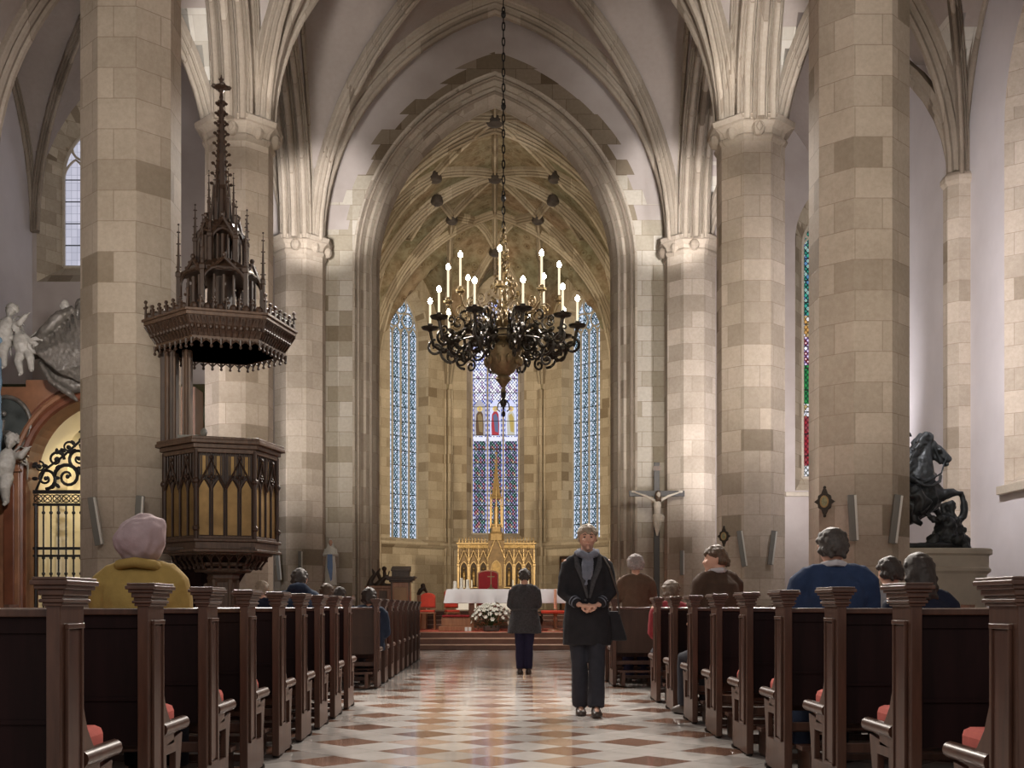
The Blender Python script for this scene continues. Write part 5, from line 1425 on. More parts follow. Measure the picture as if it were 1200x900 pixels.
# small things on the altar
cr = empty('altar_cross', (-.10, 29.35, ZT), 0, 'small brass cross standing on the altar cloth', 'cross')
MB().lathe([(.09,0),(.09,.02),(.03,.05),(.02,.12)], n=12).build('cross_base', m_brass, cr)
MB().box(-.012,.012,-.01,.01,.1,.46).build('cross_post', m_brass, cr); MB().box(-.09,.09,-.011,.011,.31,.335).build('cross_arm', m_brass, cr)
for i, (x, h, w) in enumerate(((-1.02,.20,.10),(-.86,.28,.08),(-.70,.24,.09))):
    c = empty('altar_candle', (x, 29.5, ZT), 0, '%s white candle in glass holder at the left end of the altar' % ('leftmost','middle','rightmost')[i] if False else '%s thick white candle at the left end of the altar' % ('leftmost short','tallest middle','right-hand')[i], 'candle', 'candles at the left end of the altar')
    MB().lathe([(w*.7,0),(w*.7,.02),(w*.5,.03)], n=14).build('candle_dish', m_white, c); MB().lathe([(w*.48,.02),(w*.48,h),(w*.3,h+.01)], n=14).build('wax', m_wax, c, smooth=True)
def bouquet(name, loc, label, rx, ry, z0, z1, n, seed, base=True):
    r = random.Random(seed); t = empty(name, loc, 0, label, 'flower arrangement')
    if base: MB().lathe([(.16,0),(.20,.02),(.22,.12),(.19,.14),(.02,.13)], n=16).build('bowl', m_grey, t, smooth=True)
    lf = MB()
    for i in range(int(n*3.2)):
        a = r.uniform(0, 2*PI); u = r.random()**.5; z = z0 + (z1-z0)*(r.random()*.95)*(1-.35*u); x, y = rx*u*math.cos(a), ry*u*math.sin(a)
        d = V((x, y, .12+.3*r.random())).normalized(); L_ = r.uniform(.07,.15); s = d.cross(V((0,0,1))).normalized()*.018; p = V((x*.9, y*.9, z-.05))
        lf.add([p, p+d*L_*.5+s, p+d*L_+V((0,0,-.02)), p+d*L_*.5-s, p+d*L_*.5+V((0,0,.008))], [(0,1,4),(1,2,4),(2,3,4),(3,0,4)])
    for i in range(26):
        a = r.uniform(0, 2*PI); u = r.random(); lf.tube([(0,0,.1),(rx*u*.5*math.cos(a), ry*u*.5*math.sin(a), z0+(z1-z0)*.4),(rx*u*math.cos(a), ry*u*math.sin(a), z0+(z1-z0)*.8)], .006, 4)
    o = lf.build('foliage', m_leaf, t); o['kind'] = 'stuff'
    protos = []
    for k in range(3):
        fm = MB(); pet = 6
        for j in range(pet):
            a = 2*PI*j/pet; c, s = math.cos(a), math.sin(a); w = .016
            fm.add([(0,0,0),(c*.022-s*w,s*.022+c*w,.022),(c*.050,s*.050,.026+.006*k),(c*.022+s*w,s*.022-c*w,.022),(c*.026,s*.026,.014)], [(0,1,4),(1,2,4),(2,3,4),(3,0,4)])
        fm.ball((0,0,.014), (.008,.008,.014), 6, 4); protos.append(fm.mesh('bloom')); protos[-1].materials.append(m_petal)
    for i in range(n):
        a = r.uniform(0, 2*PI); u = (i+.5)/n; u = u**.5; a = i*2.39996
        x, y = rx*u*math.cos(a), ry*u*math.sin(a); z = z0 + (z1-z0)*(math.sqrt(max(0, 1-u*u))*.85 + .12 + .08*r.uniform(-1,1))
        f = bpy.data.objects.new('flower', protos[i % 3]); COL.objects.link(f); f.parent = t; f.location = (x, y, z)
        d = V((x/rx, y/ry-.15, .25+.9*math.sqrt(max(0,1-u*u)))).normalized(); f.rotation_mode = 'QUATERNION'; f.rotation_quaternion = d.to_track_quat('Z', 'Y'); s = r.uniform(1.05,1.6); f.scale = (s, s, s)
    return t
bouquet('flower_arrangement', (-.09, 28.35, ZP), 'large arrangement of white flowers and leaves in front of the altar', .48, .32, .12, .68, 95, 5)
def candlestick(loc, label, h, ch_, mat_=m_brass, grp=None, base=.13):
    c = empty('candlestick', loc, 0, label, 'candlestick', grp)
    MB().lathe([(base,0),(base,.03),(base*.5,.07),(.025,.12),(.02,h*.45),(.045,h*.5),(.02,h*.55),(.02,h-.06),(.06,h-.03),(.07,h)], n=12).build('stand', mat_, c, smooth=True)
    MB().lathe([(.028,h),(.028,h+ch_),(.008,h+ch_+.01)], n=10).build('candle', m_wax, c, smooth=True); MB().tube([(0,0,h+ch_),(0,0,h+ch_+.03)], .004, 5).build('wick', m_iron, c)
# red upholstered chairs
def chair(loc, rz, label, bh=.98, w=.25, throne=False, group=None):
    c = empty('red_throne' if throne else 'red_chair', loc, rz, label, 'chair', group)
    m = MB(); m.box(-w,w,-w,w,.42,.46); m.build('seat_frame', m_reddwood, c, bevel=.006)
    MB().box(-w+.02,w-.02,-w+.02,w-.02,.46,.52).build('seat', m_redcloth if throne else m_redor, c, bevel=.02)
    for x in (-1,1):
        for y in (-1,1): MB().tube([(x*(w-.03),y*(w-.03),.43),(x*(w-.02),y*(w-.01),.0)], [.026,.018], 8).build('leg', m_reddwood, c)
    n = 12; pts = [(-w,.56)] + [(-w*math.cos(PI*k/n), bh-.10+.10*math.sin(PI*k/n)) for k in range(n+1)] + [(w,.56)]
    MB().extrude(pts, w-.03, w+.02, 'y').build('back_frame', m_reddwood, c, bevel=.006)
    q = [(x*.88, .60+(z-.56)*.93) for x, z in pts]
    MB().extrude(q, w-.06, w+.05, 'y').build('backrest', m_redcloth if throne else m_redor, c, bevel=.012)
    if throne:
        for x in (-1, 1): MB().tube([(x*w,-w+.04,.46),(x*w,-w+.04,.70),(x*w,w,.70)], .022, 6).build('armrest', m_reddwood, c)
    return c
chair((-.185,31.0,ZP), 0, 'dark red high-backed throne standing behind the altar', 1.60, .29, True)
chair((-1.77,30.3,ZP), 0, 'orange-red upholstered chair beside the lectern', .96, .215)
chair((-1.16,31.2,ZP), .2, 'orange-red upholstered chair half hidden by the left end of the altar', 1.08, .20)
# wooden prayer step left of the table
s_ = empty('kneeling_bench', (-.98, 28.75, ZP), 0, 'low reddish wooden kneeling bench with step left of the flowers', 'kneeler')
MB().box(-.42,.42,-.18,.18,.0,.12).build('step', m_reddwood, s_, bevel=.01); MB().box(-.36,.36,.10,.28,.12,.34).build('box', m_reddwood, s_, bevel=.01); MB().box(-.34,.34,.08,.30,.34,.40).build('cushion', m_redcloth, s_, bevel=.02)
for x in (-.10,.0): 
    c = empty('small_sign' if False else 'altar_card', (-.62+x*.9, 28.45, ZP), 0, 'small white card on the carpet near the kneeling bench, %s one' % ('left' if x else 'right'), 'card', 'white cards before the altar')
    MB().add([(-.035,0,0),(.035,0,0),(.035,.03,.10),(-.035,.03,.10),(-.035,.004,0),(.035,.004,0),(.035,.034,.10),(-.035,.034,.10)], [(0,1,2,3),(7,6,5,4),(0,4,5,1),(1,5,6,2),(2,6,7,3),(3,7,4,0)]).build('card', m_white, c)
# red side table with paschal candle
t_ = empty('side_table', (1.50, 28.6, ZP), 0, 'small round red-topped table right of the standing woman in the aisle', 'table')
MB().lathe([(.01,.44),(.34,.44),(.36,.46),(.36,.50),(.34,.515),(.01,.515)], n=24).build('table_top', m_redor, t_, smooth='all')
MB().lathe([(.20,0),(.18,.04),(.05,.08),(.04,.2),(.06,.28),(.035,.36),(.08,.44)], n=14).build('pedestal', m_reddwood, t_, smooth=True)
c = empty('paschal_candle', (1.50, 28.6, ZP+.515), 0, 'tall pale candle standing on the small red-topped table', 'candle')
MB().lathe([(.07,0),(.07,.02),(.04,.04)], n=12).build('candle_holder', m_brass, c); MB().lathe([(.038,.03),(.034,.52),(.01,.53)], n=12).build('wax', plain('reddish cream wax', srgb(226,170,140), .5), c, smooth=True)
w_ = empty('water_vessel', (1.02, 28.8, ZP), 0, 'dark round metal vessel on the carpet beside the red-topped table', 'vessel')
MB().lathe([(.10,0),(.12,.02),(.05,.06),(.16,.16),(.19,.26),(.15,.36),(.17,.38),(.14,.38),(.12,.3)], n=18).build('bowl', m_iron2, w_, smooth=True)
MB().tube([(.17*math.cos(PI*k/10),0,.36+.12*math.sin(PI*k/10)) for k in range(11)], .012, 6).build('handle', m_iron2, w_)
for i, x in enumerate((2.2, 2.75)):
    candlestick((x, 30.9, ZP), 'tall brass candlestick behind the right end of the altar, %s one' % ('left','right')[i], 1.05, .35, grp='candlesticks behind the altar')
# lectern
l_ = empty('lectern', (-2.38, 29.2, ZP), 0, 'panelled brown wooden lectern with overhanging top, left of the altar', 'lectern')
MB().box(-.24,.24,-.20,.20,.0,1.22).build('body', m_reddwood, l_, bevel=.01)
MB().box(-.30,.30,-.26,.26,0,.10).build('plinth', m_oak, l_, bevel=.01)
for x in (-.24, .20): MB().box(x,x+.04,-.235,-.20,.10,1.22).build('corner_post', m_oakl, l_, bevel=.006)
MB().box(-.16,.16,-.215,-.20,.22,1.10).build('front_panel', plain('honey wood panel', (.30,.17,.08), .4), l_, bevel=.006)
m = MB(); 
for z0,z1,w in ((1.22,1.27,.28),(1.27,1.33,.34),(1.33,1.37,.38),(1.37,1.50,.22)): m.box(-w,w,-w+.04,w-.04,z0,z1)
m.build('cornice', m_oak, l_, bevel=.008)
m = MB(); m.add([(-.24,-.2,1.50),(.24,-.2,1.50),(.24,.2,1.50),(-.24,.2,1.50),(-.24,-.2,1.54),(.24,-.2,1.54),(.24,.2,1.64),(-.24,.2,1.64)], [(0,3,2,1),(4,5,6,7),(0,1,5,4),(1,2,6,5),(2,3,7,6),(3,0,4,7)]); m.build('book_slope', m_oak, l_)
# carved stall with an angel, beside it
g_ = empty('carved_stall', (-3.0, 30.2, ZP), 0, 'reddish carved wooden stall with crouching figure on top, left of the lectern', 'stall')
MB().box(-.34,.30,-.3,.3,0,1.15).build('body', m_reddwood, g_, bevel=.01)
m = MB()
for z in (.05,.55,1.08): m.box(-.38,.34,-.34,.34,z,z+.07)
m.build('cornice', m_reddwood, g_, bevel=.012)
for x in (-.30,-.02,.22): MB().lathe([(.035,.12),(.05,.2),(.028,.3),(.045,.42),(.03,.55)], (x,-.33,0), 8).build('baluster', m_reddwood, g_, smooth=True)
for x in (-.18,.10): MB().box(x-.1,x+.1,-.32,-.30,.68,1.02).build('front_panel', m_oakl, g_, bevel=.01)
m = MB(); r_ = random.Random(5)
m.tube([(-.3,0,1.12),(-.25,0,1.3),(-.15,0,1.45),(-.22,0,1.6)], [.09,.07,.06,.02], 8); m.tube([(-.1,0,1.14),(.02,0,1.26),(.12,0,1.38),(.10,0,1.52)], [.10,.09,.06,.05], 8); m.ball((.10,-.02,1.60), .07, 8, 6)
m.tube([(.08,0,1.42),(.2,-.04,1.40),(.24,-.05,1.55)], [.035,.03,.02], 6); m.tube([(0,.03,1.3),(-.08,.1,1.5),(-.02,.12,1.62)], [.05,.06,.02], 6); m.tube([(-.3,0,1.15),(0,0,1.17),(.28,0,1.15)], .06, 8)
link('carved_figure', fuse(m, .02, 1), m_oak, g_)
g2 = empty('carved_stall', (-1.98, 31.4, ZP), 0, 'low dark carved stall end between the lectern and the red chair', 'stall')
MB().box(-.12,.12,-.3,.3,0,.92).build('body', m_reddwood, g2, bevel=.01); m = MB(); m.tube([(-.12,0,.92),(-.04,0,1.06),(.06,0,1.10),(.13,0,.98)], [.05,.07,.06,.03], 8); m.ball((.02,0,1.18),.07,8,6); link('carved_top', fuse(m,.02,1), m_oak, g2)
# door in the apse
dr = empty('door', (AC-1.72+.02, 47.1+1.72-.03, ZCH), PI*.75, 'dark brown wooden door low in the right wall of the apse', 'door')
MB().box(-.50,.50,-.02,.06,0,2.15).build('door_leaf', m_reddwood, dr); m = MB(); m.box(-.60,-.50,-.04,.10,0,2.25); m.box(.50,.60,-.04,.10,0,2.25); m.box(-.6,.6,-.04,.10,2.15,2.27); m.build('door_frame', m_oak, dr)
MB().ball((.38,.08,1.05), .035, 8, 6).build('handle', m_brass, dr)
# ---------------------------------------------------------------- gilded high altar
hx, hy = .05, 45.0
ra = empty('high_altar_retable', (hx, hy, ZCH), 0, 'gilded gothic high altar with statue niches, gables and a tall central spire', 'altarpiece')
MB().box(-1.55,1.55,-.45,.4,0,.55).build('altar_block', m_cloth, ra, bevel=.01)
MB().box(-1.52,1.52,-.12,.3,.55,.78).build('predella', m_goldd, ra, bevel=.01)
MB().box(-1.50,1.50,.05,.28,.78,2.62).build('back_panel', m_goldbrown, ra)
m = MB()
for z in (.76,.84,2.56): m.box(-1.56,1.56,-.16,.3,z,z+.05)
m.build('cornice', m_gold, ra, bevel=.01)
xs_ = [-1.26,-.88,-.50,.50,.88,1.26]
for x in xs_:
    w = .19; pts = [(x-w*.74,.92)] + [(x - w*.74*math.cos(PI*k/10), 1.62+arch_h(math.cos(PI*k/10), w*.74, .26)) for k in range(11)] + [(x+w*.74,.92)]
    nb = MB().extrude(pts, .0, .06, 'y').build('niche', m_darkniche, ra)
    MB().tube([(a, -.01, b) for a, b in pts], .022, 6).build('niche_frame', m_gold, nb)
    m = MB(); m.tube([(x,-.04,.94),(x,-.05,1.2),(x,-.04,1.42),(x,-.04,1.52)], [.075,.06,.075,.03], 8); m.ball((x,-.05,1.60), .05, 8, 6); m.tube([(x-.07,-.04,1.42),(x-.03,-.1,1.28),(x+.05,-.1,1.30)], .022, 6)
    link('niche_statue', fuse(m, .015, 1), m_goldd, ra)
    m = MB(); m.tube([(x-w,-.06,1.86),(x,-.07,2.32),(x+w,-.06,1.86)], .028, 6); m.ball((x,-.07,2.40), .05, 6, 4)
    for k in (.25,.5,.75):
        for sg in (-1,1): m.ball((x+sg*w*(1-k),-.07,1.88+.46*k+.03), .032, 5, 4)
    m.build('gable', m_gold, ra)
for x in (-1.48,-1.07,-.69,-.31,.31,.69,1.07,1.48):
    m = MB(); finial(m, x, -.04, .86, 1.85, .035, 5); m.build('pinnacle', m_gold, ra)
for k in range(24):
    x = -1.45+k*.126
    if abs(x) > .32: 
        pass
m = MB()
for k in range(24):
    x = -1.45+k*.126
    if abs(x) > .32: m.tube([(x,.0,2.6),(x,0,2.78)], [.03,.012], 5); m.ball((x,0,2.80), .03, 5, 4); m.tube([(x,0,2.62),(x+.063,0,2.72),(x+.126,0,2.62)], .014, 4)
m.build('cresting', m_gold, ra)
m = MB()
for k in range(30): m.extrude([(-1.49+k*.1,2.42),(-1.44+k*.1,2.62),(-1.39+k*.1,2.42)], -.06, .02, 'y') if abs(-1.44+k*.1) > .3 else None
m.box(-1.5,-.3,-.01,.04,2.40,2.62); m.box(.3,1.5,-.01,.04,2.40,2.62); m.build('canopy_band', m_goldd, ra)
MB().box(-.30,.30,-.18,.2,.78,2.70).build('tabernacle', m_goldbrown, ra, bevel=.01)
pts = [(-.19,.95)] + [(-.19*math.cos(PI*k/10), 1.62+arch_h(math.cos(PI*k/10), .19, .30)) for k in range(11)] + [(.19,.95)]
MB().extrude(pts, -.20, -.17, 'y').build('tabernacle_door', m_goldd, ra); MB().tube([(a,-.21,b) for a, b in pts+pts[:1]], .02, 6).build('door_frame', m_gold, ra)
m = MB(); m.tube([(-.34,-.2,2.0),(0,-.22,2.85),(.34,-.2,2.0)], .035, 6)
for k in (.2,.4,.6,.8):
    for sg in (-1,1): m.ball((sg*.34*(1-k),-.22,2.02+.85*k+.04), .04, 5, 4)
m.ball((0,-.22,2.95), .06, 6, 4); m.build('central_gable', m_gold, ra)
m = MB(); m.loft([six(r, z, n=8) for r, z in ((.30,2.70),(.30,2.95),(.22,3.05),(.22,3.25),(.26,3.28),(.26,3.33))])
m.build('tower_base', m_gold, ra)
m = MB()
for k in range(6):
    a = PI/6+2*PI*k/6; m.tube([(.22*math.cos(a),.22*math.sin(a),3.3),(.20*math.cos(a),.20*math.sin(a),4.35)], .022, 6); finial(m, .26*math.cos(a), .26*math.sin(a), 3.2, 1.6, .022, 3)
m.loft([six(.24, 4.33, n=6, a0=PI/6), six(.26, 4.38, n=6, a0=PI/6), six(.19, 4.46, n=6, a0=PI/6)])
m.build('tower_arcade', m_gold, ra)
m = MB(); m.tube([(0,0,3.32),(0,0,3.7),(0,0,3.98),(0,0,4.06)], [.11,.085,.10,.04], 8); m.ball((0,-.01,4.14), .06, 8, 6); link('tower_statue', fuse(m,.02,1), m_gold, ra)
m = MB(); m.loft([six(r, z, n=6, a0=PI/6) for r, z in ((.19,4.44),(.11,5.0),(.05,5.55),(.015,6.1))])
for i in range(8):
    z = 4.5+i*.19; rr = .19*(6.1-z)/1.65
    for k in range(6): a = PI/6+2*PI*k/6; m.ball(((rr+.02)*math.cos(a),(rr+.02)*math.sin(a),z), .028, 5, 4)
m.ball((0,0,6.12), .06, 6, 4); m.build('tower_spire', m_gold, ra)
for i, x in enumerate((-1.25,-.95,-.65,.65,.95,1.25)):
    candlestick((hx+x, hy-.35, ZCH+.55), 'candlestick on the golden high altar, %s' % ('far left','second from left','left of the tabernacle','right of the tabernacle','second from right','far right')[i], .30, .30, m_gold, 'candlesticks on the high altar', .06)

# ---------------------------------------------------------------- crucifix on the right
YX = 30.42
cx0 = at(769.5, 690, YX)
cf = empty('crucifix', (cx0.x, YX, ZP), 0, 'tall dark wooden cross with pale Christ figure beside the chancel arch', 'crucifix')
ztop = HC+(VY-542)*YX/F - ZP; zarm = HC+(VY-578.5)*YX/F - ZP
MB().box(-.075,.075,-.04,.04,0,ztop).build('upright', m_blackwood, cf, bevel=.006)
MB().box(-.73,.73,-.045,.045,zarm-.075,zarm+.075).build('crossbeam', m_blackwood, cf, bevel=.006)
MB().box(-.30,.30,-.25,.25,0,.12).build('foot_block', m_blackwood, cf, bevel=.01)
MB().box(-.10,.10,-.055,-.04,ztop-.22,ztop-.10).build('title_board', m_oakl, cf)
m = MB(); z = zarm
m.tube([(0,-.10,z-.18),(0,-.12,z-.32),(.0,-.11,z-.50),(0,-.10,z-.62)], [.085,.105,.085,.095], 12)
for s in (-1, 1):
    m.tube([(s*.07,-.10,z-.20),(s*.30,-.09,z-.07),(s*.56,-.07,z+.02)], [.045,.035,.022], 8); hand(m, V((s*.56,-.07,z+.02)), (s*1,0,.25), (0,-1,0), .85, s, .3)
    m.tube([(s*.05,-.10,z-.60),(s*.055,-.15,z-.82),(.012*s,-.10,z-1.04)], [.065,.05,.03], 8); m.tube([(.012*s,-.10,z-1.04),(.01*s,-.13,z-1.12)], [.028,.02], 6)
P = head_parts(m, (.02,-.16,z-.05), .85, PI+.2, .5); m.tube([(0,-.11,z-.2),(.02,-.14,z-.1)], .04, 8)
body = link('figure', fuse(m, .010, 1), m_christ, cf); tag(body, 'pale carved figure on the cross')
m = MB(); torso(m, [(0,-.10,z-.76,.10,.08),(0,-.10,z-.66,.125,.105),(0,-.10,z-.55,.11,.10)], 14); m.tube([(.09,-.14,z-.56),(.16,-.15,z-.62),(.14,-.14,z-.74)], [.03,.04,.02], 6); me = fuse(m,.014,1); noisy(me,.01,30); link('loincloth', me, m_christ, cf)
link('hair', fuse(hair_cap(P, .85, 'long'), .01, 1), h_brown, cf)

# ---------------------------------------------------------------- Madonna statue on the left
md0 = at(387.5, 687, 30.5); ms = empty('madonna_statue', (md0.x, 30.5, md0.z), 0, 'statue of Mary in white veil with blue sash, hands joined, on a stone pedestal left', 'statue')
m = MB(); torso(m, [(0,0,.03,.17,.14),(0,0,.2,.155,.13),(0,0,.55,.15,.12),(0,0,.78,.12,.10),(0,0,.95,.145,.10),(0,0,1.02,.11,.08),(0,0,1.06,.045,.045)], 18)
for s in (-1,1): m.tube([(s*.12,0,.98),(s*.17,-.03,.82),(s*.02,-.15,.86)], [.05,.045,.03], 8); hand(m, V((s*.015,-.15,.87)), (0,-.1,1), (-s,0,0), .6, s, .1)
me = fuse(m, .010, 1); noisy(me, .014, 12, 4); link('white_robe', me, m_white, ms)
m = MB(); Pm = head_parts(m, (0,-.01,1.15), .72, PI, .05); m.tube([(0,0,1.04),(0,0,1.12)], .035, 8); link('face', fuse(m,.008,1), skin_m, ms)
m = MB(); m.loft([[Pm(r*math.cos(2*PI*k/18), r*1.1*min(.35, math.sin(2*PI*k/18))+yo, z) for k in range(18)] for z, r, yo in ((-.45,.15,-.05),(-.3,.16,-.04),(-.12,.13,-.03),(0,.10,-.02),(.08,.085,-.01),(.13,.05,0),(.145,.01,0))]); me = fuse(m,.012,1); noisy(me,.012,14); link('veil', me, m_white, ms)
MB().extrude([(-.065,.84),(.065,.84),(.075,.5),(.06,.18),(.02,.12),(-.02,.3),(-.07,.5)], -.165, -.135, 'y').build('blue_sash', plain('sky blue paint', srgb(104,132,176), .5), ms, bevel=.01)
pd = MB(); pd.lathe([(.30,ZP-md0.z),(.30,ZP-md0.z+.15),(.24,ZP-md0.z+.22),(.22,-.16),(.27,-.08),(.27,-.005)], n=8, a0=PI/8); o = pd.build('statue_pedestal', m_pedestal, None, loc=(md0.x,30.5,md0.z)); tag(o, 'octagonal stone pedestal under the Mary statue', 'pedestal')
# ================================================================ HORSE STATUE (right aisle)
YS = 20.0; sc_ = YS/F
def hp(px, py, dy=0.): return V(((px-VX)*sc_, YS+dy, HC+(VY-py)*sc_))
hs = empty('horse_statue', (7.2, YS, 2.02), 0, 'dark rearing horse statue with rider and crouching beggar on a stone pedestal', 'statue')
off = V((7.2, YS, 2.02))
def T(mb, pts, rs, n=12, flat=1.): mb.tube([hp(*p) - off for p in pts], rs, n, flat=flat)
m = MB()
# trunk, rearing towards the right
T(m, [(1004,612),(1020,603),(1045,596),(1068,588),(1084,578),(1092,566)], [.22,.34,.36,.37,.34,.24], 16)
# neck and head
T(m, [(1078,582),(1077,560),(1079,540),(1084,527),(1090,521)], [.30,.26,.20,.15,.11], 14)
T(m, [(1084,521),(1092,523),(1101,530),(1108,537),(1112,541)], [.10,.125,.10,.075,.06], 12)
T(m, [(1090,530),(1098,538),(1104,543)], [.08,.06,.04], 8)                       # lower jaw
for dy in (-.08,.08): T(m, [(1088,521,dy),(1088.5,515,dy*1.2),(1090,510,dy*1.3)], [.045,.045,.014], 8)      # ears
T(m, [(1098,527,-.115),(1101,529,-.12)], [.03,.025], 6); T(m, [(1110,544,-.03),(1105,546,-.02)], [.035,.03], 6)
T(m, [(1093,522,0),(1102,526,0),(1110,535,0)], [.06,.045,.03], 8)
T(m, [(1107,538,-.05),(1111,540,-.05)], [.035,.02], 6)
# mane
for i in range(12):
    t = i/11; x, y = 1066+ (1084-1066)*t**1.5, 564-51*t
    for dy in (-.12,0,.12): T(m, [(x+5,y,dy*.4),(x-2,y-3,dy),(x-8,y+1+2*(i%2),dy*1.3),(x-7,y+6,dy*1.4)], [.06,.065,.045,.012], 6)
# forelegs: near one lifted, bent
T(m, [(1088,582,-.16),(1100,581,-.18),(1112,579,-.18),(1122,579,-.18),(1125,590,-.18),(1125,601,-.18)], [.15,.105,.075,.065,.05,.045], 10)
T(m, [(1125,600,-.18),(1123,607,-.18),(1119,611,-.18)], [.05,.065,.07], 10)
T(m, [(1086,586,.16),(1096,593,.18),(1104,600,.18),(1108,612,.18),(1106,622,.18)], [.14,.10,.065,.05,.05], 10)
# hind legs
for dy in (-.2,.2):
    T(m, [(1014,604,dy),(1022,620,dy),(1012,632,dy),(1018,645,dy)], [.26,.13,.075,.07], 10)
T(m, [(1002,604),(992,615),(990,635),(996,648)], [.08,.12,.12,.04], 8)               # tail
# breast strap
T(m, [(1066,560,-.24),(1078,566,-.29),(1090,561,-.20),(1096,556,0.)], .02, 6)
me = fuse(m, .018, 1); noisy(me, .03, 5, 1); noisy(me, .012, 16, 2); link('horse', me, m_bronze, hs)
m = MB()                                                              # bridle and breast strap
T(m, [(1092,524,-.12),(1096,535,-.11),(1100,543,-.05)], .018, 6); T(m, [(1108,536,-.085),(1104,545,-.07)], .016, 6); T(m, [(1104,545,-.08),(1098,556,-.20),(1080,566,-.34),(1062,572,-.34)], .014, 6)
T(m, [(1066,566,-.30),(1074,572,-.36),(1084,572,-.36),(1094,566,-.28),(1101,558,-.05)], .030, 6)
m.build('bridle', m_bronze, hs, smooth=True)
# rider
m = MB(); T(m, [(1046,590),(1045,570),(1046,552),(1046,542)], [.24,.20,.24,.10], 14)
P = head_parts(m, hp(1048,531) - off, 1.15, -PI/2, 0.)
T(m, [(1040,524),(1046,514),(1056,508),(1066,509),(1068,512)], [.07,.08,.06,.04,.02], 8)      # plume
T(m, [(1036,530),(1048,522),(1060,530)], [.10,.13,.08], 10)
T(m, [(1047,552,-.2),(1056,562,-.28),(1068,566,-.24)], [.09,.07,.05], 8); hand(m, hp(1068,566,-.24)-off, (1,0,-.2), (0,0,-1), 1.3, 1, .9)
T(m, [(1044,552,.2),(1036,566,.34),(1050,572,.34)], [.09,.07,.05], 8)
for dy in (-.34,.34): T(m, [(1046,586,dy*.6),(1062,594,dy),(1064,612,dy),(1072,616,dy)], [.13,.10,.07,.045], 8)
link('rider', fuse(m, .022, 1), m_bronze, hs)
m = MB(); T(m, [(1040,552,.1),(1026,566,.2),(1018,590,.25),(1020,606,.2)], [.10,.18,.18,.08], 10, .5); T(m, [(1062,580,-.42),(1070,592,-.42),(1066,604,-.40)], [.12,.16,.1], 8); T(m, [(1065,572,-.30),(1068,590,-.38),(1062,606,-.36)], [.1,.12,.06], 8)
me = fuse(m, .025, 1); noisy(me, .06, 7, 2); link('cloak', me, m_bronze, hs)
# beggar, kneeling with twisted trunk and raised arm
m = MB()
T(m, [(1098,640,-.35),(1100,625,-.35),(1103,612,-.33),(1102,604,-.30)], [.24,.20,.22,.10], 14)
P = head_parts(m, hp(1101,598,-.34) - off, 1.1, -2.2, -.35)
T(m, [(1096,608,-.5),(1084,612,-.58),(1074,607,-.5)], [.085,.065,.05], 8); hand(m, hp(1074,607,-.5)-off, (-1,0,.4), (0,0,1), 1.25, 1, .5)
T(m, [(1110,610,-.25),(1119,622,-.35),(1112,634,-.42)], [.085,.065,.05], 8); hand(m, hp(1112,634,-.42)-off, (-.6,0,-.8), (0,-1,0), 1.25, -1, .4)
T(m, [(1098,640,-.42),(1112,634,-.60),(1118,646,-.62)], [.15,.11,.07], 10); T(m, [(1094,640,-.3),(1080,636,-.55),(1068,644,-.6)], [.15,.11,.06], 10); T(m, [(1068,644,-.6),(1062,646,-.62)], [.06,.04], 8)
me = fuse(m, .016, 1); noisy(me, .05, 9, 4); noisy(me, .02, 22, 4); link('beggar', me, m_bronze, hs)
m = MB(); m.loft([[(1.02*math.cos(2*PI*k/28)*(1+.05*math.sin(5*k)), .72*math.sin(2*PI*k/28), z) for k in range(28)] for z in (-.02,.07)]); r_ = random.Random(4)
for i in range(16): a = r_.uniform(0,2*PI); m.ball((.8*math.cos(a), .55*math.sin(a), .08), (r_.uniform(.1,.25), r_.uniform(.08,.2), .07), 8, 5)
link('rocky_base', fuse(m, .03, 1), m_bronze, hs)
p_ = empty('statue_pedestal', (7.27, YS, 0), 0, 'wide rounded sandstone pedestal under the dark horse statue', 'pedestal')
def oval(rx, ry, z, n=40): return [(rx*math.copysign(abs(math.cos(2*PI*k/n))**.6, math.cos(2*PI*k/n)), ry*math.copysign(abs(math.sin(2*PI*k/n))**.6, math.sin(2*PI*k/n)), z) for k in range(n)]
MB().loft([oval(1.14,.78,.0), oval(1.14,.78,1.55), oval(1.17,.81,1.60)]).build('shaft', m_pedestal, p_, smooth='x')
MB().loft([oval(1.16,.80,1.58), oval(1.20,.84,1.62), oval(1.20,.84,1.66), oval(1.17,.81,1.69), oval(1.17,.81,1.88), oval(1.22,.86,1.91), oval(1.22,.86,1.98), oval(1.20,.84,2.0)]).build('cornice', m_pedestal, p_, smooth='x')
MB().loft([oval(1.3,.95,0), oval(1.3,.95,.3), oval(1.18,.83,.42)]).build('plinth', m_pedestal, p_, smooth='x')

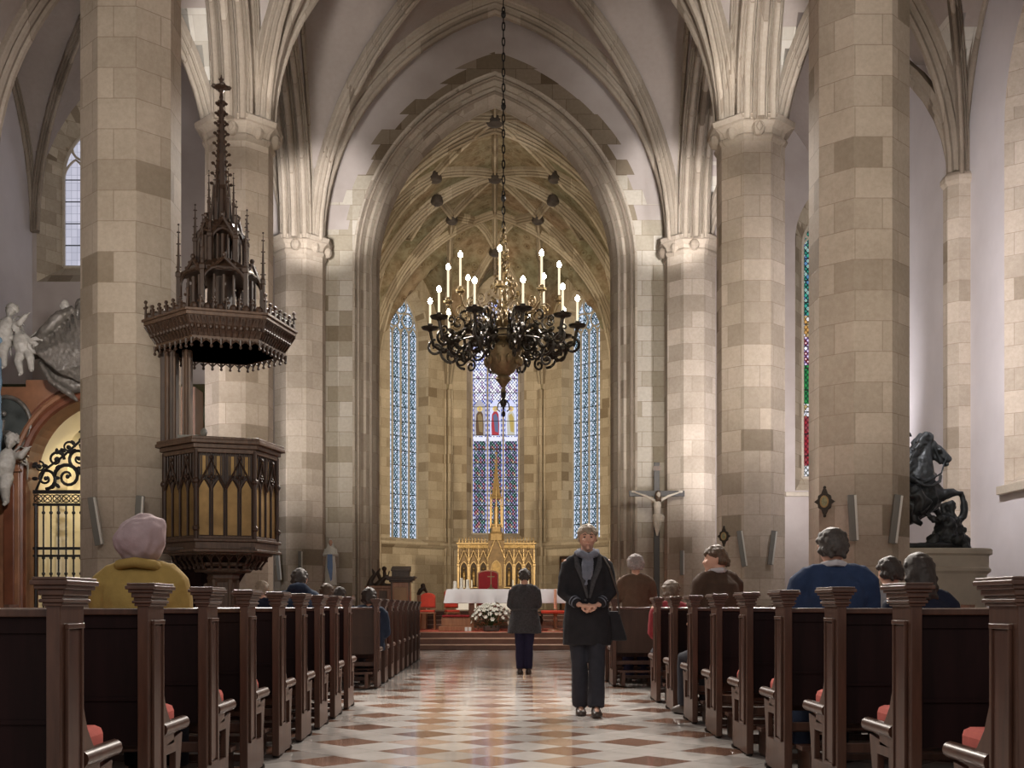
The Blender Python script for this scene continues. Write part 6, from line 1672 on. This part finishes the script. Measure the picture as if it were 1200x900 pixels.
# ================================================================ PLAQUES AND NARROW PANELS ON THE PILLARS
def plaque(px, py, Y, rz, label, s):
    p = at(px, py, Y); o = empty('framed_plaque', p, rz, label, 'plaque')
    m = MB(); pts = []
    for k in range(32):
        a = 2*PI*k/32; r = .5/(abs(math.sin(a)) + 1.55*abs(math.cos(a))); r *= 1 + .10*math.cos(8*a)
        pts.append((r*s*math.cos(a), r*s*math.sin(a)))
    m.extrude(pts, -.03, .02, 'y'); m.build('frame', plain('black and gold frame', (.035,.025,.015), .4, .2, .4, 30, .3), o, bevel=.004)
    m = MB(); m.tube([(.125*s*math.cos(2*PI*k/20), -.035, .19*s*math.sin(2*PI*k/20)) for k in range(21)], .012*s/.4, 6); m.build('gilt_rim', m_gold, o)
    MB().extrude([(.118*s*math.cos(2*PI*k/20), .18*s*math.sin(2*PI*k/20)) for k in range(20)], -.036, -.03, 'y').build('oval_field', plain('pale olive relief', (.30,.29,.16), .5, .2, .5, 30, .5), o)
    for dx, dz in ((0,.5),(0,-.5)): MB().ball((dx*s*.8,-.01,dz*s), .022*s/.4, 8, 6).build('knob', m_iron, o)
plaque(966.5, 588, 16.18, -.785*.6, 'diamond-shaped black and gold plaque on the front right pillar', .40)
plaque(848.5, 628.5, 23.22, -.785*.6, 'small diamond-shaped black and gold plaque on the middle right pillar', .38)
def panel(pxt, pyt, pxb, pyb, Y, yaw, label):
    a, b = at(pxt, pyt, Y), at(pxb, pyb, Y); L_ = (b-a).length; c = (a+b)/2; tilt = math.atan2(a.x-b.x, a.z-b.z)
    o = empty('wall_panel', c, 0, label, 'panel', 'narrow panels on the pillars')
    o.rotation_euler = (0, tilt, yaw)
    MB().box(-.055,.055,-.05,.0,-L_/2,L_/2).build('casing', m_grey, o, bevel=.006)
    MB().box(.030,.060,-.056,-.0,-L_/2+.01,L_/2-.01).build('lit_edge', m_white, o)  # lit side of the panel put in as a white strip
    MB().box(-.02,.02,0,.10,-.03,.03).build('bracket', m_iron, o)
for args in ((108,583,117,639,16.02,.0,'narrow white panel, outer one on the front left pillar'),(165,581,163,612,16.02,0,'narrow white panel above the beret, on the front left pillar'),
             (997,580,1000,634,16.02,0,'narrow upright white panel on the front right pillar'),(1052,580,1045,637,16.05,0,'outer tilted white panel on the front right pillar'),
             (866,622,872,664,23.15,0,'left tilted white panel on the middle right pillar'),(907,622,902,662,23.15,0,'right tilted white panel on the middle right pillar'),
             (325,645,328,680,30.55,0,'left white panel on the rear left pillar'),(352,646,352,672,30.55,0,'right white panel on the rear left pillar'),(799,645,799,674,30.55,0,'narrow white panel on the rear right pillar')):
    panel(*args)

# ================================================================ CHAPEL PORTAL AND GATE (left aisle)
YG = 25.2; sg_ = YG/F
def gp(px, py): return ((px-VX)*sg_, HC+(VY-py)*sg_)
XA, RA_, ZA_ = -8.66, 1.60, 3.86
po = empty('marble_portal', (XA, YG, 0), 0, 'red-brown marble chapel portal with round arch behind the front left pillar', 'portal')
n = 28; H_ = 5.98; W0, W1 = -2.62, 2.10
vs = []; fs = []
xs = [W0, -RA_] + [-RA_*math.cos(PI*k/n) for k in range(1, n)] + [RA_, W1]
m = MB()
def zarc(x): return ZA_ + 1.72*math.sqrt(max(0, 1-(x/RA_)**2))
for y in (0, .7):
    for x in xs: vs.append((x, y, zarc(x) if -RA_ < x < RA_ else 0.0)); vs.append((x, y, H_ - .30*abs(x)/2.6))
N_ = len(xs); 
for i in range(N_-1):
    a = 2*i; o2 = 2*N_
    fs += [(a, a+2, a+3, a+1), (o2+a, o2+a+1, o2+a+3, o2+a+2), (a, o2+a, o2+a+2, a+2), (a+1, a+3, o2+a+3, o2+a+1)]
# explicit jamb verticals: duplicate columns at the springing
vs2 = []; 
m = MB()
def prism_wall(x0, x1, z0, z1): m.box(x0, x1, 0, .7, z0, z1)
prism_wall(W0, -RA_, 0, ZA_); prism_wall(RA_, W1, 0, ZA_)
arc = [(-RA_*math.cos(PI*k/n), ZA_+1.72*math.sin(PI*k/n)) for k in range(n+1)]
for (xa, za), (xb, zb) in zip(arc, arc[1:]):
    m.add([(xa,0,za),(xb,0,zb),(xb,0,H_),(xa,0,H_),(xa,.7,za),(xb,.7,zb),(xb,.7,H_),(xa,.7,H_)], [(0,1,2,3),(7,6,5,4),(0,4,5,1),(3,2,6,7)])
prism_wall(W0, -RA_, ZA_, H_-.15); prism_wall(RA_, W1, ZA_, H_-.15)
m.build('portal_wall', m_redmarble, po, normals=False)
for r0, w, y0, mt in ((.10,.10,-.08,m_redmarble2),(.24,.07,-.12,m_redmarble),(.34,.04,-.07,m_redmarble2)):
    k_ = (RA_+r0)/RA_; q = [((x)*k_, y0+.06, ZA_+(z-ZA_)*((1.72+r0)/1.72)) for x, z in arc]; MB().tube([(q[0][0],q[0][1],0)]+q+[(q[-1][0],q[-1][1],0)] if r0 < .2 else q, w, 8).build('archivolt', mt, po, smooth=True)
for x0, x1 in ((-2.12,-1.68),(1.68,2.12)):
    MB().box(x0,x1,-.16,.0,0,3.95).build('pilaster', m_redmarble, po, bevel=.02)
    MB().box(x0+.10,x1-.10,-.19,-.15,.3,3.7).build('pilaster_panel', m_redmarble2, po, bevel=.02)
    m = MB()
    for z0,z1,w in ((3.95,4.02,.04),(4.02,4.14,.0),(4.14,4.20,.06),(4.20,4.28,.12),(4.28,4.34,.16)): m.box(x0-w,x1+w,-.18-w,0,z0,z1)
    m.build('pilaster_capital', m_redmarble, po, bevel=.015)
MB().lathe([(.16,0),(.17,.2),(.15,.3),(.145,3.4),(.18,3.5),(.19,3.6)], (-2.36,-.28,.3), 16).build('column', m_redmarble2, po, smooth=True)
m = MB(); m.tube([(-2.02+.55*math.cos(2*PI*k/24), -.06, 4.98+.62*math.sin(2*PI*k/24)) for k in range(25)], .05, 8); m.build('medallion_frame', m_drape, po)
MB().extrude([(-2.02+.53*math.cos(2*PI*k/24), 4.98+.6*math.sin(2*PI*k/24)) for k in range(24)], -.05, .0, 'y').build('medallion', plain('dark oval painting', (.05,.055,.05), .4, 0, .6, 3, .1), po)
m = MB(); m.tube([(-2.2,-.1,4.75),(-1.95,-.1,4.8),(-1.75,-.1,4.62)], [.05,.08,.03], 8); m.tube([(-2.1,-.09,4.8),(-2.05,-.1,5.1)], [.06,.05], 8); m.ball((-2.04,-.1,5.22), .07, 8, 6); link('medallion_relief', fuse(m,.02,1), m_drape, po)
# lit chapel behind the gate: cream vault and walls
m = MB(); q = [(-RA_*1.0*math.cos(PI*k/n), ZA_+1.72*math.sin(PI*k/n)) for k in range(n+1)]; q = [(-RA_,0)] + q + [(RA_,0)]
m.loft([[(x,.7,z) for x, z in q], [(x*.97,1.6,z*.99) for x, z in q]], cap=False, closed=False); struct(m.build('wall_chapel', m_cream, None, loc=(XA,YG,0), normals=False, smooth=True))
m = MB(); q2 = [(-2.9,0),(-2.9,6.2),(2.4,6.2),(2.4,0)]; m.loft([[(x,1.6,z) for x, z in q2], [(x,4.6,z) for x, z in q2]], cap=False, closed=False); m.add([(-2.9,4.6,0),(2.4,4.6,0),(2.4,4.6,6.2),(-2.9,4.6,6.2)], [(0,1,2,3)])
o = m.build('wall_chapel', plain('greenish cream wall', (.16,.165,.11), .85, 0, .1, 1.5, .05), None, loc=(XA,YG,0), normals=False); struct(o)
struct(MB().box(-2.0,-1.32,1.7,4.4,0,5.2).build('wall_chapel', m_cream, None, loc=(XA,YG,0)))
l2 = empty('hanging_lamp', (XA-.60, YG+2.6, 4.1), 0, 'small gilt hanging lamp inside the chapel behind the gate', 'lamp')
MB().lathe([(.02,0),(.07,.05),(.11,.14),(.12,.22),(.08,.26),(.04,.36),(.10,.44),(.05,.55),(.01,.62)], n=14).build('lamp_bowl', m_gold, l2, smooth=True); MB().tube([(0,0,.6),(0,0,2.1)], .008, 6).build('chain', m_iron, l2)
# iron gate
gt = empty('iron_gate', (XA, YG+.30, 0), 0, 'black wrought-iron gate with scroll overthrow in the marble arch', 'gate')
x = -1.50
k = 0
while x < 1.51:
    m = MB(); m.tube([(x,0,.05),(x,0,3.28)], .020 if k % 8 else .038, 8)
    for z in (3.10,2.10,1.75): m.ball((x,0,z), .042, 8, 6)
    m.build('bar', m_iron, gt, smooth=True); x += .1667; k += 1
for z0, z1 in ((3.25,3.31),(3.52,3.60),(2.28,2.34),(2.12,2.17),(.10,.18)): MB().box(-1.56,1.56,-.03,.03,z0,z1).build('rail', m_iron, gt)
m = MB()
for i in range(15):
    xx = -1.45+i*.207; m.tube([(xx+.09*math.cos(2*PI*j/12), 0, 3.415+.085*math.sin(2*PI*j/12)) for j in range(13)], .014, 5); m.tube([(xx-.1,0,3.33),(xx+.1,0,3.5)], .011, 4); m.tube([(xx-.1,0,3.5),(xx+.1,0,3.33)], .011, 4)
m.build('frieze', m_iron, gt)
m = MB(); r_ = random.Random(9)
for (cx, cz, r0, tn, a0, dr, w) in ((-1.28,3.86,.24,1.4,-PI/2,1,.035),(-.80,3.90,.30,1.5,PI,-1,.040),(-1.05,4.28,.18,1.3,0,1,.03),(-.55,4.30,.24,1.4,-PI/2,-1,.035),(-.30,4.62,.22,1.4,PI,1,.035),(-.22,3.88,.22,1.3,0,-1,.03),
                             (-1.42,4.12,.12,1.2,PI/2,-1,.022),(-.78,4.55,.14,1.2,0,1,.024),(0,4.95,.16,1.3,-PI/2,1,.028)):
    for sgn in (-1, 1):
        q = [((a if sgn > 0 else -a), 0, b) for a, b in spiral(cx, cz, r0, tn, a0, dr)]; m.tube(q, [w*1.15*(1-.5*j/len(q)) for j in range(len(q))], 6)
        m.ball(((cx if sgn > 0 else -cx), 0, cz), .05, 8, 6)
        for j in range(3):
            an = r_.uniform(0, 2*PI); m.ball(((cx+r0*math.cos(an))*(1 if sgn > 0 else -1), 0, cz+r0*math.sin(an)), (.075,.025,.045), 6, 4, Matrix.Rotation(an, 3, 'Y'))
m.tube([(-1.5,0,3.6),(-1.3,0,4.05),(-.9,0,4.35),(-.4,0,4.8),(0,0,5.1),(.4,0,4.8),(.9,0,4.35),(1.3,0,4.05),(1.5,0,3.6)], .028, 6)
for i in range(5):
    for j in range(5): m.tube([(-.12+.06*i,0,3.66),(-.12+.06*j,0,4.5)], .006, 4)
m.build('scroll_overthrow', m_iron, gt)
# reclining robed angel and putti on the portal
def base_at(px, py, dy): x, z = gp(px, py); return V((x, YG+dy, z))
an_ = empty('reclining_statue', base_at(98, 400, .0), 0, 'dark robed reclining figure lying over the arch of the marble portal', 'statue'); o3 = base_at(98,400,.0)
def G(mb, pts, rs, n=10, flat=1.):
    mb.tube([base_at(p[0], p[1], p[2] if len(p) > 2 else 0.) - o3 for p in pts], rs, n, flat=flat)
m = MB()
G(m, [(38,420,-.1),(52,412,-.1),(66,402,-.1),(78,390,-.1),(90,375,-.1)], [.08,.18,.26,.28,.22], 14)
G(m, [(60,430,-.1),(80,428,-.12),(100,425,-.1),(125,430,-.1)], [.22,.42,.5,.35], 16); G(m, [(52,425,-.2),(70,445,-.2),(88,455,-.2),(112,452,-.1)], [.10,.14,.16,.12], 10)
G(m, [(90,380,-.1),(98,366,-.1),(104,380,-.1)], [.2,.2,.2], 12); G(m, [(88,395,-.3),(76,400,-.42),(66,408,-.4)], [.09,.08,.05], 8)
for i in range(10): G(m, [(46+i*6,404-i*4.2,-.36),(58+i*6,420-i*2,-.56),(80+i*5,440-i*1.2,-.58),(104+i*4,452-i*1.5,-.40)], [.03,.075,.07,.03], 7)
G(m, [(44,408,-.3),(62,394,-.45),(80,376,-.45),(92,366,-.3)], [.06,.13,.13,.08], 10); G(m, [(40,402,-.3),(56,396,-.4),(74,382,-.4),(84,372,-.3)], [.03,.06,.06,.04], 8)
G(m, [(94,372,-.1),(99,356,-.1),(104,350,-.1),(112,360,-.1)], [.12,.14,.10,.10], 10)
G(m, [(56,430,-.4),(70,452,-.5),(92,466,-.5),(98,474,-.4)], [.04,.08,.08,.04], 8)
me = fuse(m, .025, 1); noisy(me, .02, 5, 3); noisy(me, .014, 16, 3); link('robe', me, m_drape, an_)
m = MB(); head_parts(m, base_at(80,362,-.2) - o3, 1.35, -2.6, .3); G(m, [(84,370,-.15),(88,378,-.1)], .1, 8); link('head', fuse(m,.02,1), m_marblew, an_)
m = MB(); m.tube([base_at(52+9*math.cos(2*PI*k/16), 410+8*math.sin(2*PI*k/16), -.42)-o3 for k in range(17)], .05, 8); m.ball(base_at(52,411,-.42)-o3, .09, 8, 6); m.build('scroll_ornament', m_marblew, an_, smooth=True)
def putto(px, py, s, label, pose, mat_=m_marblew):
    o = empty('cherub_statue', base_at(px, py, -.35), 0, label, 'statue', 'cherubs on the marble portal'); m = MB()
    m.tube([(0,0,.0),(0,-.03,.14),(0,0,.30),(0,0,.40)], [.125,.15,.125,.055], 12); head_parts(m, (0,-.02,.50), .95, PI+pose*.4, .1)
    for sd in (-1, 1):
        m.tube([(sd*.10,0,.32),(sd*.22,-.08,.24+.12*sd*pose),(sd*.30,-.10,.30+.22*sd*pose)], [.058,.052,.036], 8); hand(m, (sd*.30,-.10,.30+.22*sd*pose), (sd*.6,0,.6*pose*sd), (0,0,-1), .6, sd, .4)
        m.tube([(sd*.06,0,.02),(sd*.12,-.12,-.16),(sd*.10+.06*pose,-.02,-.36)], [.105,.082,.05], 8); m.tube([(sd*.10+.06*pose,-.02,-.36),(sd*.12+.06*pose,-.12,-.40)], [.035,.025], 6)
    m.xf(Matrix.Rotation(pose*.3, 4, 'Y') @ Matrix.Scale(s, 4)); link('body', fuse(m, .015*s, 1), mat_, o)
    h = MB()
    for j in range(26): a = j*2.4; u = j/26; h.ball((.085*math.cos(a)*math.sqrt(1-(u*.9)**2), .02+.09*math.sin(a)*math.sqrt(1-(u*.9)**2), .53+.10*u), .032, 6, 4)
    h.xf(Matrix.Rotation(pose*.3, 4, 'Y') @ Matrix.Scale(s, 4)); link('curly_hair', fuse(h, .014*s, 1), mat_, o)
    for sd in (-1, 1):
        w = MB(); 
        for j in range(5): w.tube([V((sd*.06,.08,.30))*s, V((sd*(.20+.03*j),.12,.44-.07*j))*s, V((sd*(.34-.01*j),.14,.40-.11*j))*s], [.03*s,.035*s,.010*s], 6, flat=.5)
        w.build('wing', mat_, o, smooth=True)
putto(10, 405, 1.35, 'pale cherub statue leaning on top of the portal at the left photo edge', 1.)
putto(36, 418, 1.15, 'pale winged cherub statue below the reclining robed figure', -1.)
putto(11, 560, 1.5, 'pale cherub statue on the pilaster left of the iron gate', .8)
fb = MB(); fb.tube([base_at(12,385,-.5), base_at(7,430,-.52), base_at(9,500,-.5), base_at(5,640,-.5)], [.05,.13,.10,.05], 10, flat=.4); me = fuse(fb, .02, 1); noisy(me, .04, 6, 1)
o = link('blue_drape', me, plain('teal drapery', srgb(84,108,122), .6, 0, .4, 5, .3)); tag(o, 'teal blue painted drape hanging down the left photo edge', 'drapery')
gg = MB(); gg.tube([base_at(0,620,-.45), base_at(3,655,-.45), base_at(1,690,-.45)], [.08,.12,.06], 10); r_ = random.Random(2)
for i in range(14): gg.ball(base_at(r_.uniform(-2,6), 620+i*5.5, -.5), (.06,.05,.07), 6, 4)
me = fuse(gg, .02, 1); o = link('gilt_garland', me, m_goldd); tag(o, 'dark gilt garland beside the marble pilaster, lower left', 'garland')
# brass candle rail at the foot of the portal
# ================================================================ LIGHT AND CAMERA
def area(name, loc, aim, w, h, e, col=(1,1,1), spread=180):
    l = bpy.data.lights.new(name, 'AREA'); l.shape = 'RECTANGLE'; l.size = w; l.size_y = h; l.energy = e; l.color = col; l.spread = math.radians(spread)
    o = bpy.data.objects.new(name, l); COL.objects.link(o); o.location = loc
    o.rotation_euler = (V(aim)-V(loc)).to_track_quat('-Z', 'Y').to_euler(); return o
def spot(name, loc, aim, e, col=(1,.9,.75), ang=60, blend=.6, r=.08):
    l = bpy.data.lights.new(name, 'SPOT'); l.energy = e; l.color = col; l.spot_size = math.radians(ang); l.spot_blend = blend; l.shadow_soft_size = r
    o = bpy.data.objects.new(name, l); COL.objects.link(o); o.location = loc
    o.rotation_euler = (V(aim)-V(loc)).to_track_quat('-Z', 'Y').to_euler(); return o
W = bpy.data.worlds.new('world'); bpy.context.scene.world = W; W.use_nodes = True
W.node_tree.nodes['Background'].inputs[0].default_value = (1.0,.93,.90,1); W.node_tree.nodes['Background'].inputs[1].default_value = .19
# added fill light behind the camera; no window is built there
area('west_fill_light', (0,-5,9), (0,26,3), 8, 9, 260, (1,.94,.88))
# floodlights fixed to the pillars, aimed up at the vault springings
for s in (-1, 1):
    spot('vault_floodlight', (s*4.3, 17.8, 9.0), (s*5.0, 24.2, 12.6), 1100, (1,.97,.96), 32, .6, .25)
    spot('vault_floodlight', (s*4.3, 25.0, 9.0), (s*4.9, 31.9, 12.1), 1700, (1,.97,.97), 30, .6, .25)
    spot('vault_floodlight', (s*4.35, 22.9, 11.1), (s*4.6, 25.0, 16.5), 25, (1,.95,.92), 110, .8, .3)
    spot('aisle_floodlight', (s*6.6, 25.2, 3.2), (s*8.2, 32, 8.0), 1100, (.98,.95,1), 100, .8, .2)
    spot('aisle_floodlight', (s*6.4, 18.2, 6.2), (s*10., 23, 6.0), 800, (1,.95,.97), 130, .8, .2)
    # added unseen spots lighting the pews from the east
    spot('nave_fill_spot', (s*4.2, 23.0, 10.2), (-s*1.0, 10.0, 0.5), 3400, (1,.91,.82), 66, .7, .3)
    spot('nave_fill_spot', (s*4.2, 15.9, 9.0), (-s*1.6, 6.5, 0.5), 1700, (1,.91,.82), 80, .7, .3)
    # more unseen spots, added to brighten the next pillars
    spot('pillar_fill_spot', (s*4.1, 8.6, 4.6), (s*5.2, 16.8, 7.2), 560, (1,.92,.80), 75, .8, .3)
    spot('pillar_fill_spot', (s*3.6, 17.9, 5.0), (s*5.2, 24.2, 7.2), 330, (1,.92,.80), 75, .8, .3)
    spot('pillar_fill_spot', (s*3.6, 25.0, 4.6), (s*4.7, 32.0, 7.0), 420, (1,.93,.84), 70, .8, .3)
    # warm floodlights behind the piers of the chancel arch
    spot('chancel_floodlight', (s*4.2, 34.0, 5.0), (-s*2.6, 48, 7.5), 1500, (1,.86,.64), 85, .7, .15)
    spot('chancel_floodlight', (s*4.2, 34.4, 7.0), (-s*.5, 44, 15.0), 420, (1,.86,.64), 95, .7, .15)
spot('altar_spot', (2.2, 30.2, 11.0), (0, 46, 2.0), 380, (1,.88,.68), 40, .5, .1)
for s in (-1, 1): spot('floor_fill_spot', (s*4.2, 30.2, 9.6), (-s*.6, 21.0, 0), 1100, (1,.92,.84), 62, .7, .3)  # spots added to lighten the far nave floor
spot('altar_spot', (-3.0, 24.6, 11.0), (.8, 29.6, 1.2), 1700, (1,.94,.88), 34, .5, .1)
spot('chapel_lamp', (XA-.2, YG+1.1, 5.0), (XA-.8, YG+2.8, 1.5), 75, (1,.84,.55), 150, .8, .2)
spot('chapel_lamp', (XA+.6, YG+3.2, 4.6), (XA-.6, YG+.8, 3.0), 80, (1,.84,.55), 150, .8, .2)
cam = bpy.data.cameras.new('camera'); co = bpy.data.objects.new('camera', cam); COL.objects.link(co)
co.location = (0, 0, HC); co.rotation_euler = (PI/2, 0, 0)
cam.sensor_width = 36; cam.lens = 36*F/1200; cam.shift_x = (600-VX)/1200; cam.shift_y = (VY-450)/1200; cam.clip_start = .05; cam.clip_end = 200
S = bpy.context.scene; S.collection.children.link(COL); S.camera = co
S.view_settings.view_transform = 'Standard'; S.view_settings.look = 'None'; S.view_settings.exposure = 0.8; S.view_settings.gamma = 1
S.view_settings.use_curve_mapping = False
S.cycles.use_denoising = True; S.cycles.max_bounces = 6; S.cycles.diffuse_bounces = 4; S.cycles.glossy_bounces = 3
S.cycles.sample_clamp_indirect = 6; S.cycles.caustics_reflective = False; S.cycles.caustics_refractive = False
